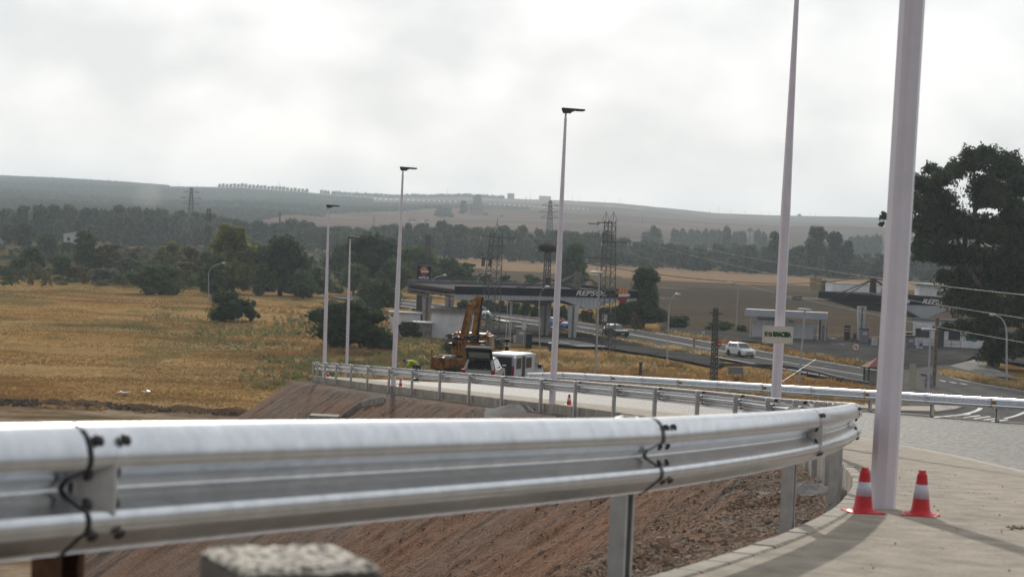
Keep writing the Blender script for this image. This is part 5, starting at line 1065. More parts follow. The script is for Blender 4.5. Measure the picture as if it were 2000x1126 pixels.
p = gp(1354, 707, .3); r = empty('road_sign', p, R(60), 'sign seen edge-on on a leaning pole left of the slim lattice pole', 'road sign'); MB().tube([(0, 0, 0), (-.1, 0, 2.5)], .035).build('pole', M_sgy, r); MB().box((-.1, -.05, 2.1), (.45, .03, .9)).build('plate', M_sgy, r); MB().box((-.1, -.05, 2.6), (.5, .03, .25)).build('red_top', M_sred, r)
p = gp(1436, 742, 0); r = empty('road_sign', p, R(3), 'grey back of a wide road sign on two legs by the old guardrail', 'road sign'); h = at(1436, 716, p.y).z
for x in (-.66, .66): MB().tube([(x, 0, 0), (x, 0, h)], .04).build('leg', M_sgy, r)
MB().box((0, -.06, h-.36), (1.5, .03, .7)).build('plate', M_sgy, r)
p = gp(1783, 758, 0.3); r = empty('chevron_post', (p.x, p.y, 0.0), 0, 'tall cream slatted board right of the thick lamp post', 'board'); h = at(1783, 710, p.y).z
for k in range(10): MB().box((-.1, 0, .15+h*(k+.5)/10.6), (.62, .05, h/10.6*.9)).build('slat', mat('cream_slat', (0.40, 0.37, 0.27), rough=.7) if k == 0 else bpy.data.materials['cream_slat'], r)
for x in (-.38, .2): MB().tube([(x, .04, 0), (x, .04, h)], .03, 5).build('frame_post', M_zincd, r)
# bus-stop like dark frame left of the thick post
p = gp(1698, 757, 0); r = empty('bus_shelter', p, R(12), 'dark framed bus shelter just left of the thick lamp post', 'shelter'); h = at(1698, 718, p.y).z
for x, y in ((-.15, 0), (-.15, 1.2), (1.9, 0), (1.9, 1.2)): MB().box((x, y, h/2), (.13, .13, h)).build('post', M_drk, r)
MB().box((.85, .6, h+.05), (2.7, 1.9, .12)).build('roof', M_drk, r); b = MB(); b.add([(-.3, -.3, h+.12), (2.1, -.3, h+.12), (2.1, 1.5, h+.12), (-.3, 1.5, h+.12), (.9, .6, h+1.0)], [(0, 1, 4), (1, 2, 4), (2, 3, 4), (3, 0, 4), (3, 2, 1, 0)]); b.build('hipped_roof', mat('faded_red_tiles', (0.30, 0.13, 0.11), rough=.9), r); MB().box((.9, 1.2, h*.5), (1.9, .03, h*.7)).build('glass_pane', M_glp, r)
# warning triangle back + arrow blade by the concrete pole
p = gp(1814, 762, 0); r = empty('road_sign', p, R(20), 'grey back of a triangular sign beside the right concrete pole', 'road sign'); h = at(1814, 741, p.y).z
MB().tube([(0, 0, 0), (0, 0, h)], .04).build('pole', M_sgy, r); MB().prism([(-.62, 0, h-.2), (.62, 0, h-.2), (0, 0, h+.85)], (0, 0, 0), (0, .03, 0)).build('triangle', M_sgy, r); MB().box((0, 0, h-.55), (1.0, .03, .5)).build('plate', M_sgy, r)
p = gp(1808, 750, 0); h = at(1808, 733, p.y).z; o = MB().box(Vector((p.x, p.y, h)), (1.15, .05, .16), M=Matrix.Rotation(R(9), 4, 'Y')).build('direction_blade', M_drk); tag(o, 'dark tilted direction blade left of the right concrete pole', 'sign')
# ------------------------------------------------------------------ old guardrail by the main road
pts = [gp(x, y, 0) for x, y in ((1404, 724), (1440, 725), (1500, 726), (1555, 731), (1590, 738), (1630, 749), (1665, 757), (1700, 763))]
r = empty('old_guardrail', pts[0], 0, 'weathered dark guardrail curving along the main road verge', 'guardrail'); P3 = [q-pts[0] for q in pts]
pa = Path([(q.x, q.y) for q in P3], .5); qs_ = np.arange(0, pa.L, 1.0); V = []
for d, h_ in WP[::2]:
    pp = pa.pos(qs_)-pa.nl(qs_)*d; V.append(np.column_stack([pp, np.full(len(qs_), .55+h_)]))
link('beam', npmesh('beam', np.stack(V, 1).reshape(-1, 3), gridfaces(len(qs_), len(V)), M_zincd), r)
for s_ in np.arange(0, pa.L, 4): q_ = pa.pos(s_); MB().box((q_[0], q_[1], .42), (.1, .1, .84)).build('post', M_zincd, r)
# ------------------------------------------------------------------ lattice masts and poles
def lattice(name, px_b, py_b, Y, px_t, py_t, wb, wt, n, m, label, cat, z0=0.0, arms=(), r_leg=.05, r_br=.03, extra=None):
    p = at(px_b, py_b, Y); p.z = z0; t_ = at(px_t, py_t, Y); root = empty(name, p, R(18), label, cat); h = t_.z-z0; root.rotation_euler = (0, math.atan2(t_.x-p.x, h), 0)
    b = MB(); W_ = lambda f: (wb+(wt-wb)*f)/2
    c4 = [(-1, -1), (1, -1), (1, 1), (-1, 1)]; rz = Matrix.Rotation(R(25), 4, 'Z')
    pt = lambda k, f: rz @ Vector((c4[k % 4][0]*W_(f), c4[k % 4][1]*W_(f), h*f))
    for k in range(4): b.tube([pt(k, 0), pt(k, 1)], r_leg, 4)
    for i in range(n):
        f0, f1 = i/n, (i+1)/n
        for k in range(4): b.tube([pt(k, f0), pt(k+1, f1)], r_br, 3, caps=False); b.tube([pt(k+1, f0), pt(k, f1)], r_br, 3, caps=False)
    b.build('lattice_frame', m, root)
    for (zf, x0, x1, kind) in arms:
        z = h*zf; a = MB(); a.tube([(x0, 0, z), (x1, 0, z)], r_leg*1.1, 4)
        if kind == 'tri':
            for x in (x0, x1): a.tube([(x, 0, z), (0, 0, z+abs(x)*.45)], r_br, 4)
        o = a.build('crossarm', m, root)
        ib = MB()
        for x in (x0, x1):
            if abs(x) > wt*.6: 
                for j in range(3): ib.lathe([(.03, 0), (.11, .03), (.03, .08)], 8, (x*(1 if kind == 'tri' else .97), 0, z-.15-.17*j if kind != 'up' else z+.12+.12*j))
        if ib.v: ib.build('insulator', M_ins if kind == 'str' else m, o)
    if extra: extra(root, h)
    return root
def ex_left(r, h):
    b = MB(); b.tube([(0, 0, h), (0, 0, h+1.9)], .03, 4)
    for x in (-1.0, 1.0): b.tube([(0, 0, h+1.2), (x*.8, 0, h-.2)], .025, 4); b.tube([(x*1.7, 0, h-1.2), (x*1.25, 0, h+.6), (x*1.2, 0, h+.9)], .025, 4)
    b.build('earth_wire_frame', M_zincd, r)
    b = MB(); 
    for x in (-1.35, -.5): b.box((x, -.3, h-3.6), (.42, .4, 1.1))
    b.build('switch_gear', M_zincd, r)
    b = MB(); cur = lambda x0, z0, x1, z1, bul: [(x0+(x1-x0)*t+bul*math.sin(math.pi*t), -.2, z0+(z1-z0)*t) for t in np.linspace(0, 1, 9)]
    b.tube(cur(-1.5, h-1.3, -.7, h-3.3, -.9), .03, 4); b.tube(cur(-1.9, h-4.6, -.3, h-6.7, -.35), .03, 4); b.tube(cur(1.5, h-4.6, .4, h-6.7, .35), .03, 4); b.tube([(-1.7, -.2, h-5.4), (1.5, -.2, h-5.5)], .04, 4); b.build('jumper_cable', M_cbl, r)
lattice('lattice_mast', 954, 660, 262, 970, 455, 2.0, 1.15, 13, M_zincd, 'broad dark lattice mast with switchgear in front of the near canopy', 'mast', arms=((.965, -1.9, 2.4, 'str'), (.885, -.9, 1.2, 'n')), r_leg=.05, r_br=.028, extra=ex_left)
def ex_right(r, h):
    b = MB()
    for x in (-.5, .35): b.tube([(x, 0, h), (x, 0, h+1.1)], .025, 4); b.tube([(x, 0, h+1.0), (x+.5, 0, h-.1)], .02, 4); b.tube([(x, 0, h+1.0), (x-.45, 0, h-.1)], .02, 4)
    b.build('earth_wire_frame', M_zincd, r)
    b = MB(); b.box((-.2, -.55, h*.28), (.55, .08, .8)); b.build('danger_plate', M_wht, r); b = MB(); b.box((-1.2, -.3, h*.12), (.35, .3, 1.0)); b.build('meter_box', M_drk, r)
    b = MB()
    for z in (h-1.2, h-5.1, h-8.0): b.box((-1.1, 0, z), (.5, .25, .06)); b.tube([(-1.3, 0, z), (-1.3, 0, z-.75), (-.85, 0, z-.75), (-.85, 0, z)], .03, 4)
    b.build('switch_gear', M_zincd, r)
lattice('lattice_mast', 1181, 700, 247, 1192, 431, 1.75, .95, 17, M_zincd, 'tall dark lattice mast with staggered arms right of the third lamp post', 'mast', arms=((.985, -1.5, .3, 'n'), (.975, -2.6, -1.2, 'str'), (.845, -.9, 2.2, 'str'), (.72, -2.6, .3, 'str')), r_leg=.05, r_br=.028, extra=ex_right)
# mast with the stork nest
def ex_nest(r, h):
    rn = random.Random(5); b = MB()
    for k in range(420):
        a = rn.uniform(0, 6.28); rr = 1.0*math.sqrt(rn.random()); z = h+rn.uniform(0, .95)*(1-.3*rr); d = Vector((rn.uniform(-1, 1), rn.uniform(-1, 1), rn.uniform(-.5, .35))).normalized()*rn.uniform(.25, .6)
        c = Vector((rr*math.cos(a), rr*math.sin(a), z)); b.tube([c-d, c+d], .028, 3, caps=False)
    b.lathe([(.5, h), (.95, h+.25), (1.0, h+.6), (.75, h+.85)], 12); nst = b.build('nest', mat('nest_sticks', (0.085, 0.065, 0.05), (0.05, 0.038, 0.03), rough=1, scale=5)); nst.matrix_basis = Matrix.Translation(r.location) @ r.rotation_euler.to_matrix().to_4x4(); tag(nst, 'big stork nest of dark sticks on top of the slim lattice mast', 'nest')
lattice('nest_mast', 1068, 556, 277, 1070, 490, .72, .55, 7, M_zincd, 'slim ladder-like mast carrying a stork nest above the near canopy', 'mast', z0=6.3, r_leg=.06, r_br=.03, extra=ex_nest)
# pylons of the far power line
def pylon(px, py_b, py_t, Y, label):
    p = at(px, py_b, Y); zg = ground_z(p.x, Y); h = at(px, py_t, Y).z-zg; k = h/34.0
    return lattice('pylon', px-2, py_b, Y, px, py_t, 4.6*k, 1.1*k, 14, M_zincd, label, 'pylon', z0=zg, arms=((.70, -5.6*k, 5.6*k, 'tri'), (.80, -6.4*k, 6.4*k, 'tri'), (.91, -4.8*k, 4.8*k, 'tri')), r_leg=.16*k, r_br=.10*k)
pylon(374, 448, 366, 1050, 'far steel pylon against the olive hill at left'); pylon(1075, 480, 391, 1000, 'far steel pylon above the trees just left of the third lamp post')
def pole(name, px_b, py_b, Y, px_t, py_t, rb, rt_, m, label, cat, arms=(), n=8, z0=None, dark_tip=False):
    p = at(px_b, py_b, Y); p.z = ground_z(p.x, Y) if z0 is None else z0; t_ = at(px_t, py_t, Y); h = t_.z-p.z; r = empty(name, p, 0, label, cat); r.rotation_euler = (0, math.atan2(t_.x-p.x, h), 0)
    MB().lathe([(rb, 0), (rt_, h)], n).build('pole', m, r)
    for z, x0, x1 in arms:
        MB().box(((x0+x1)/2, 0, h-z), (x1-x0, .1, .1)).build('crossarm', m, r)
        ib = MB()
        for x in (x0, x1): ib.lathe([(.03, 0), (.09, .05), (.05, .12), (.08, .18), (.02, .25)], 8, (x*.95, 0, h-z+.05))
        ib.build('insulator', M_ins, r)
    return r
# small lattice poles
lattice('lattice_pole', 1394, 748, 206, 1398, 601, .52, .30, 16, M_zincd, 'slim dark lattice pole left of the no entry sign and white off-roader', 'pole', arms=((.93, -.6, .6, 'up'),), r_leg=.05, r_br=.035)
lattice('lattice_pole', 833, 548, 420, 837, 459, 1.0, .6, 10, M_zincd, 'dark lattice pole above the brand totem, between lamp post and canopy', 'pole', arms=((.97, -1.6, 1.5, 'str'),), r_leg=.06, r_br=.04)
lattice('lattice_pole', 404, 500, 560, 408, 407, 1.1, .7, 14, M_zincd, 'dark lattice pole with pale insulators left of the yellow-green tree', 'pole', arms=((.99, -.5, .4, 'n'), (.90, -1.2, .3, 'n'), (.84, -1.6, 1.3, 'str')), r_leg=.06, r_br=.04)
pole('power_pole', 544, 470, 800, 547, 414, .35, .22, M_zincd, 'hazy power pole in front of the far wood, left of the first lamp post', 'pole', arms=((.8, -1.2, 1.2), (2.2, -1.2, 1.2)))
pole('power_pole', 728, 447, 1150, 731, 421, .4, .15, M_zincd, 'small far pole between the first two tall lamp posts', 'pole', arms=((2, -1.4, 1.4),))
pole('floodlight_pole', 338, 492, 640, 340, 438, .2, .12, M_zincd, 'thin pole with four floodlights in front of the far left wood', 'pole', arms=((.5, -1.4, .2), (1.6, 0, 1.4), (3, -1.4, .2)))
# concrete pole at right
p = gp(1823, 760, 0); r = empty('concrete_pole', p, 0, 'brownish concrete pole with holes right of the thick lamp post', 'pole'); t_ = at(1831, 620, p.y); r.rotation_euler = (0, math.atan2(t_.x-p.x, t_.z), 0); M_cp = mat('brown_concrete', (0.20, 0.155, 0.11), (0.13, 0.10, 0.075), rough=.95, scale=3)
MB().box((0, 0, t_.z/2), (.34, .28, t_.z)).build('pole', M_cp, r)
for k in range(9): MB().box((-.04, -.142, .8+k*.78), (.11, .02, .13)).build('hole', M_seam, r)
# extra yellow marker and white post at its foot
o = MB().box(gp(1823, 815)+Vector((0, 0, .35)), (.22, .1, .7)).build('yellow_marker', M_amber); tag(o, 'small yellow marker post under the right guardrail', 'marker')
# wooden stump pole with stay wire
p = gp(1250, 741, 0); r = empty('wooden_pole', p, 0, 'short dark wooden pole with a wire stay on the dry bank', 'pole'); h = at(1252, 706, p.y).z
MB().lathe([(.17, 0), (.14, h)], 8).build('pole', M_brn, r); MB().box((0, 0, h-.1), (.35, .25, .25)).build('bracket', M_drk, r)
MB().tube([(0, 0, h-.3), (2.1, -3, -.6)], .02, 4).build('stay_wire', M_wire, r)
# white rod leaning in the air (stay of the roadside pole)
a = at(1523, 748, 170); c = at(1594, 701, 200); o = MB().tube([a, c], .03, 5).build('stay_rod', M_wire); tag(o, 'pale slanting stay rod right of the second lamp post', 'rod')
# ------------------------------------------------------------------ older street lamps
def street_lamp(px_b, py_b, px_t, py_t, r0, arm, label, kind, z=0.0, Y=None):
    p = gp(px_b, py_b, z) if Y is None else at(px_b, py_b, Y)
    if Y is not None: p.z = z
    t_ = at(px_t, py_t, p.y); h = t_.z-p.z; r = empty('street_lamp', p, 0, label, 'street lamp', 'older street lamps'); lean = (t_.x-p.x-arm*(kind == 'curve'))/h; r.rotation_euler = (0, math.atan(lean), 0)
    if kind == 'curve':
        b = MB(); s = 1 if arm > 0 else -1; A_ = abs(arm)
        b.tube([(0, 0, 0), (0, 0, h*.72), (s*A_*.06, 0, h*.82), (s*A_*.22, 0, h*.90), (s*A_*.5, 0, h*.96), (s*A_, 0, h)], [r0, r0*.75, r0*.65, r0*.55, r0*.5, r0*.45], 7); b.build('pole', M_lgt, r)
        b = MB(); b.lathe([(.04, -.35), (.13, -.2), (.15, .1), (.09, .3), (.02, .36)], 10, (s*A_+s*.2, 0, h+.02), M=Matrix.Rotation(R(90*s), 4, 'Y')); b.build('lamp_head', M_wht, r, True)
    else:
        MB().lathe([(r0, 0), (r0*.7, h)], 8).build('pole', M_lgt, r)
        b = MB(); b.lathe([(.02, -.75), (.15, -.6), (.19, 0), (.16, .45), (.04, .62)], 10, (arm, 0, h+.1), M=Matrix.Rotation(R(90), 4, 'Y') @ Matrix.Diagonal((.62, 1, 1, 1))); b.build('lamp_head', M_wht, r, True)
    return r
street_lamp(1163, 738, 1171, 534, .10, -.25, 'straight grey street lamp with a flat pale head left of the tall right lattice mast', 'flat')
street_lamp(1560, 757, 1572, 606, .12, 0.05, 'straight street lamp with a pale head in front of the car wash shed', 'flat')
street_lamp(1812, 792, 1817, 645, .11, -.1, 'straight street lamp with a pale head just left of the brownish concrete pole', 'flat')
street_lamp(1966, 748, 1942, 613, .13, -1.3, 'curved street lamp in front of the big tree at the right edge', 'curve')
street_lamp(1303, 703, 1320, 575, .10, .7, 'curved street lamp with striped foot left of the slim lattice pole', 'curve', .3)
street_lamp(1437, 645, 1434, 553, .10, -.7, 'curved street lamp in front of the ploughed field', 'curve', .3)
street_lamp(1054, 684, 1066, 561, .08, .8, 'curved street lamp in front of the near canopy, left of the third lamp post', 'curve', .3)
street_lamp(408, 592, 434, 515, .085, 2.2, 'curved street lamp rising behind the dark bush in the dry field', 'curve')
street_lamp(838, 580, 866, 536, .10, 1.7, 'left one of two curved street lamps behind the near canopy', 'curve', 0, 330)
street_lamp(930, 580, 953, 534, .10, 1.7, 'right one of two curved street lamps behind the near canopy', 'curve', 0, 330)
# ------------------------------------------------------------------ wires
def wire(p0, p1, Y0, Y1, sag, rad, m, label, n=18):
    a, c = at(*p0, Y0), at(*p1, Y1); pts = [a.lerp(c, t)-Vector((0, 0, sag*4*t*(1-t))) for t in np.linspace(0, 1, n)]
    o = MB().tube(pts, rad, 4).build('power_line', m); tag(o, label, 'power line', 'overhead lines'); return o
wire((1222, 450), (2080, 583), 247, 150, .8, .014, M_wire, 'topmost pale wire running from the tall right lattice mast to the right edge')
wire((1160, 447), (2080, 633), 247, 150, .8, .014, M_wire, 'middle pale wire running from the tall right lattice mast to the right edge')
wire((1165, 475), (2080, 682), 247, 150, .8, .014, M_wire, 'lowest pale wire running from the tall right lattice mast to the right edge')
wire((1090, 503), (1500, 553), 280, 290, .6, .04, M_cbl, 'thick dark cable from the nest mast to the right, first span'); wire((1500, 553), (1790, 515), 290, 300, .9, .04, M_cbl, 'thick dark cable rising to the thick lamp post, second span')
wire((398, 430), (640, 545), 560, 420, 1.2, .03, M_wire, 'lower pale wire slanting down over the trees at left'); wire((416, 425), (700, 545), 560, 420, 1.2, .03, M_wire, 'upper pale wire slanting down over the trees at left')
# ------------------------------------------------------------------ straw stack
p = gp(1592, 577, 0); Yb = 600; p = at(1592, 575, Yb); p.z = 0; r = empty('straw_stack', p, 0, 'tall square stack of straw bales beyond the ploughed field', 'straw stack'); bm_ = MB().box((0, 0, 0), (1.62, 2.2, .80)).mesh('straw_bale', M_strw); hh = at(1592, 541, Yb).z
nz = max(3, int(hh/.86))
for k in range(nz):
    for i in (-.84, .84): o = link('straw_bale', bm_, r); o.location = (i+random.uniform(-.06, .06), random.uniform(-.1, .1), .42+k*hh/nz); o.scale = (1, 1, hh/nz/.86)
# farm clutter behind the ploughed field: low walls, heaps
o = MB().box(gp(1556, 585)+Vector((0,0,.5)), (2.2, 2, 1.0)).build('manure_heap', M_brn); tag(o, 'brown heap of rubble at the far edge of the ploughed field', 'heap')
# ================================================================== VEGETATION
def leafmat(n, c, tr=.42, sc=9.0): return mat('foliage_'+n, tuple(x*1.9 for x in c), tuple(x*.65 for x in c), rough=.8, scale=sc, detail=5, spec=.12, rnd=.25, trans=tr, lo=.36, hi=.64)
FM = {'dark': leafmat('dark', (0.0459, 0.0702, 0.0297)), 'mid': leafmat('mid', (0.0675, 0.1013, 0.0365)), 'yel': leafmat('yellow_green', (0.1283, 0.1418, 0.0378)), 'oliv': leafmat('olive_brown', (0.1148, 0.0999, 0.0432)), 'grey': leafmat('grey_green', (0.0837, 0.0999, 0.0675)), 'wood': leafmat('river_wood', (0.0486, 0.0729, 0.0405)), 'woodl': leafmat('river_wood_light', (0.0783, 0.0972, 0.0567)), 'euc': leafmat('eucalyptus', (0.055, 0.070, 0.036), sc=.8), 'olv': leafmat('olive_grove', (0.0743, 0.0891, 0.0648))}
M_bark = mat('bark', (0.11, 0.085, 0.065), (0.05, 0.04, 0.03), rough=.95, scale=4, stretch=(1, 1, .3)); M_barkl = mat('pale_bark', (0.20, 0.165, 0.13), (0.09, 0.07, 0.055), rough=.95, scale=2)
def cards(C, Nn, size, r, jit=.6):
    n = len(C); s = size*(0.55+0.9*r.random(n)); d = Nn+jit*r.normal(size=(n, 3)); d /= np.linalg.norm(d, axis=1, keepdims=True)
    a = r.normal(size=(n, 3)); u = np.cross(d, a); u /= np.linalg.norm(u, axis=1, keepdims=True); w = np.cross(d, u)
    u *= s[:, None]; w *= (s*(.45+.3*r.random(n)))[:, None]
    V = np.stack([C-u, C-w*.9+u*.1, C+u, C+w], 1).reshape(-1, 3); F = np.arange(4*n).reshape(n, 4); return V, F
def ico_np(sub=1):
    import bmesh
    bm = bmesh.new(); bmesh.ops.create_icosphere(bm, subdivisions=sub, radius=1); V = np.array([v.co for v in bm.verts]); F = np.array([[v.index for v in f.verts] for f in bm.faces]); bm.free(); return V, F
IV, IF = ico_np(2)
def crown_mesh(name, lobes, ncard, size, seed, m, core=.72, spread=.5):
    """lobes: (x,y,z,rx,ry,rz); leaf clumps spread through each lobe's shell over a rough dark core"""
    r = np.random.default_rng(seed); Vs, Fs, o = [], [], 0; tot = sum(l[3]*l[5] for l in lobes)
    for l in lobes:
        c = np.array(l[:3]); s = np.array(l[3:6]); k = max(12, int(ncard*l[3]*l[5]/tot)); d = r.normal(size=(k, 3)); d /= np.linalg.norm(d, axis=1, keepdims=True); d[:, 2] = np.where(d[:, 2] < -.45, -d[:, 2], d[:, 2])
        rad = (1.05-spread+spread*r.random(k)**(.6 if spread < .6 else .8)+(.12*r.random(k)**3 if spread > .6 else 0))*(1+.28*(vn(d[:, 0]*3+seed, d[:, 2]*3+d[:, 1]*2, seed)-.5)*2); V, F = cards(c+d*s*rad[:, None], d, size, r); Vs.append(V); Fs.append(F+o); o += len(V)
        if core:
            q = IV*(core*(.8+.4*vn(IV[:, 0]*2+seed, IV[:, 2]*2+IV[:, 1], seed+3)))[:, None]*s+c; F4 = np.column_stack([IF, IF[:, 2]]); Vs.append(q); Fs.append(F4+o); o += len(q)
    V = np.vstack(Vs); F = np.vstack(Fs); me = bpy.data.meshes.new(name); tri = F[:, 2] == F[:, 3]
    me.from_pydata(V.tolist(), [], [tuple(f[:3]) if t else tuple(f) for f, t in zip(F.tolist(), tri)]); me.materials.append(m); me.update(); return me
def rand_lobes(seed, kind):
    r = random.Random(seed); L_ = []
    if kind == 'round':
        for k in range(22): a = r.uniform(0, 6.28); q = r.uniform(.1, .36); z = r.uniform(.10, .84); f = 1.15-abs(z-.42)*1.1; L_.append((math.cos(a)*q*f, math.sin(a)*q*f, z, r.uniform(.14, .22), r.uniform(.14, .22), r.uniform(.10, .17)))
        L_.append((0, 0, .44, .36, .36, .42))
    elif kind == 'tall':
        for k in range(24): a = r.uniform(0, 6.28); z = r.uniform(.08, .9); q = r.uniform(.1, .36)*(1.15-z*.75); L_.append((math.cos(a)*q, math.sin(a)*q, z, r.uniform(.13, .2), r.uniform(.13, .2), r.uniform(.07, .13)))
        L_.append((0, 0, .42, .30, .30, .42))
    elif kind == 'bush':
        for k in range(16): a = r.uniform(0, 6.28); z = r.uniform(.12, .74); q = r.uniform(.1, .38)*math.sqrt(max(.05, 1-z*z*.9)); L_.append((math.cos(a)*q, math.sin(a)*q, z, r.uniform(.12, .2), r.uniform(.12, .2), r.uniform(.14, .24)))
        L_.append((0, 0, .38, .40, .40, .40))
    elif kind == 'ragged':
        for k in range(24): a = r.uniform(0, 6.28); z = r.uniform(.1, .92); q = r.uniform(.08, .42)*(1.1-z*.6); L_.append((math.cos(a)*q, math.sin(a)*q, z, r.uniform(.05, .12), r.uniform(.05, .12), r.uniform(.07, .16)))
        L_.append((0, 0, .32, .30, .30, .30))
    return L_
CROWN = {}
for kd, n, sz in (('round', 6000, .026), ('tall', 6000, .024), ('bush', 6500, .022), ('ragged', 6000, .026)):
    CROWN[kd] = [crown_mesh('crown', rand_lobes(100+k*7+len(kd), kd), n, sz, 11+k, FM['mid']) for k in range(3)]
WOODC = [crown_mesh('crown', rand_lobes(300+k, 'tall' if k % 2 else 'round'), 1500, .045, 31+k, FM['wood']) for k in range(6)]
def trunk_mesh(seed, m):
    r = random.Random(seed); b = MB(); b.tube([(0, 0, -.02), (.01, 0, .2), (-.01, .01, .45), (0, 0, .7)], [.035, .026, .02, .008], 7)
    for k in range(5): a = r.uniform(0, 6.28); z = r.uniform(.16, .42); q = r.uniform(.15, .3); b.tube([(0, 0, z), (math.cos(a)*q*.5, math.sin(a)*q*.5, z+.14), (math.cos(a)*q, math.sin(a)*q, z+.34)], [.016, .011, .004], 5)
    return b.mesh('trunk', m)
TRUNK = [trunk_mesh(k, M_bark) for k in range(3)]
TK = [0]
def tree(px, pyb, pyt, wpx, kind, colr, label, name='tree', cat='tree', group=None, Y=None, trunk=True, asym=1.0):
    p = gp(px, pyb) if Y is None else at(px, pyb, Y); p.z = ground_z(p.x, p.y); h = at(px, pyt, p.y).z-p.z; w = wpx*p.y/FPX
    r = empty(name, p, random.uniform(0, 6.28), label, cat, group); r.scale = (w, w*random.uniform(.85, 1.0), h); TK[0] += 1
    c = link('crown', CROWN[kind][TK[0] % 3], r); c.material_slots[0].link = 'OBJECT'; c.material_slots[0].material = FM[colr]
    if trunk: link('trunk', TRUNK[TK[0] % 3], r)
    return r
B = dict(name='bush', cat='bush', trunk=False)
T = [(45, 486, 433, 52, 'round', 'dark', 'dark tree before the white house at the far left edge', {}), (92, 472, 419, 66, 'tall', 'dark', 'broad dark tree right of the white house at far left', {}), (93, 503, 455, 52, 'round', 'mid', 'rounded tree below the white shed at far left', {}), (12, 478, 438, 40, 'round', 'dark', 'small dark tree cut by the left edge beside the white house', {}),
     (165, 528, 452, 72, 'tall', 'mid', 'full green tree standing right below the white shed', {}), (214, 530, 474, 88, 'ragged', 'oliv', 'olive brown bushy tree right of the full green tree at left', {}), (262, 522, 484, 54, 'ragged', 'oliv', 'small olive brown bush tree above the pale shrub at left', {}), (326, 536, 474, 96, 'ragged', 'yel', 'yellowish bushy tree in the middle of the left scrub', {}),
     (300, 574, 513, 136, 'bush', 'mid', 'wide low dome bush in the dry field at left', B), (34, 538, 502, 56, 'bush', 'mid', 'low green bush at far left beside a smaller one', B), (66, 537, 511, 34, 'bush', 'yel', 'small yellow-green bush right of the low green bush at far left', B), (118, 543, 499, 46, 'round', 'mid', 'small round tree alone at the field edge, far left', {}), (208, 548, 523, 66, 'bush', 'grey', 'pale grey-green shrub left of the wide dome bush', B), (100, 519, 488, 46, 'ragged', 'grey', 'grey-green shrub between small trees at far left', B),
     (372, 556, 478, 70, 'ragged', 'oliv', 'brownish scrub tree left of the yellow-green tree', {}), (455, 572, 447, 118, 'ragged', 'yel', 'tall yellow-green tree left of the big dark rounded tree', {}), (505, 560, 474, 70, 'round', 'mid', 'green tree squeezed between the yellow-green and the big dark tree', {}), (436, 570, 512, 72, 'bush', 'grey', 'grey-green bush below the yellow-green tree', B), (547, 577, 461, 122, 'round', 'dark', 'big dark rounded tree left of the first tall lamp post', {}),
     (626, 580, 526, 78, 'ragged', 'mid', 'light green scrub behind the first tall lamp post', B), (450, 628, 566, 100, 'bush', 'dark', 'dark ragged bush in the dry field below the lamp with curved arm', B), (490, 628, 590, 40, 'ragged', 'dark', 'narrow dark bush right beside the ragged bush in the field', B), (675, 683, 583, 186, 'bush', 'dark', 'very wide dark dome bush behind the first two lamp posts', B),
     (738, 608, 540, 92, 'bush', 'mid', 'green bush above the very wide dark dome bush', B), (728, 575, 459, 130, 'round', 'dark', 'big dark tree between the first and second tall lamp posts', {}), (664, 552, 474, 62, 'round', 'mid', 'mid green tree left of the big dark tree, behind the thin lamp post', {}), (806, 568, 482, 96, 'round', 'mid', 'green tree behind the brand totem', {}), (868, 566, 502, 92, 'round', 'dark', 'dark tree between totem and broad lattice mast', {}), (912, 566, 516, 80, 'ragged', 'mid', 'bushy green tree just left of the broad lattice mast', {}), (990, 572, 536, 72, 'ragged', 'dark', 'dark bush behind the near canopy roof', B), (1035, 572, 538, 66, 'ragged', 'dark', 'dark bush behind the canopy roof right of the nest mast', B),
     (1116, 572, 474, 78, 'round', 'dark', 'dark tree right behind the third lamp post above the canopy', {}), (1163, 572, 552, 44, 'bush', 'yel', 'clipped yellowish bush right of the concrete roof mast', B), (1256, 640, 526, 92, 'tall', 'dark', 'loose dark tree with bare stem right of the near canopy', {}), (1222, 640, 586, 66, 'bush', 'dark', 'dark thicket left of the loose tree with bare stem', B), (1188, 637, 598, 66, 'bush', 'dark', 'dark thicket beneath the emblem end of the near canopy', B),
     (1322, 641, 615, 66, 'bush', 'dark', 'low dark bush beside the ploughed field right of the loose tree', B), (1408, 647, 625, 62, 'bush', 'mid', 'low green bush behind the slim lattice pole', B), (1446, 647, 633, 30, 'bush', 'mid', 'little green bush right next to the curved lamp by the ploughed field', B), (1620, 577, 547, 46, 'bush', 'dark', 'dark bush right of the straw stack', B),
     (796, 662, 626, 52, 'bush', 'dark', 'dark shrub in front of the stone annex', B), (884, 694, 650, 56, 'ragged', 'grey', 'grey-green shrub in front of the white building by the crane', B), (968, 682, 660, 52, 'ragged', 'grey', 'grey-green shrub behind the cab of the orange lorry', B), (1240, 650, 610, 30, 'ragged', 'oliv', 'pale scrub below the loose tree with bare stem', B)]
for px, pyb, pyt, w, kd, cl_, lab, kw in T: tree(px, pyb, pyt-(pyb-pyt)*.05, w*(1.22 if 180 < px < 960 and px not in (300, 450, 490, 675) else 1.08), kd, cl_, lab, **kw)
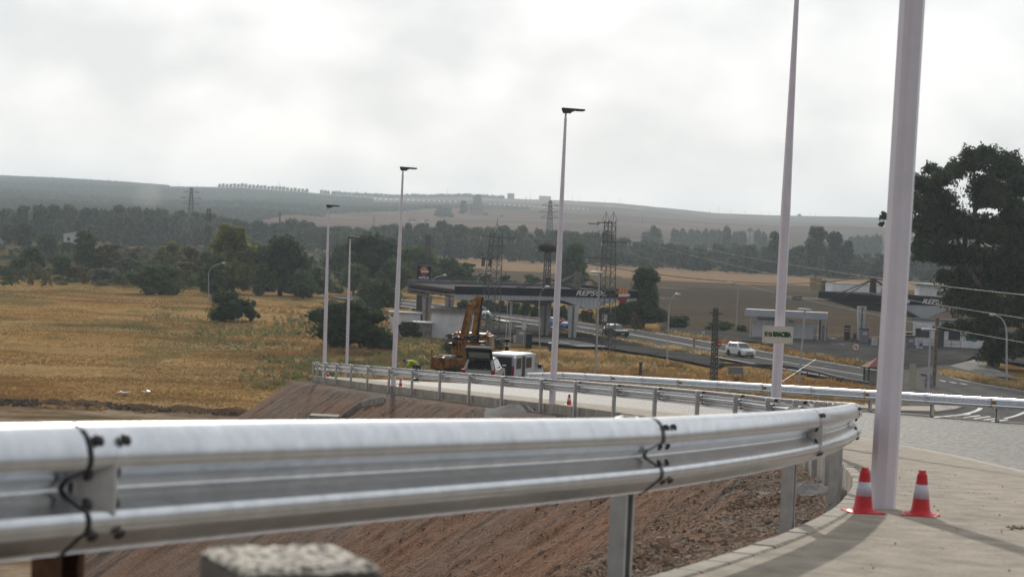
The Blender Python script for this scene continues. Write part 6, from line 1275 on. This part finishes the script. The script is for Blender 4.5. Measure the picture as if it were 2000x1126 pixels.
T2 = [(356, 562, 506, 84, 'ragged', 'oliv', 'brown-green scrub between the wide dome bush and the yellow-green tree'), (408, 574, 492, 92, 'ragged', 'mid', 'dense green scrub tree just left of the yellow-green tree'), (592, 584, 524, 66, 'round', 'dark', 'dark bushy tree right of the big dark rounded tree'), (518, 578, 506, 62, 'bush', 'mid', 'low green bush at the foot of the big dark rounded tree'), (152, 545, 516, 50, 'bush', 'oliv', 'low brownish bush right of the small lone round tree'), (250, 536, 500, 60, 'bush', 'grey', 'grey-green thicket behind the pale shrub at left'), (690, 578, 512, 70, 'round', 'mid', 'green tree low behind the thin farthest lamp post'), (770, 580, 500, 80, 'round', 'mid', 'green tree right behind the second tall lamp post'), (842, 560, 520, 60, 'bush', 'mid', 'green bush just right of the brand totem'), (944, 566, 530, 60, 'ragged', 'dark', 'dark bush behind the broad lattice mast'), (60, 530, 478, 60, 'round', 'mid', 'leafy green tree between the two low bushes and the house at far left'), (132, 500, 470, 44, 'bush', 'dark', 'dark bush in front of the white shed')]
for px, pyb, pyt, w, kd, cl_, lab in T2: tree(px, pyb, pyt, w*1.2, kd, cl_, lab, name='bush' if kd == 'bush' else 'tree', cat='bush' if kd == 'bush' else 'tree', trunk=kd != 'bush')
# dark hedge bushes along the far side of the main road
for k in range(11): tree(905+k*24, 606+k*2.6, 578+k*2.4+random.uniform(-4, 4), 42, 'bush' if k % 3 else 'ragged', 'dark', 'one of the dark bushes lining the far side of the main road under the canopy', name='bush', cat='bush', group='roadside thicket', trunk=False)
# the river wood: two rows of trees
TOPX = [-80, 0, 40, 85, 130, 170, 220, 250, 290, 340, 380, 430, 460, 500, 525, 545, 580, 640, 700, 760, 815, 875, 905, 940, 1010, 1040, 1060, 1110, 1145, 1180, 1210, 1232, 1260, 1300, 1350, 1390, 1440, 1480, 1560, 1640, 1700, 1760, 1850, 2000, 2100]
TOPY = [408, 406, 403, 398, 405, 408, 404, 403, 408, 412, 418, 418, 426, 432, 430, 432, 430, 440, 444, 436, 440, 433, 441, 446, 443, 450, 447, 450, 451, 456, 464, 478, 470, 474, 480, 480, 476, 480, 478, 482, 496, 500, 505, 508, 510]
BASX = [-80, 0, 350, 600, 900, 1230, 1500, 1720, 2100]; BASY = [474, 474, 480, 491, 507, 521, 536, 547, 562]
def wood_tree(x, yb, yt, w, colr, k, back=True):
    p = gp(x, yb); h = at(x, yt, p.y).z; wm = w*p.y/FPX; o = link('wood_tree', WOODC[k % 6]); o.location = p; o.scale = (wm, wm, h*1.06); o.rotation_euler = (0, 0, random.uniform(0, 6.28)); o.material_slots[0].link = 'OBJECT'; o.material_slots[0].material = FM[colr]
    row = 'taller back row' if back else 'lower front row'
    for xe, place in ((130, 'behind the white houses at far left'), (260, 'right of the white shed at left'), (420, 'behind the far left pylon'), (640, 'left of the first tall lamp post'), (780, 'between the first two tall lamp posts'), (930, 'between second lamp post and broad lattice mast'), (1090, 'between broad lattice mast and third lamp post'), (1250, 'around the tall right lattice mast'), (1400, 'below the far white farm'), (1530, 'just left of the sign post'), (1740, 'between the two right lamp posts'), (9999, 'behind the thick lamp post')):
        if x < xe: break
    tag(o, 'hazy wood tree, %s, %s' % (row, place), 'tree', 'wood trees, %s, %s' % (row, place))
k = 0; x = -70.0
while x < 2070:
    yb = np.interp(x, BASX, BASY); yt = np.interp(x, TOPX, TOPY)
    wood_tree(x, yb-7+random.uniform(-1.5, 1), yt+random.uniform(-4, 5), random.uniform(34, 52), 'wood' if random.random() < .7 else 'woodl', k); k += 1
    if random.random() < .92: wood_tree(x+random.uniform(-5, 5), yb+random.uniform(-1, 1.5), yt+(yb-yt)*random.uniform(.18, .55), random.uniform(26, 46), 'wood' if random.random() < .6 else 'woodl', k+3, False)
    x += random.uniform(13, 19)
for x, yb, yt, w, lab in ((1512, 534, 450, 62, 'dark full tree standing above the wood left of the second lamp post'), (1592, 540, 440, 66, 'tallest tree of the wood at right of the second lamp post'), (1628, 541, 452, 60, 'tall rounded tree right of the tallest tree of the wood'), (1652, 542, 468, 44, 'lower tree at the right end of the tall group in the wood')):
    tree(x, yb, yt, w, 'tall', 'wood', lab)
# hedge in front of the left wood
for i, x in enumerate(range(250, 400, 22)): tree(x, 480+i*.4, 458+random.uniform(-2, 2), 40, 'bush', 'wood', 'one of the rounded bushes in the hedge before the left wood', name='bush', cat='bush', group='hedge before the left wood', trunk=False)
# the big eucalyptus at right
YE = 256; pe = gp(1938, 722); pe = Vector((at(1938, 722, YE).x, YE, 0)); er = empty('eucalyptus', pe, 0, 'huge dark eucalyptus tree at the right edge', 'tree')
EL = [(1900, 320, 36), (1925, 305, 24), (1960, 332, 44), (1868, 338, 28), (1840, 352, 28), (1815, 372, 30), (1995, 365, 50), (1800, 405, 30), (1842, 400, 36), (1920, 372, 36), (1945, 392, 36), (1990, 440, 52), (1812, 445, 30), (1850, 455, 38), (1900, 450, 40), (1940, 460, 44), (1990, 500, 56), (1800, 470, 18), (1868, 505, 36), (1910, 520, 48), (1960, 550, 56), (1880, 560, 42), (1905, 600, 46), (1860, 590, 24), (1950, 620, 52), (2005, 610, 50), (1920, 650, 36), (1965, 680, 40), (1935, 695, 28), (2010, 680, 40), (1728, 424, 11), (1722, 438, 6), (1845, 545, 22), (2045, 420, 60), (2060, 540, 70), (2050, 650, 50), (1780, 448, 10), (1838, 482, 20), (1880, 640, 20), (1796, 362, 24), (1800, 500, 24), (1818, 334, 18), (1838, 432, 36), (1800, 440, 30), (1828, 500, 32), (1792, 482, 16), (1916, 396, 24), (1938, 366, 24), (1868, 430, 24), (1985, 410, 30), (1850, 640, 14), (2000, 560, 44)]
lob = []; re_ = random.Random(9)
for x, y, rr in EL:
    q = at(x, y, YE+re_.uniform(-4.5, 4.5))-pe; s_ = rr*YE/FPX; lob.append((q.x, q.y, q.z, s_, s_*1.15, s_*.92))
link('crown', crown_mesh('crown', lob, 120000, .19, 77, FM['euc'], core=.5, spread=.85), er)
b = MB(); tp = lambda x, y, d=0: at(x, y, YE+d)-pe
b.tube([(0, 0, -.2), tp(1940, 690), tp(1936, 640), tp(1925, 580), tp(1915, 520)], [.75, .6, .5, .42, .34], 9)
for L3 in ([(1925, 580), (1880, 500), (1858, 430), (1852, 380)], [(1915, 520), (1905, 430), (1900, 360), (1905, 320)], [(1930, 600), (1965, 500), (1975, 420), (1962, 345)], [(1915, 530), (1860, 490), (1815, 462), (1785, 452), (1735, 430)], [(1936, 640), (1990, 560), (2030, 470)], [(1880, 500), (1890, 440), (1925, 380)], [(1858, 430), (1830, 395), (1815, 372)]):
    n = len(L3); b.tube([tp(x, y, re_.uniform(-.8, 1.2)) for x, y in L3], [.30*(1-i/n)+.05 for i in range(n)], 6)
b.build('trunk', M_barkl, er)
o = tag(MB().box(gp(1949, 718)+Vector((0, 0, .8)), (.5, .05, 1.3)).build('teal_sign', mat('teal_board', (0.02, 0.16, 0.17))), 'small teal board at the foot of the huge eucalyptus', 'sign')
# palms, cypresses
def palm(px, pyb, pyt, Y, label):
    p = at(px, pyb, Y); p.z = ground_z(p.x, p.y); h = at(px, pyt, Y).z-p.z; r = empty('palm_tree', p, 0, label, 'palm tree'); MB().lathe([(.32, 0), (.24, h*.8)], 8).build('trunk', M_bark, r); b = MB(); rn = random.Random(int(px))
    for k in range(26):
        a = rn.uniform(0, 6.28); e = rn.uniform(-.5, 1.2); d = Vector((math.cos(a), math.sin(a), 0)); c = Vector((0, 0, h*.8)); l_ = h*.26; m_ = c+d*l_*.6*math.cos(e)+Vector((0, 0, l_*.6*math.sin(e))); t_ = c+d*l_*1.05*math.cos(e*.5)+Vector((0, 0, l_*(.8*math.sin(e)-.25))); s_ = d.cross(Vector((0, 0, 1)))*.28
        b.add([c, m_-s_, t_, m_+s_], [(0, 1, 2, 3)])
    b.build('crown', FM['wood'], r)
palm(4, 455, 402, 800, 'palm tree at the far left edge behind the white house'); palm(1464, 474, 441, 1350, 'lone far palm tree right of the cypresses')
def far_tree(px, pyb, pyt, w, Y, kind, colr, lab, **kw): return tree(px, pyb, pyt, w, kind, colr, lab, Y=Y, **kw)
for k, (x, yt) in enumerate(((1414, 442), (1418, 438), (1421, 441), (1425, 446))): far_tree(x, 476, yt, 8, 1340, 'tall', 'wood', 'one of the narrow dark cypresses by the far white farm', name='cypress', cat='cypress', group='cypresses at the far farm')
far_tree(1278, 472, 436, 46, 1300, 'bush', 'wood', 'hazy dark tree clump left of the far white farm', name='tree_clump'); far_tree(1262, 472, 448, 26, 1290, 'bush', 'wood', 'smaller hazy bush left of the dark tree clump at the far farm', **B)
for k, x in enumerate(range(1318, 1412, 15)): far_tree(x, 462, 443+random.uniform(-2, 3), 24, 1500, 'bush', 'woodl', 'one of the pale hazy trees behind the far white farm', group='pale trees behind the far farm')
for k, x in enumerate((1436, 1450, 1480, 1492)): far_tree(x, 466, 446+random.uniform(-2, 3), 24, 1480, 'bush', 'woodl', 'one of the pale hazy trees behind the far white farm', group='pale trees behind the far farm')
for k, x in enumerate((1665, 1680, 1692, 1708, 1716)): far_tree(x, 470, 455+random.uniform(-3, 3), 26, 1500, 'bush', 'woodl', 'one of the pale bushes on the far slope between the lamp posts', name='bush', cat='bush', group='pale bushes on the far slope', trunk=False)
# ------------------------------------------------------------------ far buildings and the hilltop
def far_box(name, px, pyb, wpx, hpx, dpx, m, label, roof=None, Y=None, kind='flat', win=0, cat='building'):
    q = hill_at(px, pyb) if Y is None else at(px, pyb, Y)
    if Y is not None: q.z = ground_z(q.x, q.y) if Y < 1262 else float(hill_z(np.array([q.x]), np.array([q.y]))[0])
    s_ = q.y/FPX; w, h, d = wpx*s_, hpx*s_, dpx*s_; r = empty(name, q, random.uniform(-.08, .08), label, cat)
    MB().box((0, d/2, h/2-.5), (w, d, h+1)).build('wall', m, r)
    if kind == 'flat': MB().box((0, d/2, h+.2), (w+.4, d+.4, .4)).build('roof', roof or m, r)
    elif kind == 'gable': MB().prism([(-w/2-.2, -.3, h), (w/2+.2, -.3, h), (w/2+.2, d/2, h+.3*w*.5), (w/2+.2, d+.3, h)][:0] or [(-w/2-.2, -.3, h+.01), (-w/2-.2, d/2, h+.22*d), (-w/2-.2, d+.3, h+.01)], (0, 0, 0), (w+.4, 0, 0)).build('roof', roof, r)
    elif kind == 'mono': MB().hexa([(-w/2, 0, h), (w/2, 0, h), (w/2, d, h), (-w/2, d, h), (-w/2, 0, h+.1), (w/2, 0, h+w*.22), (w/2, d, h+w*.22), (-w/2, d, h+.1)]).build('gable_wall', m, r) and MB().hexa([(-w/2-.3, -.3, h+.12), (w/2+.3, -.3, h+w*.22+.02), (w/2+.3, d, h+w*.22+.02), (-w/2-.3, d, h+.12), (-w/2-.3, -.3, h+.4), (w/2+.3, -.3, h+w*.22+.3), (w/2+.3, d, h+w*.22+.3), (-w/2-.3, d, h+.4)]).build('roof', roof, r)
    for k in range(win): MB().box((-w/2+w*(k+.5)/win, -.03, h*.55), (w/win*.3, .1, h*.3)).build('window', M_drk, r)
    return r
far_box('white_house', 26, 458, 56, 26, 30, M_wht, 'long white house with a brown roof cut by the left edge', M_tile, Y=760, win=5); far_box('brick_annex', 38, 442, 20, 8, 14, M_tile, 'small red-brown annex on the white house at the left edge', M_tile, Y=748)
far_box('white_shed', 144, 472, 40, 22, 30, M_wht, 'white shed with a slanting red-brown roof at left', M_tile, Y=800, kind='mono', win=2)
q = at(59, 440, 830); r = empty('water_tank', (q.x, 830, 0), 0, 'round water tank on legs above the white house at left', 'water tank'); h = at(59, 411, 830).z
MB().lathe([(.9, h*.6), (.9, h), (.1, h+.15)], 12).build('tank', M_soff, r); MB().tube([(0, 0, 0), (0, 0, h*.6)], .3).build('leg', M_soff, r)
far_box('white_farm', 1345, 474, 96, 9, 30, M_wht, 'long low white farm building in the far haze right of the wood', M_bsh, Y=1330, win=9); far_box('white_farm', 1440, 474, 44, 9, 30, M_wht, 'white farm wing right of the cypresses', M_bsh, Y=1335, win=4); far_box('white_hut', 1293, 466, 11, 7, 10, M_wht, 'tiny white hut beside the hazy tree clump', None, Y=1310)
far_box('hilltop_block', 998, 388, 13, 10, 12, M_soff, 'square pale building on the skyline left of the third lamp post'); far_box('hilltop_hangar', 1064, 391, 23, 8, 24, M_wht, 'long pale hangar on the skyline just left of the third lamp post', M_wht)
far_box('ruined_house', 930, 418, 26, 18, 18, M_cnc, 'ruined tall house on the far hillside among trees', None, win=4)
far_box('hillside_farm', 588, 379, 18, 4, 10, M_soff, 'low farmhouse under the skyline trees at left centre', M_bsh); far_box('hillside_shed', 545, 378, 9, 3, 8, M_soff, 'tiny shed under the skyline trees at left', M_bsh)
for k, (x, rows_) in enumerate(((800, 2), (808, 2), (824, 1), (833, 1))):
    q = at(x, 452, 1900); q.z = float(hill_z(np.array([q.x]), np.array([1900.]))[0]); r = empty('silo', (q.x, 1900, q.z), 0, ['left red and white banded silo tower beside the second lamp post', 'red and white banded silo second from the lamp post', 'plain grey silo of the far group', 'rightmost far silo with a red top'][k], 'silo'); h = at(x, 428, 1900).z-q.z
    MB().box((0, 0, h/2), (2.7, 2.7, h)).build('tower', M_wht, r)
    if k != 2:
        for z in ([h-1, h-4.6] if rows_ == 2 else [h-1]): MB().box((0, 0, z), (2.74, 2.74, 1.9)).build('red_band', M_lrd, r)
# trees on the far hillside
far_tree(932, 405, 379, 30, hill_at(932, 405).y, 'tall', 'wood', 'tall hazy tree growing over the ruined house'); far_tree(905, 418, 391, 26, hill_at(905, 418).y, 'tall', 'wood', 'hazy tree left of the ruined house'); far_tree(866, 425, 402, 46, hill_at(866, 425).y, 'bush', 'wood', 'hazy dark thicket on the hillside below the solar panels', **B); far_tree(948, 421, 414, 16, hill_at(948, 421).y, 'bush', 'wood', 'small round bush right of the ruined house', **B); far_tree(980, 424, 419, 8, hill_at(980, 424).y, 'bush', 'wood', 'single tiny bush on the far brown slope', **B)
# solar trackers
M_pan = mat('glare_white_panel', (0.74, 0.72, 0.68), (0.68, 0.66, 0.62), rough=.35)  # near-white colour stands in for the sky's glare on the panels
def panel(px, py, w, h, sk, label, grp):
    q = hill_at(px, py); s_ = q.y/FPX; q = at(px, py, q.y-3); W2, H2, K = w*s_/2, h*s_/2, sk*s_
    r = empty('solar_tracker', q, 0, label, 'solar panel', grp); b = MB(); b.prism([(-W2-K/2, 0, -H2), (W2-K/2, 0, -H2), (W2+K/2, 1.7*H2, H2), (-W2+K/2, 1.7*H2, H2)], (0, 0, 0), (0, .2, 0)); b.build('panel', M_pan, r); MB().tube([(0, 1.4, 0), (0, 1.4, -H2-4)], .2).build('post', M_zincd, r)
gl_ = 'one of the bright tilted solar trackers in the upper row left of the far thicket'
for k, x in enumerate((731, 741, 752, 762, 773, 782, 796, 806, 816, 827, 837, 848, 858, 868, 879, 890)): panel(x, 390+k*.28, max(2.6, 5-k*.12), 8.2-.28*k, 4.5 if k < 9 else (1 if k < 12 else -2), gl_, 'upper row of solar trackers')
for k, x in enumerate((702, 709, 721, 733, 744, 755, 767, 778, 790)): panel(x, 395.4+k*.35, 4.6, 1.9, -2.5, 'one of the low flat solar panels in the lower row on the far hill', 'lower row of solar panels')
for k in range(21): x = 958+k*9.6; panel(x, 399.5+k*.55, 1.5, 6.0, -4.0, 'one of the edge-on solar panels right of the ruined house', 'edge-on solar panels')
# skyline olives, each a tree of its own
OLV = [crown_mesh('crown', rand_lobes(500+k, 'bush'), 260, .10, 61+k, FM['olv']) for k in range(3)]
def sky_olive(px, sc, dY=0, lab='one of the round olive trees lined up along the skyline'):
    t_ = az_of(px); rr = float(np.interp(t_, RID_T, RID_R))*.985-dY; X_ = t_*rr; o = link('olive_tree', OLV[random.randrange(3)]); o.location = (X_, rr, float(hill_z(np.array([X_]), np.array([rr]))[0])-.6); o.scale = (8.2*sc, 8.2*sc, 8.4*sc); tag(o, lab, 'olive tree', 'skyline olives, '+lab[11:40])
for x in np.arange(426, 600, 7.4): sky_olive(x, random.uniform(.92, 1.12), lab='one of the big round skyline olive trees left of the first lamp post')
for x in np.arange(648, 700, 5.7): sky_olive(x, random.uniform(.9, 1.15), lab='one of the spaced skyline olive trees between the first two lamp posts')
for x in (626, 632.5, 639): sky_olive(x, random.uniform(.9, 1.15), lab='one of the few spaced skyline olive trees behind the first lamp post')
for x in np.arange(700, 985, 5.4): sky_olive(x, random.uniform(.85, 1.1), lab='one of the dense skyline olive trees above the solar trackers')
for x in np.arange(0, 300, 6.2): sky_olive(x, random.uniform(.5, .8), lab='one of the small olive trees along the left hilltop')
# olive grove covering the hillside: too many to count
M_ol = [proto('olive_shape', m_) for m_ in OLV]
gx, gy = [], []
Yq = np.arange(1330, 4150, 9.0)
for Y in Yq:
    xs = np.arange(-.30*Y, .02*Y, 8.2)+rng.normal(0, .7); f_ = (Y-1150)/(np.interp(xs/Y, RID_T, RID_R)-1150); px_ = 1000+xs/Y*FPX; ok = OLIVE(px_+60*(fbm(xs/160, Y/160+0*xs, 96, 4)-.5), f_+.06*(fbm(xs/60, Y/200+0*xs, 97, 4)-.5)); gx.append(xs[ok]); gy.append(np.full(ok.sum(), Y))
gx = np.concatenate(gx)+rng.normal(0, .5, sum(map(len, gx))); gy = np.concatenate(gy)+rng.normal(0, .5, len(gx)); gz = hill_z(gx, gy)-.4
o = gn_scatter('olive_grove', np.column_stack([gx, gy, gz]), np.column_stack([4.6+1.4*rng.random(len(gx))]*2+[4.2+rng.random(len(gx))]), np.column_stack([0*gx, 0*gx, rng.random(len(gx))*6.28]), M_ol); o['label'] = 'grey-green olive grove covering the far hillside in rows'
# skyline masts and poles
MP = MB().lathe([(.35, 0), (.22, 1)], 6).mesh('pole', M_zincd)
for x, yb, yt in ((120, 352, 345), (176, 355, 348), (211, 357, 347), (349, 362, 354), (385, 362, 355), (545, 372, 354), (873, 384, 367), (1036, 390, 378), (1118, 393, 382), (1131, 394, 383), (1182, 397, 386), (1211, 398, 386), (1386, 417, 402), (1404, 418, 404), (1427, 420, 410), (1455, 420, 411), (1486, 421, 411), (1503, 422, 414), (1582, 423, 413), (1592, 423, 415), (1027, 402, 384), (1254, 438, 418)):
    q = hill_at(x, yb+2); h = at(x, yt, q.y).z-q.z; pl_ = 'above the left olive hill' if x < 400 else 'above the skyline olive rows' if x < 900 else 'around the hilltop buildings' if x < 1150 else 'right of the third lamp post' if x < 1300 else 'left of the sign post' if x < 1510 else 'right of the sign post'; r = empty('skyline_pole', q, 0, 'one of the thin hazy poles on the far skyline '+pl_, 'pole', 'skyline poles '+pl_); o = link('pole', MP, r); o.scale = (1, 1, h)
    a = MB().box((0, 0, h-.5), (3, .2, .2)).build('crossarm', M_zincd, r)
far_tree(1561, 424, 417, 10, 4300, 'bush', 'wood', 'single round tree on the skyline right of the second lamp post')
# ------------------------------------------------------------------ dry grass and weeds
def tuft(seed, m, n=12, spread=.28, hmin=.5):
    r = random.Random(seed); b = MB()
    for k in range(n):
        a = r.uniform(0, 6.28); q = r.uniform(0, spread); x, y = math.cos(a)*q, math.sin(a)*q; h = r.uniform(hmin, 1); l_ = r.uniform(.1, .5); a2 = r.uniform(0, 6.28); dx, dy = math.cos(a2), math.sin(a2); w = .022
        b.add([(x-dy*w, y+dx*w, 0), (x+dy*w, y-dx*w, 0), (x+dx*l_*.4+dy*w*.8, y+dy*l_*.4-dx*w*.8, h*.62), (x+dx*l_, y+dy*l_, h)], [(0, 1, 2), (0, 2, 3)])
    return proto('tuft_shape', b.mesh('tuft_shape', m))
GM = [mat('dry_grass_'+n, c, tuple(q*.7 for q in c), rough=.9, scale=.2, coord='World', trans=.6, rnd=.18) for n, c in (('straw', (0.52, 0.38, 0.20)), ('gold', (0.44, 0.275, 0.105)), ('rust', (0.29, 0.175, 0.075)), ('green', (0.17, 0.175, 0.08)))]
TUFT = [tuft(k, GM[k % 3]) for k in range(6)]+[tuft(9, GM[3]), tuft(12, GM[3])]
def grass(name, xy, s0, s1, label, green=.1, hz=1.0, z=None, bias=0.0):
    n = len(xy); zz = plain_z(xy[:, 0], xy[:, 1]) if z is None else z; s = s0+(s1-s0)*rng.random(n)
    zsel = -bias+fbm(xy[:, 0]/22, xy[:, 1]/8, 221, 3)+.10*rng.normal(size=n); base = np.where(zsel < .44, 2, np.where(zsel > .56, 0, 1))+3*rng.integers(0, 2, n); idx = np.where(rng.random(n) < green*2*sst(.4, .6, fbm(xy[:, 0]/9, xy[:, 1]/14, 223, 3)), rng.integers(6, 8, n), base); o = gn_scatter(name, np.column_stack([xy, zz-.03]), np.column_stack([s*1.3, s*1.3, s*hz]), np.column_stack([0*s, 0*s, rng.random(n)*6.28]), TUFT, idx=idx); o['label'] = label; return o
def sample_px(n, x0, x1, y0, y1, f=None):
    px = x0+(x1-x0)*rng.random(n); py = y0+(y1-y0)*rng.random(n)
    P = np.array([G2(a, b_) for a, b_ in zip(px, py)]); 
    if f is not None: P = P[f(P[:, 0], P[:, 1], px, py)]
    return P
mr_d = lambda X_, Y_: seg_d(X_, Y_, MAIN)
notdirt = lambda X_, Y_, a, b_: ~inpoly(X_, Y_, DIRT)
grass('dry_grass', sample_px(52000, -60, 640, 555, 800, lambda X_, Y_, a, b_: notdirt(X_, Y_, a, b_) & (fbm(X_/6, Y_/12, 201, 3) > .15+.36*rng.random(len(X_)))), .08, .24, 'golden dry grass covering the field at left', .10)
grass('dry_grass', sample_px(13500, 440, 1060, 600, 760, lambda X_, Y_, a, b_: (rng.random(len(a)) < sst(440, 680, a)) & (mr_d(X_, Y_) > 8) & (fbm(X_/5, Y_/9, 203, 3) > .38) & ~((a > 930) & (b_ < 688))), .3, .75, 'tall dry grass and weeds behind the ramp', .4, bias=.08)
bank = lambda X_, Y_, a, b_: (mr_d(X_, Y_) > 7.5) & (b_ > np.interp(a, [1050, 1180, 1300, 1400, 1420, 1560, 1700], [690, 698, 712, 728, 722, 736, 764])) & (fbm(X_/3.2, Y_/6, 205, 3) > .36)
grass('dry_grass', sample_px(12000, 1050, 1720, 692, 800, bank), .4, 1.0, 'tall brown grass on the bank behind the right guardrail', .15, bias=.10)
grass('dry_grass', sample_px(1600, 1630, 1840, 778, 803, None), .2, .5, 'sparse brown grass on the earth beside the traffic island', .15)
verge = lambda X_, Y_, a, b_: (np.abs(mr_d(X_, Y_)-8.6) < 1.9) & (fbm(X_/4, Y_/4, 207, 3) > .33) & (X_ > np.interp(Y_, [180, 395], [60, -28]))
grass('dry_grass', sample_px(26000, 930, 1720, 600, 745, verge), .35, .95, 'strip of dry grass along the far side of the main road', .2, bias=.08)
med = [G2(1110, 655), G2(1180, 662), G2(1240, 672), G2(1300, 684), G2(1360, 694), G2(1400, 700)]
grass('dry_grass', sample_px(9000, 1080, 1420, 640, 715, lambda X_, Y_, a, b_: (seg_d(X_, Y_, med) < 1.5)), .3, .85, 'strip of weeds between the main road and the service road', .4)
grass('dry_grass', sample_px(5000, 1840, 2040, 728, 775, lambda X_, Y_, a, b_: np.abs(b_-np.interp(a, [1840, 1900, 1960, 2040], [733, 745, 756, 770])) < 5), .35, .9, 'dry grass strip beside the side road at right', .1)
grass('dry_grass', sample_px(2600, 1480, 1780, 640, 667, lambda X_, Y_, a, b_: np.abs(b_-np.interp(a, [1480, 1600, 1780], [655, 660, 664])) < 2.5), .2, .6, 'dry fringe at the back of the right forecourt', .15)
def weed(seed, m): return proto('weed_shape', crown_mesh('weed_shape', rand_lobes(seed, 'ragged'), 240, .075, seed, m, core=0))
FM['weed'] = leafmat('pale_weed', (0.13, 0.135, 0.075)); FM['weed2'] = leafmat('green_weed', (0.095, 0.11, 0.05)); WD = [weed(700, FM['weed']), weed(701, FM['weed']), weed(702, FM['weed2'])]
wb = lambda X_, Y_, a, b_: np.abs(b_-np.interp(a, [280, 420, 600, 800], [612, 650, 674, 704])) < 34*rng.random(len(a))*(.5+fbm(X_/8, Y_/8, 211, 2))
grass('green_grass', sample_px(10000, 280, 800, 570, 735, wb), .2, .5, 'greenish grass in a band across the dry field', .9)
WD = [weed(700, FM['grey']), weed(701, FM['oliv']), weed(702, FM['mid'])]
Pq = sample_px(2600, -60, 640, 488, 562, lambda X_, Y_, a, b_: (fbm(X_/20, Y_/40, 215, 3) > .40+.10*rng.random(len(a))) & (b_ < 528+36*rng.random(len(a))**2)); n = len(Pq); o = gn_scatter('scrub', np.column_stack([Pq, plain_z(Pq[:, 0], Pq[:, 1])]), np.column_stack([1.4+rng.random(n)*3.2]*2+[.6+rng.random(n)**2*2.4]), np.column_stack([np.zeros((n, 2)), rng.random(n)*6.28]), WD); o['label'] = 'low scrub filling the ground between the trees at left'
grass('green_grass', sample_px(3000, -60, 450, 778, 806, lambda X_, Y_, a, b_: (seg_d(X_, Y_, DIRT[:7]) < 2.6) & (fbm(X_/4, Y_/4, 231, 3) > .45)), .15, .4, 'yellow-green grass along the dug earth ridge', .8)
# clods on the dug ridge and litter in the field
Pq = sample_px(5000, -60, 470, 770, 815, lambda X_, Y_, a, b_: seg_d(X_, Y_, DIRT[:7]) < 1.6); n = len(Pq); o = gn_scatter('earth_clods', np.column_stack([Pq, plain_z(Pq[:, 0], Pq[:, 1])+.25*rng.random(n)]), .08+.22*rng.random(n)**2, rng.random((n, 3))*6.28, [stone(11, mat('dark_earth', (0.10, 0.075, 0.055), rough=1)), stone(12, bpy.data.materials['dark_earth'])]); o['label'] = 'dark earth clods along the ridge between track and field'
for x, y, l_, lab in ((240, 771, 1.1, 'torn white plastic litter in the golden grass'), (285, 769, .6, 'small white plastic scrap right of the torn litter')):
    q = gp(x, y); b = MB(); rn = random.Random(x)
    for k in range(5): b.box(q+Vector((rn.uniform(-l_, l_)*.5, rn.uniform(-.3, .3), .12+rn.uniform(0, .15))), (l_*.45, .3, .05), M=Matrix.Rotation(rn.uniform(-.5, .5), 4, 'Y'))
    tag(b.build('plastic_litter', M_let), lab, 'litter')
